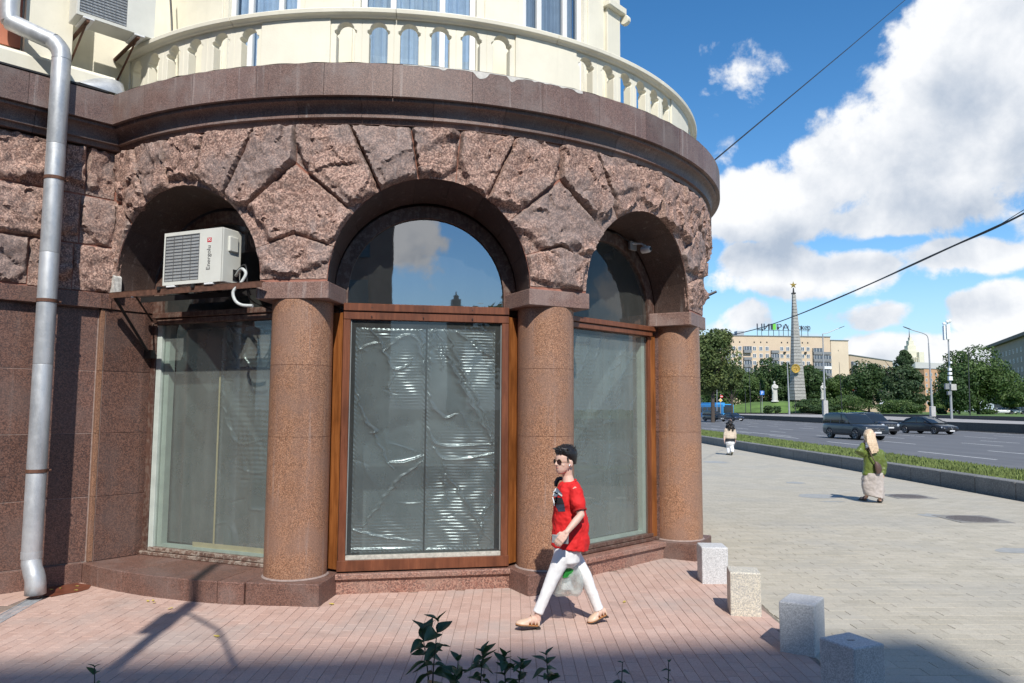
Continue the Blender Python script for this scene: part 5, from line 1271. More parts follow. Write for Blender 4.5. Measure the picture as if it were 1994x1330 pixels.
# ============================================================ ROAD AND FAR SIDE
STONEW = granite('grey_kerb_stone', (.15, .148, .142), (.22, .218, .212), (.09, .09, .088), .8, 60, (.26, .26, .25), .2, .15, .08, stain=.3)
WX = 11.4
pw = empty('planter_wall', (WX, 20, 0)); tag(pw, 'low grey stone wall between the pavement and the grass strip', 'wall')
blk = MB().box(0, .36, -.745, .745, -.05, .385).mesh('wall_block', STONEW)
for i in range(72): 
    o = obj('wall_block', blk, pw, (0, -8 - 20 + i * 1.5 + 8, 0)); 
    if i == 0: pass
for ch in pw.children:
    b = ch.modifiers.new('bevel', 'BEVEL'); b.width = .015; b.segments = 1
GRM = plain('grass_green', (.15, .195, .055), .8, 0, .35, 1.2)
def gx(y): return 14.0 + (y - 20) * .03
strip = flat('grass_strip', [(WX + .35, -8), (gx(-8), -8), (gx(90), 90), (WX + .35, 90)], .33, plain('turf_soil', (.07, .11, .03), .9), 'structure')
flat('planter_kerb', [(gx(-8), -8), (gx(-8) + .16, -8), (gx(90) + .16, 90), (gx(90), 90)], .30, STONEW)
MB().add([(gx(-8) + .16, -8, .3), (gx(90) + .16, 90, .3), (gx(90) + .16, 90, -.1), (gx(-8) + .16, -8, -.1)], [(0, 1, 2, 3)]).build('planter_kerb_face', STONEW)['kind'] = 'structure'
n = 26000; yy = 14 + 66 * rng.random(n) ** 1.5; xx = WX + .38 + (14.0 + (yy - 20) * .03 - WX - .4) * rng.random(n)
a = rng.uniform(0, PI, n); hh = rng.uniform(.04, .12, n); w_ = .02 + yy * .0006
lx, ly = rng.uniform(-.03, .03, n), rng.uniform(-.03, .03, n)
V = np.stack([np.stack([xx - w_ * np.cos(a), yy - w_ * np.sin(a), np.full(n, .33)], 1), np.stack([xx + w_ * np.cos(a), yy + w_ * np.sin(a), np.full(n, .33)], 1), np.stack([xx + lx, yy + ly, .33 + hh], 1)], 1).reshape(-1, 3)
gm_ = MB(); gm_.v = V.tolist(); gm_.f = np.arange(3 * n).reshape(-1, 3).tolist(); gm_.m = [0] * n; gm_.sm = [False] * n
o = gm_.build('short_grass', GRM, recalc=False); o['kind'] = 'stuff'
# asphalt
def asphalt():
    m, N = newmat('asphalt'); P, rnd = coords(N)
    c = N.mix(N.noise(P, 60, 4, .7), (.115, .118, .125), (.165, .168, .178)); tr = N.noise(N.mapping(P, (.9, .02, 1)), 1, 4, .6)
    c = N.mix(N.m('MULTIPLY', N.ss(tr, .42, .66), .45), c, (.09, .092, .098)); c = N.mix(N.m('MULTIPLY', N.ss(N.noise(P, .35, 5, .6), .5, .7), .3), c, (.20, .20, .205))
    return finish(m, N, pbsdf(N, c, .85, 0, bump(N, N.noise(P, 150, 3), .3, .004), .3))
ASPH = asphalt()
def ex_(y): return 44.5 + (y - 65.5) * .063
road = flat('road', [(11.8, -30), (ex_(-30), -30), (ex_(420), 420), (11.8, 420)], -.004, ASPH)
LINE = plain('road_paint', (.62, .62, .60), .7, 0, .25, 4)
lines = MB(); rr = random.Random(4)
mk = []
def dash(x, y0, y1, w=.13): mk.append(((x, y0), (x + .004 * (y1 - y0), y1), w))
for x, off in ((19.9, 0), (23.9, 3), (27.8, 1), (31.4, 5), (35, 2), (38.6, 4), (42, 0)):
    y = 20 + off
    while y < 200:
        dash(x + (y - 40) * .012, y, y + (6.0 if x < 20 else 4), .14); y += 11
dash(21.0, 57, 80, .15); dash(15.9, 15, 56, .12); dash(ex_(20) - .8, 20, 20.1)
for k in range(60): 
    y = 40 + 4 * k; mk.append(((ex_(y) - .8, y), (ex_(y + 4.02) - .8, y + 4.02), .15))
for (a_, b_, w) in mk: 
    flat('lane_marking', [(a_[0] - w / 2, a_[1]), (a_[0] + w / 2, a_[1]), (b_[0] + w / 2, b_[1]), (b_[0] - w / 2, b_[1])], .0005, LINE, None, road)
# retaining wall, raised walk, second wall, lawn
DKW = granite('dark_wall_stone', (.05, .044, .04), (.08, .072, .066), (.04, .04, .04), .8, 20, (.09, .085, .08), .12, .1, .08, stain=.4)
def wx2(y): return 58.5 + (y - 86) * .243
w1 = empty('roadside_wall', (ex_(60), 60, 0)); tag(w1, 'long dark stone parapet along the far edge of the road', 'wall')
w2 = empty('upper_wall', (wx2(86), 86, .84)); tag(w2, 'second low dark wall behind the raised pale walk', 'wall')
for k in range(26):
    y0, y1 = 30 + k * 9, 30 + (k + 1) * 9 - .03
    MB().prism([(ex_(y0), y0), (ex_(y0) + .4, y0), (ex_(y1) + .4, y1), (ex_(y1), y1)], lambda a, b, z: (a, b, z), -.1, .84).build('wall_block', DKW, w1)
    MB().prism([(wx2(y0), y0), (wx2(y0) + .4, y0), (wx2(y1) + .4, y1), (wx2(y1), y1)], lambda a, b, z: (a, b, z), .8, 1.34).build('wall_block', DKW, w2)
flat('raised_walk', [(ex_(30) + .4, 30), (wx2(30), 30), (wx2(264), 264), (ex_(264) + .4, 264)], .835, plain('pale_asphalt', (.34, .32, .30), .9, 0, .15, .5))
flat('kerb_strip', [(ex_(30) - .35, 30), (ex_(30), 30), (ex_(264), 264), (ex_(264) - .35, 264)], .06, STONEW)
LAWN = plain('lawn_green', (.10, .17, .035), .9, 0, .3, .35)
flat('lawn', [(wx2(-30) + .4, -30), (900, -30), (900, 1400), (wx2(264) - 60, 1400), (wx2(264) - 60, 264), (wx2(264) + .4, 264)], 1.30, LAWN)
flat('far_ground', [(-200, 264), (wx2(264) + 5, 264), (wx2(264) + 5, 1400), (-200, 1400)], .30, plain('far_pale_ground', (.22, .22, .17), .9))
mc = at(1535, 790, 222); mb = MB(); rings = []
for k in range(9):
    t = k / 8; r = 24 * (1 - t) + .1; z = 1.2 + 3.75 * (math.sin(t * PI / 2) ** 1.1 if t < .62 else 1.0 * (math.sin(.62 * PI / 2) ** 1.1) + (t - .62) * .3)
    rings.append([(mc.x + r * 1.1 * math.cos(a), 224 + r * .7 * math.sin(a), z) for a in np.linspace(0, 2 * PI, 41)[:-1]])
o = mb.loft(rings).build('grass_mound', LAWN); o['kind'] = 'structure'
MZ = at(1550, 777, 222).z

# ---- trees
def leafmat(name, c1, c2, tr=.25):
    m, N = newmat(name); P, rnd = coords(N); c = N.mix(N.ss(N.noise(P, .55, 3), .35, .65), c1, c2); c = N.mix(N.ss(N.noise(P, 4, 2), .4, .7), c, tuple(v * .6 for v in c1))
    t = N.n('ShaderNodeBsdfTranslucent'); N.put(t.inputs[0], c); b = pbsdf(N, c, .55, 0, None, .3); x = N.n('ShaderNodeMixShader'); x.inputs[0].default_value = tr
    m.node_tree.links.new(b, x.inputs[1]); m.node_tree.links.new(t.outputs[0], x.inputs[2]); return finish(m, N, x.outputs[0])
LF = [leafmat('leaf_dark', (.050, .095, .034), (.085, .14, .045)), leafmat('leaf_mid', (.070, .125, .038), (.12, .18, .052)), leafmat('leaf_light', (.10, .145, .048), (.19, .23, .075)), leafmat('leaf_conifer', (.055, .095, .045), (.095, .145, .058))]
BARK = plain('bark', (.07, .055, .045), .9, 0, .3, 5)
def foliage(cx, cy, z0, z1, hw, hd, nleaf, size, mat, parent, seed, shape='oval', nblob=34):
    if shape == 'cone': nblob = 70
    r = np.random.default_rng(seed); blobs = []
    H = z1 - z0
    while len(blobs) < nblob:
        u = r.uniform(-1, 1, 3)
        if u @ u > 1: continue
        t = (u[2] + 1) / 2
        if shape == 'cone':
            t = r.uniform(0, 1) ** 1.25; u[2] = 2 * t - 1; a_ = r.uniform(0, 2 * PI); q_ = r.uniform(.1, .95) * (1.0 * (1 - t) ** .85 + .10); u[0] = q_ * math.cos(a_); u[1] = q_ * math.sin(a_)
        elif shape == 'bush': pass
        u[:2] *= 1.0
        s = r.uniform(.20, .38) * (1.25 if shape != 'cone' else (.34 + .62 * (1 - t)))
        blobs.append((cx + u[0] * hw * .82, cy + u[1] * hd * .82, z0 + H * (.1 + .82 * t), s * hw, s * hd, s * H * .42))
    Bb = np.array(blobs); k = r.integers(0, len(Bb), nleaf); d = r.standard_normal((nleaf, 3)); d /= np.linalg.norm(d, axis=1)[:, None]
    rad = r.uniform(.55, 1.08, nleaf) ** .6
    P = Bb[k, :3] + d * Bb[k, 3:] * rad[:, None]
    nrm = d + r.standard_normal((nleaf, 3)) * .55; nrm /= np.linalg.norm(nrm, axis=1)[:, None]
    a = np.cross(nrm, r.standard_normal((nleaf, 3))); a /= np.linalg.norm(a, axis=1)[:, None]; b = np.cross(nrm, a)
    s = size * r.uniform(.5, 1.2, nleaf)[:, None]
    V = np.stack([P - a * s, P - b * s * .55, P + a * s, P + b * s * .55], 1).reshape(-1, 3)
    off = np.array(parent.location); V -= off
    me = bpy.data.meshes.new('crown'); me.from_pydata(V.tolist(), [], np.arange(4 * nleaf).reshape(-1, 4).tolist()); me.materials.append(mat)
    o = bpy.data.objects.new('crown', me); COL.objects.link(o); o.parent = parent; return o
def tree(label, cat, px, ytop, ybase, hwpx, Y, mat, nleaf=7000, shape='oval', crown0=None, seed=0, base_z=None, group='trees beyond the road', size=None, trunk=True):
    b = at(px, ybase, Y); t = at(px, ytop, Y); hw = hwpx / 1466 * Y * 1.10; nleaf = int(nleaf * 1.5)
    bz = min(b.z, 1.25) if base_z is None else base_z
    name = {'tree': 'leafy_tree', 'bush': 'round_bush', 'conifer': 'conifer_tree'}.get(cat, cat)
    e = empty(name, (b.x, Y, bz)); tag(e, label, cat, group)
    z0 = crown0 if crown0 is not None else (bz + (t.z - bz) * (.06 if cat == 'tree' else .10 if cat == 'conifer' else -.05))
    foliage(b.x, Y, z0, t.z * 1.0, hw, hw * .85, nleaf, size or max(.22, Y * .0019), LF[mat], e, seed, shape)
    if trunk:
        H = t.z - bz; mb = MB(); r0 = max(.18, H * .022); rr = random.Random(seed)
        mb.tube([(b.x, Y, bz - .3), (b.x + .1, Y, bz + H * .3), (b.x, Y + .1, bz + H * .75)], [r0, r0 * .75, r0 * .25], 9)
        for k in range(6):
            a = rr.uniform(0, 2 * PI); zz = bz + H * rr.uniform(.25, .5); mb.tube([(b.x, Y, zz), (b.x + math.cos(a) * hw * .35, Y + math.sin(a) * hw * .3, zz + H * .14), (b.x + math.cos(a) * hw * .65, Y + math.sin(a) * hw * .5, zz + H * .32)], [r0 * .5, r0 * .3, r0 * .1], 6)
        mb.build('trunk', BARK, e)
    return e
tree('tall airy street tree right behind the building edge', 'tree', 1388, 626, 822, 44, 118, 2, 9000, 'oval', at(1388, 762, 118).z, 1, 0, size=.26)
tree('lower leafy tree leaning right of the airy street tree', 'tree', 1425, 712, 812, 30, 135, 2, 5000, 'oval', at(1425, 770, 135).z, 21, 0, size=.28)
for i, (lab, px, yt, hw, Y, m) in enumerate((('dense dark tree left of the robed statue', 1455, 706, 34, 245, 1), ('dense dark tree directly behind the robed statue', 1500, 700, 38, 250, 0), ('dark tree between statue and obelisk', 1532, 704, 28, 246, 0), ('dark tree just right of the obelisk', 1583, 706, 32, 248, 0),
      ('small rounded tree between the street lamp and the pale block', 1632, 722, 28, 255, 1), ('broad dark tree in front of the lower peach block', 1692, 706, 40, 215, 0), ('leafy tree low between lamp and mast', 1838, 762, 28, 235, 1), ('pale green tree at the right edge of the view', 1978, 742, 34, 170, 1), ('tree at the far left end of the lawn under the airy tree', 1400, 735, 36, 230, 1))):
    tree(lab, 'tree', px, yt, 798, hw, Y, m, 7000, 'oval', None, 30 + i)
tree('tall pointed larch like tree left of the curved street lamp', 'conifer', 1764, 676, 798, 52, 200, 3, 12000, 'cone', None, 50)
tree('largest broad tree in front of the grey apartment house', 'tree', 1905, 670, 806, 76, 150, 1, 16000, 'oval', None, 51, size=.30)
tree('dark lower part of foliage beside the largest broad tree', 'tree', 1868, 712, 806, 34, 146, 0, 7000, 'oval', None, 57, size=.30)
for i, (lab, px, yt, hw, Y, m) in enumerate((('big rounded bush right of the obelisk', 1642, 770, 52, 200, 1), ('dark bush at the foot of the obelisk', 1578, 776, 28, 205, 0), ('dark bush in front of the big rounded bush', 1610, 783, 26, 196, 0), ('wide bush under the larch like tree', 1742, 775, 38, 185, 1), ('bush behind the dark sedan', 1775, 782, 24, 182, 1), ('small dark shrub in front of the wide bush', 1762, 790, 9, 176, 0),
      ('tiny shrub at the foot of the grass mound', 1496, 790, 9, 190, 0), ('second tiny shrub on the mound edge', 1512, 790, 7, 190, 0), ('shrub by the foot of the mast', 1833, 795, 10, 160, 1), ('hedge piece under the largest tree', 1925, 795, 18, 165, 1))):
    tree(lab, 'bush', px, yt, 803, hw, Y, m, 3500 if hw > 20 else 900, 'bush', 1.0, 70 + i, 1.0, 'bushes beyond the road', trunk=False, size=max(.2, Y * .0013))

for (tx_, ty_, th_, i) in LATE_TREES:
    e = empty('leafy_tree', (tx_, ty_, 0)); tag(e, ('first', 'second', 'third', 'fourth', 'fifth')[i] + ' tree from the brick block, behind the viewer and mirrored in the glass', 'tree', 'trees behind the viewer')
    foliage(tx_, ty_, 2, th_, 4, 4, 3500, .35, LF[1], e, 90 + i); MB().tube([(tx_, ty_, -.2), (tx_, ty_, th_ * .7)], [.25, .1], 8).build('trunk', BARK, e)
# ---- apartment blocks
PEACH = plain('peach_brick', (.60, .47, .34), .85, 0, .06, .3); PEACH2 = plain('pale_peach_brick', (.64, .53, .40), .85, 0, .06, .3)
WPANE = plain('window_pane', (.10, .12, .15), .15, 0, .3, .4); WFR = WHITEP; BALC = plain('grey_balcony', (.20, .21, .22), .7)
def facade_fn(A, B):
    A = Vector(A); B = Vector(B); ex = (B - A); L = ex.length; ex.normalize(); n = Vector((ex.y, -ex.x, 0))
    return (lambda t, d, z: tuple(A + ex * t + n * d + Vector((0, 0, z)))), L, math.atan2(ex.y, ex.x)
def block(name, label, A, B, H, depth, mat, base=0.0):
    e = empty(name, (A[0], A[1], base)); tag(e, label, 'building'); f, L, ang = facade_fn((A[0], A[1], base), (B[0], B[1], base))
    MB().hexa(f, 0, L, -depth, 0, -2, H - .3).build('wall', mat, e); MB().hexa(f, -.2, L + .2, -depth - .2, .25, H - .3, H).build('roof_edge', BALC, e)
    return e, f, L, ang
def window_mesh(w, h):
    p = MB().box(-w / 2 + .1, w / 2 - .1, -.04, -.02, .1, h - .1).mesh('pane', WPANE)
    fr = MB()
    for x in (-w / 2 + .05, 0, w / 2 - .05): fr.box(x - .06, x + .06, -.09, .0, 0, h)
    for z in (.05, h - .05): fr.box(-w / 2, w / 2, -.085, -.001, z - .06, z + .06)
    return fr.mesh('window', WFR), p
WM = window_mesh(1.35, 1.55)
def put_window(e, f, ang, t, z, par=None, wm=WM):
    loc = Vector(f(t, .03, z)) - e.location; o = obj('window', wm[0], e, loc, ang); obj('pane', wm[1], o); return o
Y1 = 290
A = at(1372, 800, Y1); B = at(1621, 800, Y1 + 4); H1 = at(1500, 652.5, Y1).z
ap, f, L, ang = block('apartment_block', 'long peach brick apartment block with rooftop sign behind the obelisk', (A.x, Y1), (B.x, Y1 + 4), H1, 14, PEACH)
def tx(px): return (at(px, 700, Y1 + 2).x - A.x)
sto = 14.1 / 1466 * Y1
ztop = at(1500, 682, Y1).z
for px in (1384, 1399, 1427.5, 1440, 1469, 1482, 1494.5, 1524, 1536, 1550, 1566, 1577):
    for k in range(7): put_window(ap, f, ang, tx(px), ztop - k * sto)
    MB().hexa(f, tx(px) - .25, tx(px) + .25, 0, .02, ztop + 2.9, ztop + 3.5).build('vent', BLACK, ap)
AC = MB().box(-.45, .45, -.3, 0, -.35, .35).mesh('cooling_unit', DARKM)
rr = random.Random(6)
for i in range(14):
    px = rr.choice((1427.5, 1440, 1469, 1482, 1494.5, 1524, 1566)); obj('cooling_unit', AC, ap, Vector(f(tx(px) + rr.choice((0, 1)), .3, ztop - rr.randint(0, 4) * sto - .7)) - ap.location, ang)
def balcony(e, f, t0, t1, z, glaz=True, white=False):
    MB().hexa(f, t0, t1, .02, 1.2, z - 1.0, z + .05).build('balcony', WHITEP if white else BALC, e)
    if glaz:
        mb = MB(); n = max(2, int((t1 - t0) / .9))
        for i in range(n + 1): x = t0 + (t1 - t0) * i / n; mb.hexa(f, x - .05, x + .05, 1.12, 1.2, z + .05, z + 1.45)
        o = mb.build('glazing_bars', WHITEP, e); o['kind'] = 'stuff'; MB().hexa(f, t0 + .02, t1 - .02, .02, 1.13, z + .06, z + 1.44).build('glazing', WPANE, e)
        MB().hexa(f, t0, t1, .02, 1.22, z + 1.45, z + 1.55).build('balcony_roof', BALC, e)
for px, hw in ((1413, 1.5), (1454, 1.55), (1509, 1.5)):
    for k in range(6): balcony(ap, f, tx(px) - hw * 1.0, tx(px) + hw * 1.0, ztop - k * sto, (k + int(px)) % 3 > 0)
for k in range(5): balcony(ap, f, tx(1586), tx(1603.5), ztop - k * sto - .4, True, k == 3); balcony(ap, f, tx(1604.5), tx(1621), ztop - k * sto - .4, k > 0, k == 2)
MB().hexa(f, tx(1427), tx(1434), -6, -3, H1, H1 + 1.0).build('roof_hut', BALC, ap); MB().hexa(f, tx(1441), tx(1455), -6, -3, H1, H1 + 2.0).build('roof_hut', plain('zinc_grey', (.35, .38, .40), .6), ap)
A2 = at(1622, 800, Y1 + 3.8); B2 = at(1656, 800, Y1 + 5); e2, f2_, L2, ang2 = block('apartment_block', 'blank peach end wing of the apartment block, slightly lower', (A2.x, Y1 + 3.8), (B2.x, Y1 + 5), at(1640, 660, Y1).z, 13, PEACH2)
MB().hexa(f2_, L2 * .4, L2 * .43, 0, .02, 25, 25.6).build('vent', BLACK, e2)
A3 = at(1659, 800, 300); B3 = at(1742, 800, 338); H3 = at(1659, 690, 300).z
e3, f3, L3, ang3 = block('apartment_block', 'lower peach block receding to the right behind the dark broad tree', (A3.x, 300), (B3.x, 338), H3, 12, PEACH)
for i in range(9):
    for k in range(6): put_window(e3, f3, ang3, 2 + i * (L3 - 3) / 9, H3 - 4.2 - k * 2.8)
for k in range(5): balcony(e3, f3, .6, 3.0, H3 - 4.4 - k * 2.8)
A4 = at(1803, 800, 400); B4 = at(1850, 800, 408); H4 = at(1820, 717, 400).z
e4, f4, L4, ang4 = block('apartment_block', 'orange brick block seen between the curved lamp and the mast', (A4.x, 400), (B4.x, 408), H4, 14, plain('orange_brick', (.50, .30, .18), .85))
for i in range(5):
    for k in range(6): put_window(e4, f4, ang4, 1.5 + i * (L4 - 2) / 4.5, H4 - 4 - k * 3)
MB().hexa(f4, -4, L4, -6, -2, H4, H4 + 3.2).build('roof_storey', plain('pale_zinc', (.50, .50, .48), .7), e4)
A5 = at(1936, 800, 290); B5 = at(2080, 800, 205); H5 = at(1936, 676, 290).z
e5, f5, L5, ang5 = block('apartment_house', 'large grey beige apartment house with dark overhanging cornice at the right edge', (A5.x, 290), (B5.x, 205), H5, 16, plain('grey_beige_stone', (.30, .28, .255), .85, 0, .06, .3))
MB().hexa(f5, -1.4, L5 + 1, -14, 1.5, H5 - .5, H5 + .6).build('cornice', plain('dark_cornice', (.14, .135, .13), .8), e5)
for i in range(14):
    for k in range(7): put_window(e5, f5, ang5, 4 + i * 5.2, H5 - 5 - k * 3.3)
gt = at(1786, 800, 900); e6 = empty('stepped_skyscraper', (gt.x, 900, 0)); tag(e6, 'cream stepped skyscraper with thin spire far behind the larch like tree', 'tower')
ct = plain('cream_stone', (.66, .62, .50), .8, 0, .05, .2)
for i, (w, z0_, z1) in enumerate(((20, 0, 66), (15, 66, 74), (10, 74, 80), (6, 80, 86), (2.6, 86, 90))):
    MB().box(gt.x - w / 2 - 2, gt.x + w / 2 - 2, 900 + i, 912 - i, z0_ + .02, z1).build('tier', ct, e6)
MB().tube([(gt.x - 3, 905, 88), (gt.x - 3, 905, 101)], [.7, .1], 8).build('spire', DARKM, e6)
for k in range(9): x = gt.x - 12 + k * 2.4; MB().box(x - .5, x + .5, 897.5, 899.6, 30, 65.5).build('pilaster', ct, e6)
MB().box(gt.x + 3, gt.x + 9, 896, 908, 0, at(1800, 686, 900).z).build('side_tower', ct, e6)

# rooftop sign
sg = empty('rooftop_sign', f(tx(1480), -2, H1)); tag(sg, 'large dark and green lettering on a frame on the apartment block roof', 'sign')
SL = plain('sign_letters', (.045, .055, .075), .6); GRN = plain('sign_green', (.16, .55, .06), .5)
bz0 = at(1500, 640, Y1).z; hcap = (12 / 1466) * Y1
def letter(txt, px0, px1, z, h, mat=SL):
    o = text_obj('letter', txt, 1.0, .02, mat); me = o.data; co = np.array([v.co[:] for v in me.vertices]); x0, x1, y0, y1 = co[:, 0].min(), co[:, 0].max(), co[:, 1].min(), co[:, 1].max()
    W_ = tx(px1) - tx(px0); y0_ = 0 if txt in 'Ц' else y0
    yb = 0.0; cap = (y1 - yb) if txt not in 'рц' else y1
    for v in me.vertices: v.co = ((v.co.x - x0) / (x1 - x0) * W_, v.co.y / (cap if cap > 0 else 1) * h, v.co.z * 8)
    o.parent = sg; M = Matrix.Rotation(ang, 4, 'Z') @ Matrix.Rotation(PI / 2, 4, 'X'); M.translation = Vector(f(tx(px0), -1.9, z)) - sg.location; o.matrix_local = M; return o
letter('Ц', 1479, 1491.5, bz0, hcap); letter('И', 1493, 1505, bz0, hcap)
for a_, c_, z0_, z1_, m_ in ((1507, 1511, 0, 1, SL), (1507, 1517, .8, 1, SL), (1507, 1515, .42, .58, SL)): MB().hexa(f, tx(a_), tx(c_), -1.95, -1.75, bz0 + hcap * z0_, bz0 + hcap * z1_).build('letter', m_, sg)
MB().hexa(f, tx(1511.4), tx(1517.6), -1.95, -1.72, bz0 + hcap * 0, bz0 + hcap * 1.0).build('letter', GRN, sg)
letter('Р', 1519.5, 1529.5, bz0, hcap); letter('А', 1531, 1544.5, bz0, hcap)
for ch, a_, c_ in (('б', 1550, 1555.5), ('р', 1557, 1562.3), ('о', 1563.3, 1569), ('к', 1570.3, 1575.3), ('е', 1576, 1581.5), ('р', 1582.8, 1587.6)):
    letter(ch, a_, c_, bz0 + .1, hcap * (.92 if ch == 'б' else .66))
for px in (1480, 1489, 1503, 1513, 1524, 1533, 1543, 1556, 1570, 1583):
    MB().hexa(f, tx(px) - .08, tx(px) + .08, -2.15, -1.98, H1, bz0 + hcap * .8).build('post', DARKM, sg)
MB().hexa(f, tx(1479), tx(1588), -2.1, -2.0, bz0 - .3, bz0 - .15).build('rail', DARKM, sg)
# ---- obelisk
ob = at(1552, 777, 220); oz = ob.z - .3; ez_ = empty('obelisk', (ob.x, 220, oz)); tag(ez_, 'tall tapering grey stone obelisk topped by a gold star', 'monument')
OS = granite('obelisk_stone', (.30, .29, .27), (.40, .39, .36), (.24, .24, .23), .8, 6, (.30, .30, .285), .2, .1, .06, stain=.3)
HO = at(1540, 573, 220).z - oz; s_ = 220 / 1466
nr = 34
def ohw(t): return (14.2 * (1 - t) + 3.3 * t) * s_
cxo = lambda t: (at(1552, 776, 220).x * (1 - t) + at(1542.5, 573, 220).x * t)
xo = at(1551, 776, 220).x
for k in range(nr):
    t0, t1 = k / nr, (k + 1) / nr - .0035; R0 = []
    for t in (t0, t1):
        h = ohw(t); z = oz + HO * t; x = xo
        R0.append([(x - h, 220, z), (x - h * .72, 220 - h * 1.2, z), (x + h, 220 - h * .9, z), (x + h, 220 + h, z), (x - h * .6, 220 + h, z)])
    MB().loft(R0, None, False).build('stone_course', OS, ez_)
MB().loft([[(xo - 3.4 * s_ * q, 220 - 3.4 * s_, z), (xo + 3.4 * s_ * q, 220 - 3.4 * s_, z), (xo + 3.4 * s_ * q, 220 + 3.4 * s_, z), (xo - 3.4 * s_ * q, 220 + 3.4 * s_, z)] for q, z in ((1, oz + HO + .05), (1, oz + HO + .45))], None, False).build('top_slab', DARKM, ez_)
GOLD = plain('gold', (.75, .50, .12), .35, .8, .2, 2)
MB().tube([(xo, 220, oz + HO + .4), (xo, 220, oz + HO + 1.9)], [.28, .16], 10).build('star_stem', DARKM, ez_)
zs_ = oz + HO + 2.75; star = [( (1.15 if k % 2 == 0 else .46) * math.sin(PI * k / 5), (1.15 if k % 2 == 0 else .46) * math.cos(PI * k / 5)) for k in range(10)]
mb = MB(); mb.add([(xo + x, 220, zs_ + z) for x, z in star] + [(xo, 219.7, zs_), (xo, 220.3, zs_)], [(k, (k + 1) % 10, 10) for k in range(10)] + [((k + 1) % 10, k, 11) for k in range(10)]); mb.build('star', GOLD, ez_)
em = at(1550, 717.5, 216.8); mb = MB()
tor = [[(em.x + (1.12 + .2 * math.cos(b)) * math.cos(a), 217.0 + .2 * math.sin(b), em.z + (1.12 + .2 * math.cos(b)) * math.sin(a)) for b in np.linspace(0, 2 * PI, 7)[:-1]] for a in np.linspace(0, 2 * PI, 33)]
mb.loft(tor, None, True, False).build('wreath', GOLD, ez_)
for k in range(22):
    a = 2 * PI * k / 22; c_ = Vector((em.x + 1.15 * math.cos(a), 216.82, em.z + 1.15 * math.sin(a))); tg = Vector((-math.sin(a + .5), 0, math.cos(a + .5))); rd = Vector((math.cos(a + .5), 0, math.sin(a + .5)))
    MB().add([c_ - tg * .22, c_ + rd * .1 - Vector((0, .08, 0)), c_ + tg * .22, c_ - rd * .1], [(0, 1, 2, 3)]).build('wreath_leaf', GOLD, ez_)
MB().loft([[(em.x + r * math.cos(a), yv, em.z + r * math.sin(a)) for a in np.linspace(0, 2 * PI, 25)[:-1]] for r, yv in ((1.0, 217.2), (1.0, 217.05))], None, False).build('emblem_disc', plain('gilt_back', (.50, .34, .10), .5, .6), ez_)
mb = MB(); mb.add([(em.x + x * .75, 217.04, em.z + z * .75) for x, z in star] + [(em.x, 216.8, em.z)], [(k, (k + 1) % 10, 10) for k in range(10)]); mb.build('emblem_star', GOLD, ez_)
# ---- statues
STM = plain('pale_statue_stone', (.50, .49, .45), .8, 0, .12, .8)
def statue(label, px, ytop, ybase, Y):
    b = at(px, ybase, Y); t = at(px, ytop, Y); H = t.z - b.z; e = empty('statue', b); tag(e, label, 'statue', 'robed stone statues around the obelisk')
    L_ = lambda x, z, a, c, y=0: [(b.x + H * (x + a * math.cos(q)), Y + H * (y + c * math.sin(q)), b.z + H * z) for q in np.linspace(0, 2 * PI, 17)[:-1]]
    mb = MB(); mb.loft([L_(0, 0, .15, .12), L_(0, .25, .14, .115), L_(0, .55, .13, .105), L_(.0, .70, .14, .10), L_(0, .79, .12, .09), L_(0, .84, .05, .05), L_(-.01, .87, .042, .045)])
    mb.loft([L_(-.01, .86, .03, .035, -.005), L_(-.012, .89, .05, .055, -.005), L_(-.012, .93, .055, .06, -.005), L_(-.01, .98, .04, .045), L_(0, 1.0, .01, .01)])
    mb.tube([Vector((b.x + H * x, Y + H * y, b.z + H * z)) for x, y, z in ((.12, -.02, .76), (.13, -.08, .66), (.02, -.15, .62), (-.12, -.13, .66), (-.15, -.10, .72))], [H * .045, H * .042, H * .038, H * .034, H * .028], 10)
    mb.tube([Vector((b.x + H * x, Y + H * y, b.z + H * z)) for x, y, z in ((-.11, -.02, .76), (-.15, -.08, .64), (-.13, -.12, .5), (-.13, -.1, .4))], [H * .045, H * .04, H * .035, H * .03], 10)
    o = mb.build('figure', STM, e); r = o.modifiers.new('remesh', 'REMESH'); r.mode = 'VOXEL'; r.voxel_size = H * .014; o.modifiers.new('smooth', 'SMOOTH').iterations = 2
    MB().loft([L_(0, -.06, .2, .16), L_(0, 0.005, .18, .14)], None, False).build('base', STM, e)
statue('robed pale stone statue with folded arms on the mound left of the obelisk', 1509, 742, 780, 218)
statue('second stone statue half hidden behind the tall street lamp', 1603, 745, 776, 222)

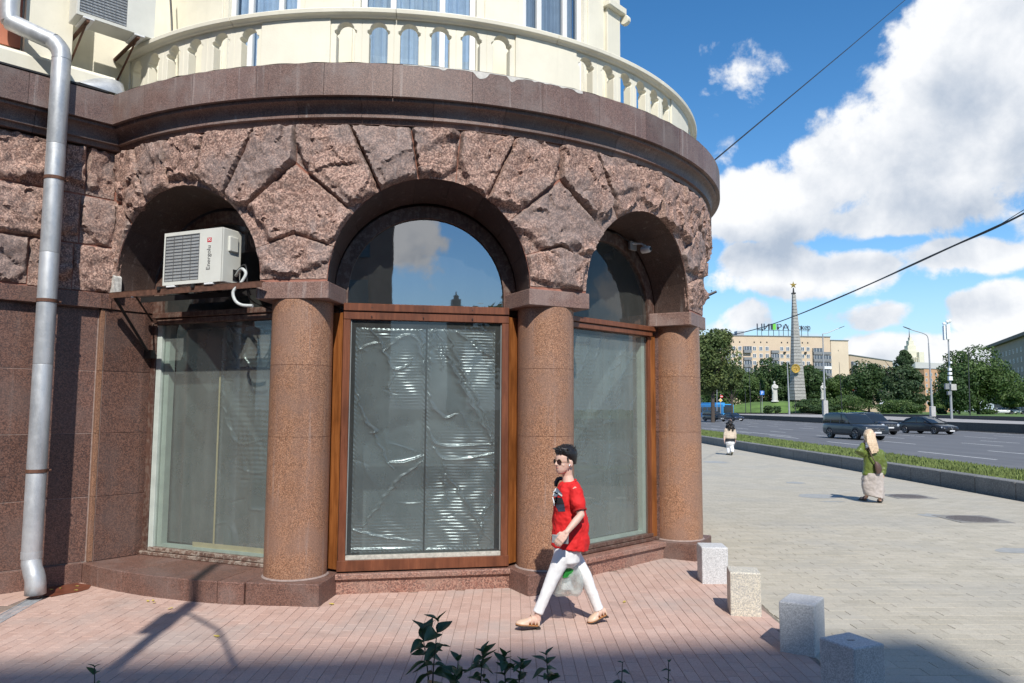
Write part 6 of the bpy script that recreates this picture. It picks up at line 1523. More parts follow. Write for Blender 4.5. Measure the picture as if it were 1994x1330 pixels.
# ---- lamps, poles, signs
PG = plain('grey_painted_steel', (.34, .35, .36), .5, .3); PB = plain('black_painted_steel', (.03, .03, .035), .5); CONC = plain('concrete', (.42, .41, .39), .9, 0, .15, 3)
def lamp(label, base, top, Y, arm=None, block=None, r=.11, mat=PG, head='flat', cat='street lamp', group='street lamps beyond the road'):
    b = at(*base, Y); t = at(*top, Y); b.z = min(b.z, 1.6); e = empty('street_lamp', b); tag(e, label, cat, group)
    MB().tube([b - Vector((0, 0, .5)), b.lerp(t, .5), t], [r * 1.35, r * 1.0, r * .6], 10).build('pole', mat, e)
    if block: h = block / 1466 * Y; w = .36 * Y / 120; MB().box(b.x - w, b.x + w, Y - w, Y + w, b.z - .4, b.z + h).build('base_block', CONC, e, bevel=.05)
    if arm:
        A_ = [Vector(at(x, y, Y)) for x, y in arm]; MB().tube(smoothpath([t] + A_, 5), r * .45, 8).build('arm', mat, e)
        h_ = A_[-1]; d = (A_[-1] - ([t] + A_)[-2]).normalized(); MB().loft([[h_ + d * a + Vector((0, wq * math.cos(q), wz * math.sin(q))) for q in np.linspace(0, 2 * PI, 9)[:-1]] for a, wq, wz in ((-.1, .05, .05), (.1, .17, .06), (.8, .17, .05), (1.0, .05, .02))]).build('lamp_head', mat if mat is PB else plain('lamp_housing', (.12, .12, .13), .5), e)
    return e
lamp('tall street lamp on a concrete block in front of the big rounded bush', (1607, 806), (1602, 650), 122, [(1612, 648), (1626, 642), (1634, 639)], 26, .13)
lamp('curved street lamp reaching left beside the larch like tree', (1816, 804), (1808, 668), 100, [(1806, 655), (1797, 649), (1780, 644), (1772, 641)], 14, .12)
lamp('slim pale pole standing left of the obelisk', (1537, 800), (1533, 705), 150, None, None, .13, PG, cat='pole', group='slim poles beyond the road')
el_ = lamp('black lamp post with a short cross head in front of the largest tree', (1889, 807), (1885, 678), 120, [(1891, 677)], None, .07, PB)
for i, (a_, b_, lab) in enumerate((((1462, 797), (1458, 700), 'thin black pole in front of the dark trees'), ((1452, 797), (1451, 755), 'short black post on the lawn'), ((1481, 790), (1480, 745), 'short dark post beside the parking sign'), ((1549, 799), (1547, 760), 'short dark post in front of the obelisk'), ((1640, 800), (1634, 705), 'slim dark lamp pole right of the tall street lamp'))):
    lamp(lab, a_, b_, 190, None, None, .07, PB, cat='pole', group='slim poles beyond the road')
hz = at(1330, 640, 62); e = empty('street_lamp', (hz.x, 62, 0)); tag(e, 'street lamp whose two small arms peep out behind the building edge', 'street lamp', 'street lamps beyond the road')
MB().tube([(hz.x, 62, 0), at(1330, 590, 62)], .1, 8).build('pole', PB, e)
for (x0, y0, x1, y1) in ((1330, 597, 1392, 569), (1330, 603, 1378, 580)):
    a_, b_ = at(x0, y0, 62), at(x1, y1, 62); MB().tube([a_, b_], .035, 6).build('arm', PB, e); d = (b_ - a_).normalized()
    MB().tube([b_ - d * .55, b_ + d * .15], [(.07, .12), (.05, .1)], 8).build('lamp_head', PB, e)
    MB().loft(lathe([(.0, 0), (.07, .05), (.0, .14)], 8, (b_ - d * .3).x, 62)).build('sensor', PB, e).location.z = (b_.z + .05)
# mobile mast
mb_ = at(1853, 806, 105); mt_ = at(1845, 628, 105); e = empty('antenna_mast', (mb_.x, 105, 1.2)); tag(e, 'pale mast with white antenna panels and cabinets left of the largest tree', 'mast')
MB().tube([(mb_.x, 105, .8), mb_.lerp(mt_, .28), mb_.lerp(mt_, .55), mt_], [.16, .14, .10, .08], 12).build('pole', PG, e)
wpz = lambda px, py: at(px, py, 104.8)
for (x0, x1, y0, y1, nm, m_) in ((1843, 1848.5, 632, 661, 'antenna_panel', WHITEP), (1837.5, 1839.5, 634, 662, 'antenna_panel', WHITEP), (1847, 1852, 717, 722, 'radio_unit', WHITEP), (1847, 1852.5, 725, 730, 'radio_unit', WHITEP), (1847, 1853.5, 733, 741, 'radio_unit', WHITEP), (1851, 1861, 748, 760, 'cabinet', CONC), (1840, 1847, 747, 758, 'cabinet', BALC), (1845, 1852, 762, 769, 'cabinet', BALC), (1849, 1852.5, 704, 708, 'small_camera', WHITEP)):
    a_, b_ = wpz(x0, y1), wpz(x1, y0); MB().box(a_.x, b_.x, 104.6, 105.0, a_.z, b_.z).build(nm, m_, e, bevel=.02)
for px, py in ((1840, 630), (1846, 626), (1851, 625)): q = wpz(px, py); MB().loft(lathe([(.03, q.z - .22), (.2, q.z - .1), (.22, q.z + .05), (.12, q.z + .2), (.01, q.z + .24)], 12, q.x, 105)).build('dome_camera', WHITEP, e)
# signs
def sign(label, px, py, ybase, Y, parts):
    b = at(px, ybase, Y); t = at(px, py - 5, Y); e = empty('road_sign', b); tag(e, label, 'road sign', 'road signs across the road'); MB().tube([b - Vector((0, 0, 1)), t], .06, 6).build('post', PG, e)
    return e, lambda dx, dy: at(px + dx, py + dy, Y - .15)
BLUE = plain('sign_blue', (.03, .16, .50), .5)
e, g_ = sign('blue parking sign on a thin post left of the statue', 1484, 765, 796, 190, None)
a_, b_ = g_(-4, 4), g_(4, -4); MB().box(a_.x, b_.x, 189.8, 189.9, a_.z, b_.z).build('plate', BLUE, e)
o = text_obj('lettering', 'P', 1.05, .01, WHITEP); o.parent = e; M = Matrix.Rotation(PI / 2, 4, 'X'); M.translation = Vector((a_.x + .25, 189.78, a_.z + .14)) - e.location; o.matrix_local = M
e, g_ = sign('red no entry disc above a yellow diamond sign over the bus', 1403, 772, 800, 128, None)
q = g_(2, 0); RED = plain('sign_red', (.55, .04, .03), .5); YEL = plain('sign_yellow', (.80, .50, .05), .5)
MB().loft([[(q.x + .26 * math.cos(a), y, q.z + .26 * math.sin(a)) for a in np.linspace(0, 2 * PI, 17)[:-1]] for y in (127.9, 127.85)], None, False).build('no_entry_disc', RED, e); MB().box(q.x - .18, q.x + .18, 127.8, 127.84, q.z - .05, q.z + .05).build('bar', WHITEP, e)
q = g_(0, 7.5)
for s, m_, y in ((.36, WHITEP, 127.85), (.27, YEL, 127.8)): MB().add([(q.x - s, y, q.z), (q.x, y, q.z - s), (q.x + s, y, q.z), (q.x, y, q.z + s)], [(0, 1, 2, 3)]).build('diamond', m_, e)
e, g_ = sign('tall pale post carrying signs in front of the blue bus', 1396, 762, 800, 128, None)
e, g_ = sign('yellow sign on a post between the curved lamp and the mast', 1843, 795, 806, 160, None); a_, b_ = g_(-3, 4), g_(3, -3); MB().box(a_.x, b_.x, 159.8, 159.9, a_.z, b_.z).build('plate', YEL, e)
# cafe parasol, kiosk
q = at(1722, 788, 195); e = empty('cafe_parasol', (q.x, 195, 1.2)); tag(e, 'white cafe parasol among the bushes left of the larch like tree', 'parasol')
MB().loft(lathe([(1.9, q.z - .1), (1.0, q.z + .5), (.05, q.z + .8)], 8, q.x, 195), None, False).build('canopy', WHITEP, e); MB().tube([(q.x, 195, 1), (q.x, 195, q.z)], .05, 6).build('pole', PG, e)
q = at(1658, 757, 260); e = empty('shop_sign', (q.x, 260, q.z)); tag(e, 'small round red sign between trees below the pale end wing', 'sign'); MB().loft([[(q.x + .9 * math.cos(a), y, q.z + .9 * math.sin(a)) for a in np.linspace(0, 2 * PI, 17)[:-1]] for y in (260, 259.8)], None, False).build('disc', RED, e)
MB().tube([(q.x, 260, 0), (q.x, 260, q.z)], .08, 6).build('post', PG, e)

# ---- overhead wires
p0 = at(1391, 312, 11.3); p1 = at(1762, 0, 26); d = p1 - p0
o = MB().tube([p0 - d * .02, p0 + d * .5 + Vector((0, 0, -.02)), p0 + d * 1.35], .012, 6).build('overhead_wire', BLACK); tag(o, 'single thin wire rising from the building edge to the top of the view', 'wire')
a_ = at(1425, 652, 96); b_ = at(2060, 378, 24)
for k, (off, lab) in enumerate(((0, 'lower cable of the sagging bundle crossing in front of the obelisk'), (.055, 'upper cable of the sagging bundle crossing in front of the obelisk'), (.10, 'slack cable splitting from the bundle at the right edge'))):
    P = []
    # through three points of the photograph's curve
    for (px, py, Y) in ((1425, 653, 80), (1484, 638, 66), (1552, 614, 54), (1620, 586, 45), (1700, 551, 38), (1780, 515, 32), (1860, 478, 28), (1930, 448, 25.5), (1994, 416, 23.5), (2070, 372, 21.5)):
        q = at(px, py, Y); w = (1 if k == 0 else 1); q.z += off * (.3 + .7 * math.sin(px * .02 + k) ** 2) * (1 if k < 2 else max(0, (px - 1850) / 100)); P.append(q)
    o = MB().tube(smoothpath(P, 5), .022 if k < 2 else .012, 6).build('overhead_cable', BLACK); tag(o, lab, 'cable', 'bundled overhead cables')

# ---- vehicles
def paint(name, c): 
    m, N = newmat(name); return finish(m, N, pbsdf(N, c, .35, .1, None, .5, Coat_Weight=.5, Coat_Roughness=.05))
CARG = plain('car_glass', (.02, .026, .032), .06, 0, .05, 1, 0, .8); TYRE = plain('tyre', (.02, .02, .02), .8); RIM = plain('alloy_rim', (.22, .22, .23), .35, .7); CHR = plain('chrome', (.62, .63, .65), .15, .95); HL = plain('headlight', (.55, .58, .62), .12, .3); PLATE = plain('number_plate', (.66, .66, .66), .5)
def rr_ring(x, hw, z0, z1, r=.12, tumble=0.0, n=4):
    out = []
    for (sy, sz, a0) in ((1, 1, 0), (-1, 1, PI / 2), (-1, -1, PI), (1, -1, 3 * PI / 2)):
        rad = min(r, (z1 - z0) * .45, hw * .5); w = hw - (tumble if sz > 0 else 0)
        for k in range(n): a = a0 + PI / 2 * k / (n - 1); out.append((x, sy * (w - rad) + rad * math.cos(a), (z1 - rad if sz > 0 else z0 + rad) + rad * math.sin(a)))
    return out
def car(label, pos, heading, kind, color, group='dark cars driving on the road', cat='car'):
    L_, W_, H_ = {'suv': (5.05, 1.96, 1.80), 'sedan': (4.95, 1.88, 1.46), 'jeep': (4.85, 1.95, 1.80)}[kind]
    e = empty('parked_car' if 'parked' in label else 'car', pos, heading); tag(e, label, cat, group); P_ = paint('paint_' + color[0], color[1]); hw = W_ / 2; f = L_ / 2
    belt = 1.06 if kind != 'sedan' else .93; hood = 1.02 if kind != 'sedan' else .82; z0 = .28 if kind != 'sedan' else .22
    if kind == 'jeep': hood = 1.06
    st = [(-f, .80, .45, belt - .18), (-f + .06, .90, .36, belt - .06), (-f + .35, .97, z0, belt + .02), (-1.4, 1.0, z0, belt + .01), (0, 1.0, z0, belt), (.75, 1.0, z0, belt - .01), (1.05, .985, z0, hood + .03), (f - .75, .96, z0, hood - .02), (f - .25, .91, z0 + .02, hood - .12), (f - .06, .83, .36, hood - .22), (f, .74, .42, hood - .32)]
    if kind != 'sedan': st[-4:] = [(f - .75, .97, z0, hood), (f - .30, .95, z0 + .02, hood - .04), (f - .08, .89, .36, hood - .10), (f, .80, .42, hood - .20)]
    # x forward
    MB().loft([rr_ring(x, hw * w, a, b_, .14) for x, w, a, b_ in st]).build('body', P_, e, world=False)
    if kind == 'sedan': cab = [(-2.0, .70, belt - .03, belt + .03), (-1.55, .66, belt - .03, H_ - .16), (-.9, .64, belt - .03, H_ - .03), (-.2, .64, belt - .03, H_), (.25, .64, belt - .03, H_ - .05), (.65, .68, belt - .03, H_ - .25), (1.25, .72, belt - .06, belt + .02)]
    else: cab = [(-2.46, .78, belt - .03, belt + .10), (-2.36, .75, belt - .03, H_ - .16), (-2.12, .73, belt - .03, H_ - .04), (-.6, .72, belt - .03, H_ - .02), (.10, .72, belt - .03, H_ - .05), (.36, .73, belt - .03, H_ - .22), (.92, .77, belt - .03, belt + .03)]
    cr = []
    for x, tw, zb, zt_ in cab:
        bw = hw * .90; tw_ = hw * tw * 1.16
        r_ = rr_ring(x, bw, zb, zt_, .07); cr.append([(a, (b_ if c < (zb + zt_) / 2 else b_ * tw_ / bw), c) for a, b_, c in r_])
    MB().loft(cr).build('windows', CARG, e, world=False)
    rf = []
    for x, tw, zb, zt_ in cab[1:-1]:
        tw_ = hw * tw * 1.16; q = zt_ + .008; rf.append([(x, -tw_ * .97, q - .09), (x, -tw_ * .80, q), (x, tw_ * .80, q), (x, tw_ * .97, q - .09), (x, tw_ * .95, q - .10), (x, -tw_ * .95, q - .10)])
    MB().loft(rf[1:-1] if kind == 'sedan' else rf[:-1]).build('roof', P_, e, world=False)
    for s in (-1, 1):
        for (x0, x1) in (((cab[-1][0], cab[-3][0])), ((-.35, -.42)), ((-1.45, -1.5)) if kind != 'sedan' else ((cab[0][0] + .1, cab[2][0]))):
            zt_ = {cab[-3][0]: cab[-3][3], cab[2][0]: cab[2][3]}.get(x1, H_ - .06); MB().tube([(x0, s * hw * .905, belt), (x1, s * hw * .76, zt_ - .03)], .035, 6).build('pillar', P_, e, world=False)
        MB().loft([[(.72 + a, s * (hw + .02 + b_), belt + .10 + c) for b_, c in ((0, -.07), (.20, -.06), (.22, .06), (.03, .08))] for a in (0, .12)], None, False).build('mirror', P_, e, world=False, bevel=.02)
        MB().tube([(-1.8, s * (hw + .0), .42), (1.8, s * (hw + .0), .42)], .03, 6).build('sill_trim', DARKM, e, world=False)
        if kind != 'sedan': MB().tube([(-1.9, s * hw * .74, H_ - .02), (.1, s * hw * .74, H_ + .01)], .018, 6).build('roof_rail', CHR, e, world=False)
        hl = [(f - .10, s * hw * .60, hood - .22), (f - .30, s * hw * .93, hood - .16), (f - .30, s * hw * .93, hood - .28), (f - .06, s * hw * .58, hood - .34)]
        if kind == 'jeep': MB().loft([[(f - .02 + a, s * hw * .68 + r * math.cos(q), hood - .27 + r * math.sin(q)) for q in np.linspace(0, 2 * PI, 13)[:-1]] for a, r in ((-.2, .11), (.02, .11), (.03, .09))]).build('headlight', HL, e, world=False)
        else: MB().loft([hl, [(x + .05, y + s * .012, z) for x, y, z in hl]], None, False).build('headlight', HL, e, world=False, bevel=.015)
        for x in (-1.48 if kind != 'sedan' else -1.5, 1.5):
            wr = .385 if kind != 'sedan' else .345
            w = empty('wheel', (x, s * (hw - .12), wr)); w.parent = e
            C_ = lambda r, y: [(r * math.cos(q), y * s, r * math.sin(q)) for q in np.linspace(0, 2 * PI, 25)[:-1]]
            MB().loft([C_(wr * .68, -.12), C_(wr * .96, -.12), C_(wr, -.08), C_(wr, .09), C_(wr * .96, .125), C_(wr * .70, .12)]).build('tyre', TYRE, w, world=False)
            mb = MB(); mb.loft([C_(wr * .72, .118), C_(wr * .70, .132), C_(wr * .62, .125)], None, True, False)
            for k in range(5): a = 2 * PI * k / 5; mb.tube([(0, .125 * s, 0), (wr * .66 * math.cos(a), .125 * s, wr * .66 * math.sin(a))], .028, 5)
            mb.build('rim', RIM, w, world=False); MB().loft([C_(wr * .62, .07), C_(.01, .07)], None, False).build('hub', BLACK, w, world=False)
            MB().loft([[(x + r * math.cos(q), s * (hw * 1.0 + .004 + dd), wr + r * math.sin(q)) for q in np.linspace(-.25, PI + .25, 17)] for r, dd in ((wr + .02, -.15), (wr + .10, -.02), (wr + .02, .003), (wr + .02, -.10))], None, True, False, False).build('wheel_arch', BLACK, e, world=False)
    gz0, gz1 = (hood - .40, hood - .20) if kind != 'jeep' else (hood - .36, hood - .18)
    MB().box(f - .06, f + .015, -hw * .52, hw * .52, gz0, gz1).build('grille', BLACK, e, world=False, bevel=.02)
    if kind == 'jeep':
        for k in range(7): y = (k - 3) * .14; MB().box(f + .0, f + .03, y - .045, y + .045, gz0 + .01, gz1 - .01).build('grille_slot', CHR, e, world=False)
    else:
        for z in (gz0 + .05, gz1 - .05): MB().box(f + .0, f + .03, -hw * .5, hw * .5, z - .018, z + .018).build('grille_bar', CHR, e, world=False)
        MB().loft([[(f + x, r * math.cos(q), (gz0 + gz1) / 2 + r * math.sin(q)) for q in np.linspace(0, 2 * PI, 17)[:-1]] for x, r in ((.02, .11), (.045, .11), (.045, .085), (.02, .085))]).build('badge', CHR, e, world=False)
    MB().box(f - .03, f + .03, -.26, .26, gz0 - .16, gz0 - .05).build('number_plate', PLATE, e, world=False)
    MB().box(f - .1, f + .01, -hw * .78, hw * .78, .30, .40).build('lower_bumper', CHR if kind == 'suv' else BLACK, e, world=False, bevel=.02)
    return e
h0 = -PI / 2 + .16
q = gnd(1662, 857); car('large dark blue grey SUV with chrome grille, nearest car on the road', (q.x + 1.0, q.y + 2.0, 0), h0, 'suv', ('bluegrey', (.028, .036, .046)))
q = gnd(1712, 846.5); car('dark off road car with slotted grille behind the nearest SUV', (q.x + .2, q.y + 1.6, 0), h0, 'jeep', ('navy', (.016, .020, .028)))
q = gnd(1812, 845.5); car('dark low sedan driving alone right of the two SUVs', (q.x + .4, q.y + 1.2, 0), h0 + .16, 'sedan', ('graphite', (.022, .025, .030)))
q = gnd(1391, 820.5); car('distant black SUV beside the building edge', (q.x, q.y, 0), h0 + .1, 'suv', ('black', (.02, .02, .024)))
q = gnd(1427, 819.5); car('distant dark blue sedan in front of the blue bus', (q.x, q.y, 0), h0 + .1, 'sedan', ('darkblue', (.02, .03, .06)))
for px, lab in ((1953, 'parked white car far right under the largest tree, the left one'), (1976, 'parked white car far right under the largest tree, the right one')):
    q = at(px, 806, 170); car(lab, (q.x, 170, 1.3), -.4, 'sedan', ('white', (.7, .7, .7)), 'parked white cars at far right')
# bus
q = at(1404, 812, 150); e = empty('bus', (q.x, 156, 0), h0 + .1); tag(e, 'blue city bus seen from the front behind the two distant cars', 'bus')
BB = plain('bus_blue', (.05, .30, .62), .4); MB().loft([rr_ring(x, 1.25 * w, .35, z, .15) for x, w, z in ((-6, .97, 3.0), (-5.9, 1, 3.1), (5.8, 1, 3.1), (6, .96, 3.0))]).build('body', BB, e, world=False)
MB().box(6.0, 6.04, -1.1, 1.1, 1.3, 2.6).build('windscreen', CARG, e, world=False, bevel=.03)
for s in (-1, 1):
    for k in range(6): MB().box(-5.5 + k * 1.85, -5.5 + k * 1.85 + 1.6, s * 1.26 - .02, s * 1.26 + .02, 1.4, 2.5).build('side_window', CARG, e, world=False)
    for x in (-3.6, 3.8): MB().loft([[(x + r * math.cos(a), s * y, .48 + r * math.sin(a)) for a in np.linspace(0, 2 * PI, 17)[:-1]] for r, y in ((.48, 1.0), (.48, 1.27), (.3, 1.28))]).build('wheel', TYRE, e, world=False)
MB().loft([rr_ring(x, 1.0, 3.1, 3.4, .1) for x in (-3, 3)]).build('roof_unit', BB, e, world=False)
MB().box(6.0, 6.05, -.8, .8, 2.65, 2.9).build('destination_panel', BLACK, e, world=False)
# ============================================================ PEOPLE
SKIN = plain('skin', (.64, .42, .335), .5, 0, .06, 20, 0, .4, Subsurface_Weight=.08)
def ell(c, a, b, yaw=0.0, n=20, tilt=0.0):
    """horizontal ellipse ring: a along yaw direction, b across"""
    ca, sa = math.cos(yaw), math.sin(yaw); out = []
    for k in range(n):
        q = 2 * PI * k / n; x, y = a * math.cos(q), b * math.sin(q); out.append((c[0] + x * ca - y * sa, c[1] + x * sa + y * ca, c[2] + tilt * x))
    return out
def remesh(o, vox, smooth=3, disp=None):
    r = o.modifiers.new('remesh', 'REMESH'); r.mode = 'VOXEL'; r.voxel_size = vox; r.use_smooth_shade = True
    if smooth: s = o.modifiers.new('smooth', 'SMOOTH'); s.iterations = smooth; s.factor = .5
    if disp:
        for (strength, scale, kind) in disp:
            t = bpy.data.textures.new('wrinkle', kind); t.noise_scale = scale
            if kind == 'CLOUDS': t.noise_depth = 2
            d = o.modifiers.new('wrinkle', 'DISPLACE'); d.texture = t; d.texture_coords = 'GLOBAL'; d.strength = strength; d.mid_level = .5
    return o
def capsule(mb, pts, rads, seg=14):
    """tube with rounded ends"""
    pts = [Vector(p) for p in pts]; rads = list(rads); d0 = (pts[0] - pts[1]).normalized(); d1 = (pts[-1] - pts[-2]).normalized()
    r0, r1 = (max(rads[0]) if isinstance(rads[0], tuple) else rads[0]), (max(rads[-1]) if isinstance(rads[-1], tuple) else rads[-1])
    def sc(r, k): return (r[0] * k, r[1] * k) if isinstance(r, tuple) else r * k
    P = [pts[0] + d0 * r0 * .95, pts[0] + d0 * r0 * .6] + pts + [pts[-1] + d1 * r1 * .6, pts[-1] + d1 * r1 * .95]
    Rr = [sc(rads[0], .25), sc(rads[0], .78)] + rads + [sc(rads[-1], .78), sc(rads[-1], .25)]
    return mb.tube(P, Rr, seg)
def head_rings(c, yaw, h=.222, pitch=0.0):
    prof = [(0.0, .060, .014, .018), (.012, .052, .036, .036), (.035, .036, .062, .050), (.065, .022, .078, .060), (.095, .012, .088, .067), (.125, .006, .094, .071), (.155, .000, .097, .074), (.182, -.004, .092, .070), (.203, -.006, .074, .056), (.217, -.006, .045, .034), (.223, -.006, .012, .010)]
    f = Vector((math.cos(yaw), math.sin(yaw), 0)); out = []
    for z, ox, a, b in prof: out.append(ell((c[0] + f.x * ox, c[1] + f.y * ox, c[2] + z), a, b, yaw, 20))
    return out
def hand(mb, wrist, direc, palm_n, side, L_=.175, curl=.5):
    """palm + five fingers; direc = pointing direction, palm_n = normal of the palm, side = +1/-1 thumb side"""
    w = Vector(wrist); d = Vector(direc).normalized(); n = Vector(palm_n); n = (n - d * n.dot(d)).normalized(); s = d.cross(n) * side
    for k, off in enumerate((-.026, -.009, .009, .026)): mb.tube([w + s * off * .6, w + d * .05 + s * off, w + d * .092 + s * off * 1.05], [(.017, .013), (.017, .013), (.012, .011)], 8)
    for k, (off, fl) in enumerate(((-.029, .060), (-.010, .074), (.010, .080), (.029, .070))):
        b = w + d * .085 + s * off * 1.02; q = b; dd = d.copy(); pts = [b - d * .02, b]
        for j, f_ in enumerate((.45, .30, .25)):
            dd = (dd + n * curl * (.55 + .2 * j)).normalized(); q = q + dd * fl * f_; pts.append(q)
        mb.tube(pts, [.0095, .0092, .0085, .0078, .006], 8)
    t0 = w + d * .022 + s * .030; mb.tube([t0 - s * .012, t0 + s * .012 + d * .018, t0 + s * .020 + d * .042 + n * .012, t0 + s * .016 + d * .062 + n * .022], [.014, .0125, .010, .0075], 8)

# ---- woman in the red T-shirt
YW = 7.12
def pw_(px, py, dy=0.0): return at(px, py, YW + dy)
red_w = empty('person', (at(1095, 1218, YW).x, YW, 0)); tag(red_w, 'short haired person in red T-shirt, white trousers and sunglasses striding past the window', 'person')
hd = pw_(1098, 921, -.0); yawh = PI + R(36)
hc = Vector((hd.x + .012, YW, hd.z - .006))
mb = MB(); mb.loft(head_rings(hc - Vector((math.cos(yawh), math.sin(yawh), 0)) * .0, yawh))
fh = Vector((math.cos(yawh), math.sin(yawh), 0)); sh_ = Vector((-fh.y, fh.x, 0)); U = Vector((0, 0, 1))
hp = lambda x, y, z: hc + fh * x + sh_ * y + U * z
capsule(mb, [hp(.090, 0, .128), hp(.103, 0, .105), hp(.112, 0, .088)], [.008, .011, .013], 10)      # nose
capsule(mb, [hp(.098, .012, .083), hp(.098, -.012, .083)], [.008, .008], 8)
capsule(mb, [hp(.090, .02, .058), hp(.097, 0, .060), hp(.090, -.02, .058)], [.006, .0075, .006], 8)      # lips
capsule(mb, [hp(.088, .016, .047), hp(.094, 0, .046), hp(.088, -.016, .047)], [.006, .008, .006], 8)
capsule(mb, [hp(.070, 0, .012), hp(.078, 0, .022)], [.016, .016], 8)
for s in (-1, 1):
    mb.loft([[tuple(hp(-.006 + .019 * math.cos(q) * k - .004, s * (.070 + dd), .100 + .031 * math.sin(q) * k)) for q in np.linspace(0, 2 * PI, 13)[:-1]] for k, dd in ((.7, -.012), (1.0, .004), (.95, .014), (.5, .012))])
    capsule(mb, [hp(.070, s * .034, .090), hp(.060, s * .045, .082)], [.016, .014], 8)
LIPP = [hp(.094, .019, .058), hp(.1015, 0, .0585), hp(.094, -.019, .058)]
# neck and shoulders
nb_ = pw_(1108, 938); capsule(mb, [hp(-.02, 0, .04), hp(-.028, 0, -.02), Vector((nb_.x, YW, nb_.z - .02)), Vector((nb_.x + .01, YW, nb_.z - .10))], [(.050, .050), (.047, .047), (.052, .06), (.08, .10)], 16)
shc = Vector((nb_.x + .012, YW, nb_.z - .075))
ynear, yfar = -.185, .185
shN = shc + Vector((.035, ynear + .02, -.0)); shF = shc + Vector((-.045, yfar - .02, -.0))
# torso (under the shirt)
tc = lambda py, px: pw_(px, py)
capsule(mb, [shN, shc, shF], [(.055, .055), (.06, .09), (.055, .055)], 14)
mb.loft([ell((tc(y, x).x, YW, tc(y, x).z), a, b, yawt, 20) for y, x, a, b, yawt in ((945, 1108, .075, .15, .0), (975, 1106, .095, .155, .0), (1010, 1108, .09, .13, 0), (1045, 1108, .10, .15, 0), (1075, 1106, .11, .165, 0), (1095, 1104, .08, .12, 0))])
# near (left) arm reaches forward and down, phone in hand
eN = pw_(1131, 1003, -.24); wN = pw_(1103, 1037, -.34)
capsule(mb, [shN, shN.lerp(eN, .5), eN, eN.lerp(wN, .35), wN], [.048, .043, .036, .034, .0235], 14)
hd_dir = Vector((-.55, -.12, -.62)); hand(mb, wN, hd_dir, Vector((.25, .95, -.2)), -1, curl=.65)
# far (right) arm down behind the hip with the bag
eF = shF + Vector((.03, .05, -.27)); wF = eF + Vector((-.06, .0, -.24)); capsule(mb, [shF, shF.lerp(eF, .5), eF, eF.lerp(wF, .35), wF], [.046, .041, .035, .033, .023], 12)
hand(mb, wF, Vector((-.1, 0, -1)), Vector((0, -1, 0)), 1, curl=1.0)
# legs
hipN = pw_(1100, 1072, -.09); hipF = pw_(1108, 1072, .09)
kN = pw_(1074, 1130, -.12); aN = pw_(1047, 1196, -.14); kF = pw_(1140, 1122, .06); aF = pw_(1166, 1190, .08)
capsule(mb, [hipN, hipN.lerp(kN, .5), kN, kN.lerp(aN, .35), aN, aN + Vector((.0, 0, -.05))], [.085, .070, .052, .050, .031, .031], 14)
capsule(mb, [hipF, hipF.lerp(kF, .5), kF, kF.lerp(aF, .35), aF, aF + Vector((0, 0, -.04))], [.085, .070, .052, .050, .031, .031], 14)
def foot(mb, heel, toe, lift=0.0):
    heel = Vector(heel); toe = Vector(toe); d = (toe - heel); L_ = d.length; d.normalize(); s = Vector((-d.y, d.x, 0)).normalized(); up = d.cross(s) * -1
    up = Vector((0, 0, 1)) - d * d.z; up.normalize()
    rings = []
    for t, w, h in ((-.04, .012, .02), (0, .028, .05), (.12, .032, .065), (.30, .034, .075), (.5, .037, .055), (.7, .045, .036), (.85, .040, .024), (.96, .024, .016), (1.0, .008, .01)):
        c = heel + d * (L_ * t); rings.append([c + s * (w * math.cos(q)) + up * (h * .5 + h * .5 * math.sin(q)) for q in np.linspace(0, 2 * PI, 15)[:-1]])
    mb.loft(rings)
hN, tN = pw_(1047, 1224, -.14), pw_(1006, 1221, -.20); hN.z = .035; tN.z = .062
hF, tF = pw_(1179, 1200, .09), pw_(1146, 1213, .03); hF.z = .075; tF.z = .018
for h_, t_ in ((hN, tN), (hF, tF)): foot(mb, h_ + U * .006, h_.lerp(t_, .93) + U * .006)
o = mb.build('body', SKIN, red_w); remesh(o, .0052, 2)
# shirt
TEE = plain('red_cotton', (.62, .012, .012), .8, 0, .08, 6, .15)
mb = MB(); rg = []
for y, xl, xr, b, dz in ((938, 1097, 1122, .095, 0), (944, 1088, 1129, .150, 0), (953, 1084, 1134, .185, 0), (975, 1076, 1138, .175, 0), (1000, 1077, 1141, .165, 0), (1025, 1075, 1144, .175, 0), (1048, 1073, 1146, .185, 0), (1064, 1073, 1146.5, .188, .0)):
    a_, b_ = pw_(xl, y), pw_(xr, y); rg.append(ell(((a_.x + b_.x) / 2, YW, a_.z), (b_.x - a_.x) / 2 * 1.0, b, 0, 28, 0))
# slanting hem: lower at the back
hem = [(x, y, z - .055 * (x - rg[-1][14][0]) / .35 + .02) for x, y, z in rg[-1]]; rg[-1] = hem
mb.loft(rg)
slN = shN.lerp(eN, .58); capsule(mb, [shN + Vector((-.01, .03, .01)), shN + Vector((.005, -.01, .0)), shN.lerp(eN, .3), slN], [.062, .066, .066, .064], 16)
slF = shF.lerp(eF, .55); capsule(mb, [shF + Vector((0, -.03, .01)), shF, slF], [.06, .064, .064], 16)
o = mb.build('t_shirt', TEE, red_w); remesh(o, .0075, 2, [(.038, .13, 'CLOUDS'), (.014, .045, 'CLOUDS')])
MB().tube([slN + (eN - slN).normalized() * k for k in (.040, .052)], [.0665, .065], 18).build('sleeve_hem', plain('red_cotton_dark', (.40, .01, .01), .8), red_w)
tee = o
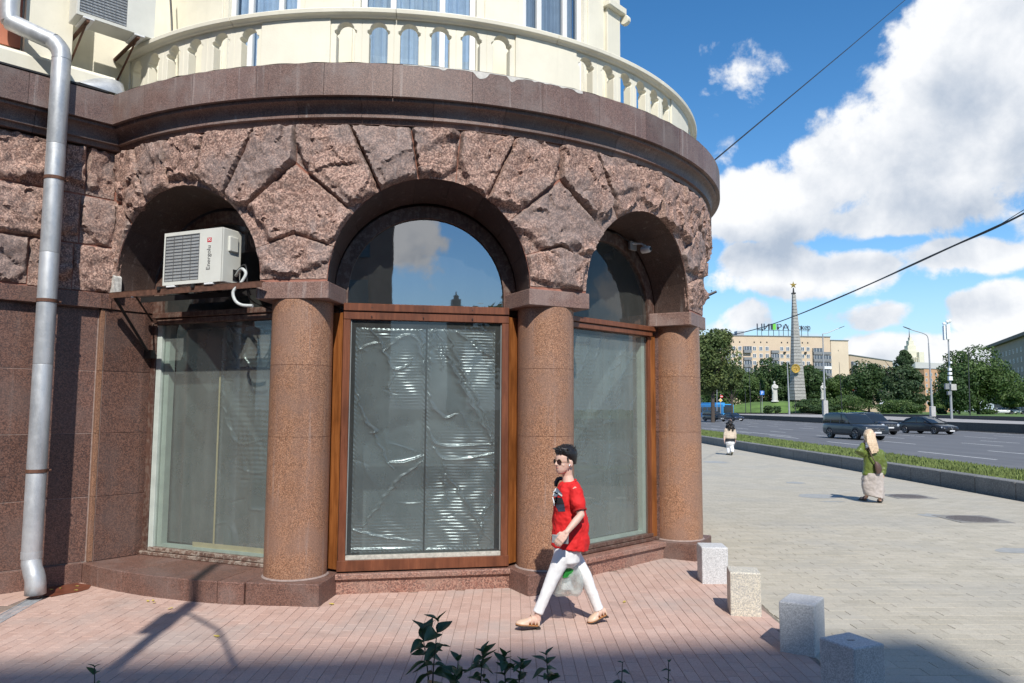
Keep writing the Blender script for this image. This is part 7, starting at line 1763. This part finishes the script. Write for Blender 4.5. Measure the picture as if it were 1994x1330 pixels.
# print on the chest: two dark blocks and white strokes wrapped on the shirt
def decal(name, pts, mat, off=.004, target=None, sub=5):
    """small patch pressed on the shirt from the viewer's side of the chest"""
    mb = MB(); (x0, y0), (x1, y1), (x2, y2), (x3, y3) = pts; vs = []
    for i in range(sub + 1):
        for j in range(sub + 1):
            u, v = i / sub, j / sub; px = (x0 * (1 - u) + x1 * u) * (1 - v) + (x3 * (1 - u) + x2 * u) * v; py = (y0 * (1 - u) + y1 * u) * (1 - v) + (y3 * (1 - u) + y2 * u) * v
            vs.append(at(px, py, YW - .30))
    fs = [(i * (sub + 1) + j, i * (sub + 1) + j + 1, (i + 1) * (sub + 1) + j + 1, (i + 1) * (sub + 1) + j) for i in range(sub) for j in range(sub)]
    o = mb.add(vs, fs, None, True).build(name, mat, red_w, recalc=False); m = o.modifiers.new('wrap', 'SHRINKWRAP'); m.target = tee; m.wrap_method = 'PROJECT'; m.use_project_x = False; m.use_project_y = True; m.use_project_z = False; m.use_positive_direction = True; m.use_negative_direction = False; m.offset = off
    m.wrap_mode = 'ABOVE_SURFACE'
    return o
INK = plain('print_navy', (.035, .045, .075), .7, 0, .4, 60); INK2 = plain('print_grey', (.12, .15, .20), .7, 0, .4, 60)
decal('print', [(1084, 950), (1098, 966), (1095, 970), (1077, 966)], INK2)
decal('print', [(1079, 975), (1097, 973), (1101, 984), (1080, 988)], plain('print_black', (.02, .02, .025), .7))
decal('print', [(1084, 988), (1101, 985), (1103, 1000), (1090, 1001)], INK)
decal('print_stroke', [(1077, 958), (1078, 956), (1098, 968), (1097, 971)], WHITEP, .006)
decal('print_stroke', [(1081, 951), (1083, 951), (1078, 966), (1076, 966)], WHITEP, .006)
decal('print_stroke', [(1075, 968), (1077, 968), (1083, 988), (1081, 990)], WHITEP, .006)
# neckband, strap
nbp = []
for q in np.linspace(0, 2 * PI, 25): nbp.append((nb_.x - .008 + .072 * math.cos(q), YW + .095 * math.sin(q), nb_.z - .012 + .030 * math.cos(q)))
MB().tube(nbp, .009, 8, caps=False).build('neckband', TEE, red_w)
MB().tube(smoothpath([Vector((nb_.x - .04, YW - .05, nb_.z + .0)), Vector((nb_.x - .085, YW - .02, nb_.z - .045)), Vector((nb_.x - .04, YW + .07, nb_.z + .0))]), .0035, 6).build('necklace', plain('gold_chain', (.6, .4, .1), .3, .9), red_w)
sb = pw_(1083, 935, .13); MB().tube([sb + Vector((.05, .02, .015)), sb + Vector((.02, -.0, .012)), sb + Vector((.0, -.0, -.02)), sb + Vector((-.004, .0, -.06))], [(.022, .02), (.028, .02), (.026, .02), (.02, .012)], 10).build('shoulder_strap', BLACK, red_w)
# trousers
TR = plain('white_trousers', (.76, .76, .76), .8, 0, .03, 4)
mb = MB(); wz = pw_(1105, 1050)
mb.loft([ell((wz.x, YW, wz.z), .12, .165, 0), ell((wz.x, YW, wz.z - .1), .128, .172, 0), ell((wz.x - .004, YW, wz.z - .19), .12, .17, 0), ell((wz.x - .004, YW, wz.z - .24), .07, .12, 0)])
for hp_, k_, a_, f_ in ((hipN, kN, aN, .0), (hipF, kF, aF, .0)):
    e_ = a_ + Vector((0, 0, .012)); capsule(mb, [hp_, hp_.lerp(k_, .35), hp_.lerp(k_, .7), k_, k_.lerp(e_, .5)], [.090, .080, .068, .059, .052], 18)
    mb.tube([k_, k_.lerp(e_, .5), e_.lerp(k_, .1), e_], [.059, .052, .047, .047], 18)
o = mb.build('trousers', TR, red_w); remesh(o, .0075, 3, [(.012, .10, 'CLOUDS')])
# shoes
SHOE = plain('beige_leather', (.60, .43, .31), .45, 0, .06); SOLE = plain('dark_sole', (.035, .028, .025), .6); TAN = plain('tan_insole', (.42, .18, .06), .6)
for h_, t_ in ((hN, tN), (hF, tF)):
    d = (t_ - h_); L_ = d.length; d.normalize(); s = Vector((-d.y, d.x, 0)).normalized(); up = Vector((0, 0, 1)) - d * d.z; up.normalize(); sh = empty('shoe', h_); sh.parent = red_w; sh.location = h_ - red_w.location
    out = [(-.05, .018), (0, .030), (.1, .036), (.3, .036), (.5, .040), (.7, .047), (.85, .043), (.95, .030), (1.04, .010)]
    mk_ = lambda z0, z1, k=1.0, rng_=(0, 9): MB().loft([[h_ + d * (L_ * t) + s * (w * k * sx) + up * zz for sx, zz in ((-1, z0), (1, z0), (1, z1), (-1, z1))] for t, w in out[rng_[0]:rng_[1]]])
    mk_(-.018, -.004).build('sole', SOLE, sh, bevel=.004); mk_(-.004, .004, .97).build('insole', TAN, sh)
    MB().loft([[h_ + d * (L_ * t) + s * (w * k * math.cos(q)) + up * (.004 + hh * max(0, math.sin(q))) for q in np.linspace(-.2, PI + .2, 13)] for t, w, hh, k in ((.50, .043, .055, 1), (.58, .047, .048, 1), (.7, .05, .042, 1), (.85, .045, .033, 1), (.95, .032, .024, 1), (1.03, .012, .012, 1))], None, True).build('toe_cap', SHOE, sh)
    MB().loft([[h_ + d * (L_ * t) + s * (w * math.cos(q)) + up * (.004 + hh * max(0, math.sin(q))) for q in np.linspace(-.2, PI + .2, 13)] for t, w, hh in ((-.06, .02, .045), (-.03, .032, .06), (.05, .038, .055))], None, True).build('heel_cup', SHOE, sh)
    MB().box(-.02, .02, -.028, .028, -.03, -.016).build('heel', SOLE, sh, world=False).rotation_euler = (0, 0, math.atan2(d.y, d.x))
    for t, zz in ((.18, .065), (.36, .075)): MB().tube([h_ + d * (L_ * t) + s * (.038 * math.cos(q)) + up * (.01 + zz * math.sin(q)) for q in np.linspace(0, PI, 11)], .005, 6).build('strap', SHOE, sh)
MB().tube(LIPP, [.003, .0052, .003], 8).build('lips', plain('lip_tint', (.42, .12, .10), .5), red_w)
# sunglasses
gl = empty('sunglasses', (0, 0, 0)); gl.parent = red_w; gl.location = hc - red_w.location
LENS = plain('brown_lens', (.05, .022, .018), .08, 0, .1, 3, 0, .9); 
for s in (-1, 1):
    c = hp(.098, s * .031, .118); ax = (sh_ * 1.0 - fh * .28 * s).normalized(); nx = ax.cross(U)
    R0 = [c + ax * (.027 * math.cos(q) * (1 - .12 * math.sin(q))) + U * (.022 * math.sin(q) - .002) for q in np.linspace(0, 2 * PI, 21)[:-1]]
    fo = (fh * 1.0 + sh_ * .25 * s).normalized()
    MB().loft([R0, [p + fo * .003 for p in R0]], None, False).build('lens', LENS, gl); MB().tube(R0 + [R0[0]], .0018, 6, caps=False).build('rim', plain('gold_rim', (.5, .36, .15), .3, .9), gl)
    MB().tube([hp(.092, s * .056, .122), hp(.04, s * .077, .118), hp(-.01, s * .079, .112)], .0016, 6).build('temple', plain('gold_rim', (.5, .36, .15)), gl)
MB().tube([hp(.104, .010, .124), hp(.104, -.010, .124)], .0018, 6).build('bridge', plain('gold_rim', (.5, .36, .15)), gl)
# hair: short, tousled on top
HAIR = plain('black_hair', (.012, .010, .010), .38, 0, .3, 90, .3)
mb = MB(); hr = []
for z, ox, a, b in ((.085, -.055, .048, .066), (.12, -.038, .068, .079), (.15, -.026, .086, .086), (.178, -.014, .102, .088), (.205, -.008, .108, .083), (.232, -.004, .096, .070), (.252, -.004, .062, .046), (.262, -.004, .02, .016)): hr.append(ell(tuple(hp(ox - .004, 0, z * 1.03)), a * 1.06, b * 1.07, yawh, 20))
mb.loft(hr)
rr = random.Random(2)
for k in range(150):
    q = rr.uniform(0, 2 * PI); ra = rr.uniform(.1, 1.05); b0 = hp(.085 * ra * math.cos(q) - .005, .07 * ra * math.sin(q), .215 + .03 * (1 - ra)); dr = (fh * (math.cos(q) * ra * .9 + .45) + sh_ * math.sin(q) * ra * .8 + U * rr.uniform(.15, .8)).normalized()
    mb.tube([b0 - dr * .02, b0 + dr * .014, b0 + (dr + fh * .4).normalized() * rr.uniform(.030, .058)], [.014, .009, .003], 6)
for k in range(26):
    y = rr.uniform(-.055, .06); b0 = hp(.078 - abs(y) * .35, y, .195); mb.tube([b0 + U * .03 - fh * .02, b0 + fh * .016 + U * .022, b0 + fh * .030 + U * rr.uniform(-.010, .016)], [.014, .010, .003], 6)
o = mb.build('hair', HAIR, red_w); remesh(o, .0040, 0)
for s in (-1, 1): capsule(MB(), [hp(.028, s * .070, .15), hp(.026, s * .073, .115)], [.010, .007], 8).build('sideburn', HAIR, red_w)
MB().tube([hp(.012, .084, .092), hp(.022, .084, .076)], .005, 8).build('earbud', WHITEP, red_w)
# phone and bag (held: things of their own)
ph = pw_(1091, 1052, -.40); fx = Vector((-.98, -.1, .10)).normalized(); e = empty('phone', ph); tag(e, 'silver grey phone in the near hand of the striding person', 'phone')
fz = Vector((.05, -.15, 1)).normalized(); fy = fz.cross(fx)
fnp = lambda a, b, z: tuple(ph + Vector((.004, .075, -.004)) + fx * a + fy * b + fz * z)
MB().hexa(fnp, -.075, .075, -.006, .006, -.037, .037).build('case', plain('silver_case', (.42, .44, .45), .3, .4, .3, 30), e, bevel=.005, seg=2)
MB().hexa(fnp, .02, .065, -.0075, -.006, -.02, .03).build('back_panel', plain('pale_label', (.66, .66, .64), .4), e)
hf = wF + Vector((-.01, 0, -.10)); bg_ = empty('plastic_bag', hf); tag(bg_, 'thin white plastic bag with green print hanging beside the striding legs', 'bag')
def bagmat():
    m, N = newmat('thin_plastic'); P, rnd = coords(N)
    tr = N.n('ShaderNodeBsdfTransparent'); tl = N.n('ShaderNodeBsdfTranslucent'); tl.inputs[0].default_value = (.75, .8, .78, 1); b = pbsdf(N, (.62, .68, .66), .3, 0, None, .6)
    a = N.n('ShaderNodeMixShader'); a.inputs[0].default_value = .4; m.node_tree.links.new(b, a.inputs[1]); m.node_tree.links.new(tl.outputs[0], a.inputs[2])
    c = N.n('ShaderNodeMixShader'); N.put(c.inputs[0], N.lin(N.noise(P, 14, 5), .3, .7, .25, .75)); m.node_tree.links.new(tr.outputs[0], c.inputs[1]); m.node_tree.links.new(a.outputs[0], c.inputs[2]); return finish(m, N, c.outputs[0])
BAGM = bagmat(); BAGG = plain('green_print', (.02, .22, .035), .4, 0, .3, 25)
q0 = pw_(1104, 1090, .0); q1 = pw_(1104, 1158, .0); mb = MB(); rings = []
rr = random.Random(9)
for k in range(15):
    t = k / 14; c = q0.lerp(q1, t); w = .055 + .095 * math.sin(min(1, t * 1.15) * PI * .60); dpt = .03 + .055 * math.sin(t * PI * .8)
    rings.append([(c.x + w * (1 + .10 * math.sin(q * 5 + t * 6)) * math.cos(q), c.y + dpt * (1 + .25 * math.sin(q * 7 + t * 9)) * math.sin(q), c.z + .012 * math.sin(q * 3)) for q in np.linspace(0, 2 * PI, 33)[:-1]])
mb.loft(rings[:-1] + [[(q1.x + (x - q1.x) * .8, q1.y + (y - q1.y) * .5, z - .004) for x, y, z in rings[-1]]], None, True, True); mb.build('bag', BAGM, bg_)
for s in (-1, 1): MB().tube(smoothpath([q0 + Vector((s * .035, s * .01, 0)), q0.lerp(hf, .5) + Vector((s * .02, 0, 0)), hf + Vector((0, 0, .03))]), [(.004, .014)] * 13, 6).build('handle', BAGM, bg_)
gc = q0.lerp(q1, .38); MB().add([gc + Vector((x, -.092 + abs(x) * .4, z)) for x, z in ((-.05, .035), (-.01, .075), (.055, .045), (.05, -.005), (.0, -.02), (-.045, -.03))], [(0, 1, 2, 3, 4, 5)]).build('green_print', BAGG, bg_)
gc = q0.lerp(q1, .62); MB().loft([[gc + Vector((.035 * math.cos(q) * k, .0 + .03 * math.sin(q), z)) for q in np.linspace(0, 2 * PI, 9)[:-1]] for z, k in ((-.07, 1.6), (.0, 1.2), (.07, .3))]).build('white_contents', WHITEP, bg_)

# ---- person in the green jacket, seen from behind
YG = 16.45
pg = lambda px, py, dy=0.0: at(px, py, YG + dy)
gp = empty('person', (at(1700, 982, YG).x, YG, 0)); tag(gp, 'blonde person in green jacket and long pale skirt, hand raised to the ear', 'person')
mb = MB(); hc2 = pg(1697, 861, .04); yg = PI / 2 + R(40)
mb.loft(head_rings(hc2 + Vector((0, 0, -.0)), yg)); nk = pg(1699, 866); capsule(mb, [hc2 + U * .05, nk + U * -.02], [.05, .055], 12)
capsule(mb, [pg(1686, 878), pg(1699, 875), pg(1713, 880)], [.06, .08, .06], 12)
mb.loft([ell(tuple(pg(1699, y)), a, b, 0) for y, a, b in ((876, .17, .09), (900, .16, .10), (925, .15, .10), (950, .16, .11), (965, .12, .08))])
sR, eR, wR = pg(1714, 882), pg(1719, 905, -.02), pg(1719, 922, -.05); capsule(mb, [sR, eR, wR], [.05, .042, .028]); hand(mb, wR, Vector((.02, -.05, -1)), Vector((-1, 0, 0)), 1, curl=.5)
sL, eL, wL = pg(1685, 884), pg(1673, 881, -.12), pg(1683, 862, .04); capsule(mb, [sL, eL, wL], [.05, .042, .028]); hand(mb, wL, Vector((.3, .3, .7)), Vector((1, .3, 0)), 1, curl=.7)
capsule(mb, [pg(1690, 950, .1), pg(1687, 968, .15)], [.06, .035]); capsule(mb, [pg(1708, 950), pg(1714, 973, -.1)], [.06, .035])
fL1, fL2 = pg(1686, 974, .28), pg(1676, 971, .46); fL1.z = .03; fL2.z = .02; fR1, fR2 = pg(1716, 981, -.06), pg(1712, 980, .12); fR1.z = .04; fR2.z = .02
foot(mb, fL1, fL2); foot(mb, fR1, fR2)
o = mb.build('body', SKIN, gp); remesh(o, .009, 2)
JG = plain('green_silk', (.115, .155, .032), .42, 0, .2, 3, 0, .5)
mb = MB(); mb.loft([ell(tuple(pg(x, y)), a, b, 0, 24) for y, x, a, b in ((871, 1699, .09, .08), (876, 1699, .175, .12), (886, 1700, .21, .13), (900, 1700, .205, .14), (915, 1699.5, .21, .145), (923, 1699.5, .235, .155), (925, 1699.5, .225, .145))])
capsule(mb, [sR, sR.lerp(eR, .5), eR + Vector((.01, 0, 0)), wR + Vector((0, 0, .02))], [.085, .08, .075, .068]); capsule(mb, [sL, sL.lerp(eL, .5), eL, eL.lerp(wL, .75)], [.085, .085, .085, .055])
o = mb.build('jacket', JG, gp); remesh(o, .013, 2, [(.045, .16, 'CLOUDS'), (.02, .05, 'CLOUDS')])
SKT = plain('pale_linen', (.44, .395, .37), .8, 0, .05, 4)
mb = MB(); rr = random.Random(3); rings = []
for k, (y, x, w) in enumerate(((921, 1699.5, .195), (933, 1699.5, .222), (946, 1700, .228), (957, 1701, .222), (964, 1702, .21), (967.5, 1703, .20))):
    c = pg(x, y); rings.append([(c.x + (w + .008 * math.sin(q * 9 + k)) * math.cos(q), c.y + (.17 + .012 * math.sin(q * 7 + k * .7)) * math.sin(q), c.z + (.05 * math.cos(q) * (-1 if k == 5 else 0)) ) for q in np.linspace(0, 2 * PI, 41)[:-1]])
mb.loft(rings); o = mb.build('skirt', SKT, gp); remesh(o, .012, 1, [(.05, .20, 'CLOUDS'), (.018, .07, 'CLOUDS')])
BL = plain('blonde_hair', (.60, .46, .32), .45, 0, .25, 40, .3)
mb = MB(); mb.loft([ell(tuple(pg(x, y, dy)), a, b, 0, 20) for y, x, a, b, dy in ((835, 1693, .03, .03, .02), (838, 1692, .08, .09, .02), (846, 1692, .115, .125, .0), (856, 1695, .118, .12, -.02), (866, 1700, .10, .09, -.06), (873, 1704, .075, .06, -.09), (879, 1707, .04, .03, -.11))])
rr = random.Random(12)
for k in range(40): x = rr.uniform(-9, 9); mb.tube([pg(1695 + x * .8, 845, -.12), pg(1698 + x, 862, -.17), pg(1705 + x * .9, 880 + rr.uniform(-2, 5), -.19)], [.016, .014, .004], 6)
o = mb.build('hair', BL, gp); remesh(o, .010, 1)
BG = plain('brown_bag', (.10, .06, .05), .5)
MB().tube(smoothpath([pg(1691, 872, -.13), pg(1697, 887, -.19), pg(1706, 903, -.20), pg(1712, 914, -.18)]), [(.010, .012)] * 19, 6).build('bag_strap', BG, gp)
MB().loft([ell(tuple(pg(x, y, -.21)), a, b, .2, 14) for y, x, a, b in ((899, 1706, .03, .02), (905, 1709, .07, .045), (914, 1711, .08, .05), (922, 1711, .05, .03))]).build('crossbody_bag', BG, gp)
for (a_, b_) in ((fL1, fL2), (fR1, fR2)):
    d = (b_ - a_).normalized(); s = Vector((-d.y, d.x, 0)).normalized()
    MB().loft([[a_ + d * t + s * (w * sx) + U * zz for sx, zz in ((-1, -.02), (1, -.02), (1, .0), (-1, .0))] for t, w in ((-.03, .025), (.05, .035), (.15, .042), (.22, .035), (.27, .012))]).build('sandal', SOLE, gp, bevel=.004)
    for t in (.04, .15): MB().tube([a_ + d * t + s * (.045 * math.cos(q)) + U * (.085 - t * .25) * math.sin(q) for q in np.linspace(0, PI, 9)], .009, 6).build('sandal_strap', BLACK, gp)
# ---- person with black curly hair, far off
YB = 33.2
pb = lambda px, py, dy=0.0: at(px, py, YB + dy)
bp_ = empty('person', (at(1422, 886, YB).x, YB, 0)); tag(bp_, 'distant person with big dark curly hair, beige top and white trousers walking away', 'person')
mb = MB(); mb.loft(head_rings(pb(1421.5, 826), PI / 2)); capsule(mb, [pb(1421.5, 827), pb(1421.5, 833)], [.05, .06])
capsule(mb, [pb(1414, 835), pb(1429, 835)], [.06, .06]); mb.loft([ell(tuple(pb(1421.5, y)), a, b) for y, a, b in ((834, .15, .09), (845, .15, .10), (856, .17, .12), (862, .12, .09))])
for s, dx in ((-1, -10.5), (1, 10)): 
    e1, w1_ = pb(1421.5 + dx, 847, 0), pb(1421.5 + dx * 1.05, 857, .05 * s); capsule(mb, [pb(1421.5 + s * 8, 836), e1, w1_], [.05, .042, .028]); hand(mb, w1_, Vector((0, .1, -1)), Vector((-s, 0, 0)), s, curl=.5)
capsule(mb, [pb(1419, 858), pb(1419, 870, .1), pb(1419, 882, -.0)], [.09, .06, .035]); capsule(mb, [pb(1424, 858), pb(1425, 871, -.05), pb(1426, 881, -.25)], [.09, .06, .035])
g1 = pb(1419.5, 885, .05); g1.z = .03; g2 = g1 + Vector((-.02, .2, -.01)); g3 = pb(1426, 884, -.3); g3.z = .10; g4 = g3 + Vector((0, .16, -.09)); foot(mb, g1, g2); foot(mb, g3, g4)
o = mb.build('body', SKIN, bp_); remesh(o, .011, 2)
mb = MB(); mb.loft([ell(tuple(pb(1421.5, y)), a, b, 0, 20) for y, a, b in ((832, .10, .08), (834, .18, .12), (842, .225, .14), (850, .235, .16), (854, .22, .16))])
for dx in (-9.3, 9.3): capsule(mb, [pb(1421.5 + dx * .8, 836), pb(1421.5 + dx * 1.06, 847), pb(1421.5 + dx * 1.08, 853)], [.075, .075, .06])
o = mb.build('top', plain('beige_top', (.56, .46, .36), .8, 0, .1, 6), bp_); remesh(o, .014, 2, [(.04, .12, 'CLOUDS')])
MB().loft([ell(tuple(pb(1421.8, y)), a, b, 0, 20) for y, a, b in ((853, .20, .15), (859.5, .215, .16))]).build('waistband', BLACK, bp_)
mb = MB(); mb.loft([ell(tuple(pb(1421.8, y)), a, b, 0, 20) for y, a, b in ((858, .20, .15), (863, .205, .16), (867, .16, .12))])
capsule(mb, [pb(1419, 862), pb(1419, 872, .08), pb(1419.2, 881, .0)], [.115, .09, .07]); capsule(mb, [pb(1424.5, 862), pb(1425, 872, -.05), pb(1426, 879, -.22)], [.115, .09, .07])
o = mb.build('trousers', TR, bp_); remesh(o, .014, 2, [(.05, .12, 'CLOUDS')])
mb = MB(); rr = random.Random(5)
for k in range(60):
    u = Vector((rr.gauss(0, 1), rr.gauss(0, 1), rr.gauss(0, 1))).normalized(); c = pb(1421.5, 828, -.03); c = c + Vector((u.x * .21, u.y * .18, u.z * .33 - .10)) * rr.uniform(.5, 1); mb.loft([ell((c.x, c.y, c.z + zz), r, r, 0, 8) for zz, r in ((-.05, .02), (-.03, .05), (.03, .05), (.05, .02))])
o = mb.build('hair', HAIR, bp_); remesh(o, .014, 1)
for a_, b_ in ((g1, g2), (g3, g4)): d = (b_ - a_).normalized(); MB().tube([a_ - d * .03 + U * .02, a_ + d * .1 + U * .02, b_ + d * .05 + U * .01], [.04, .05, .03], 10).build('shoe', plain('olive_shoe', (.12, .11, .07), .7), bp_)
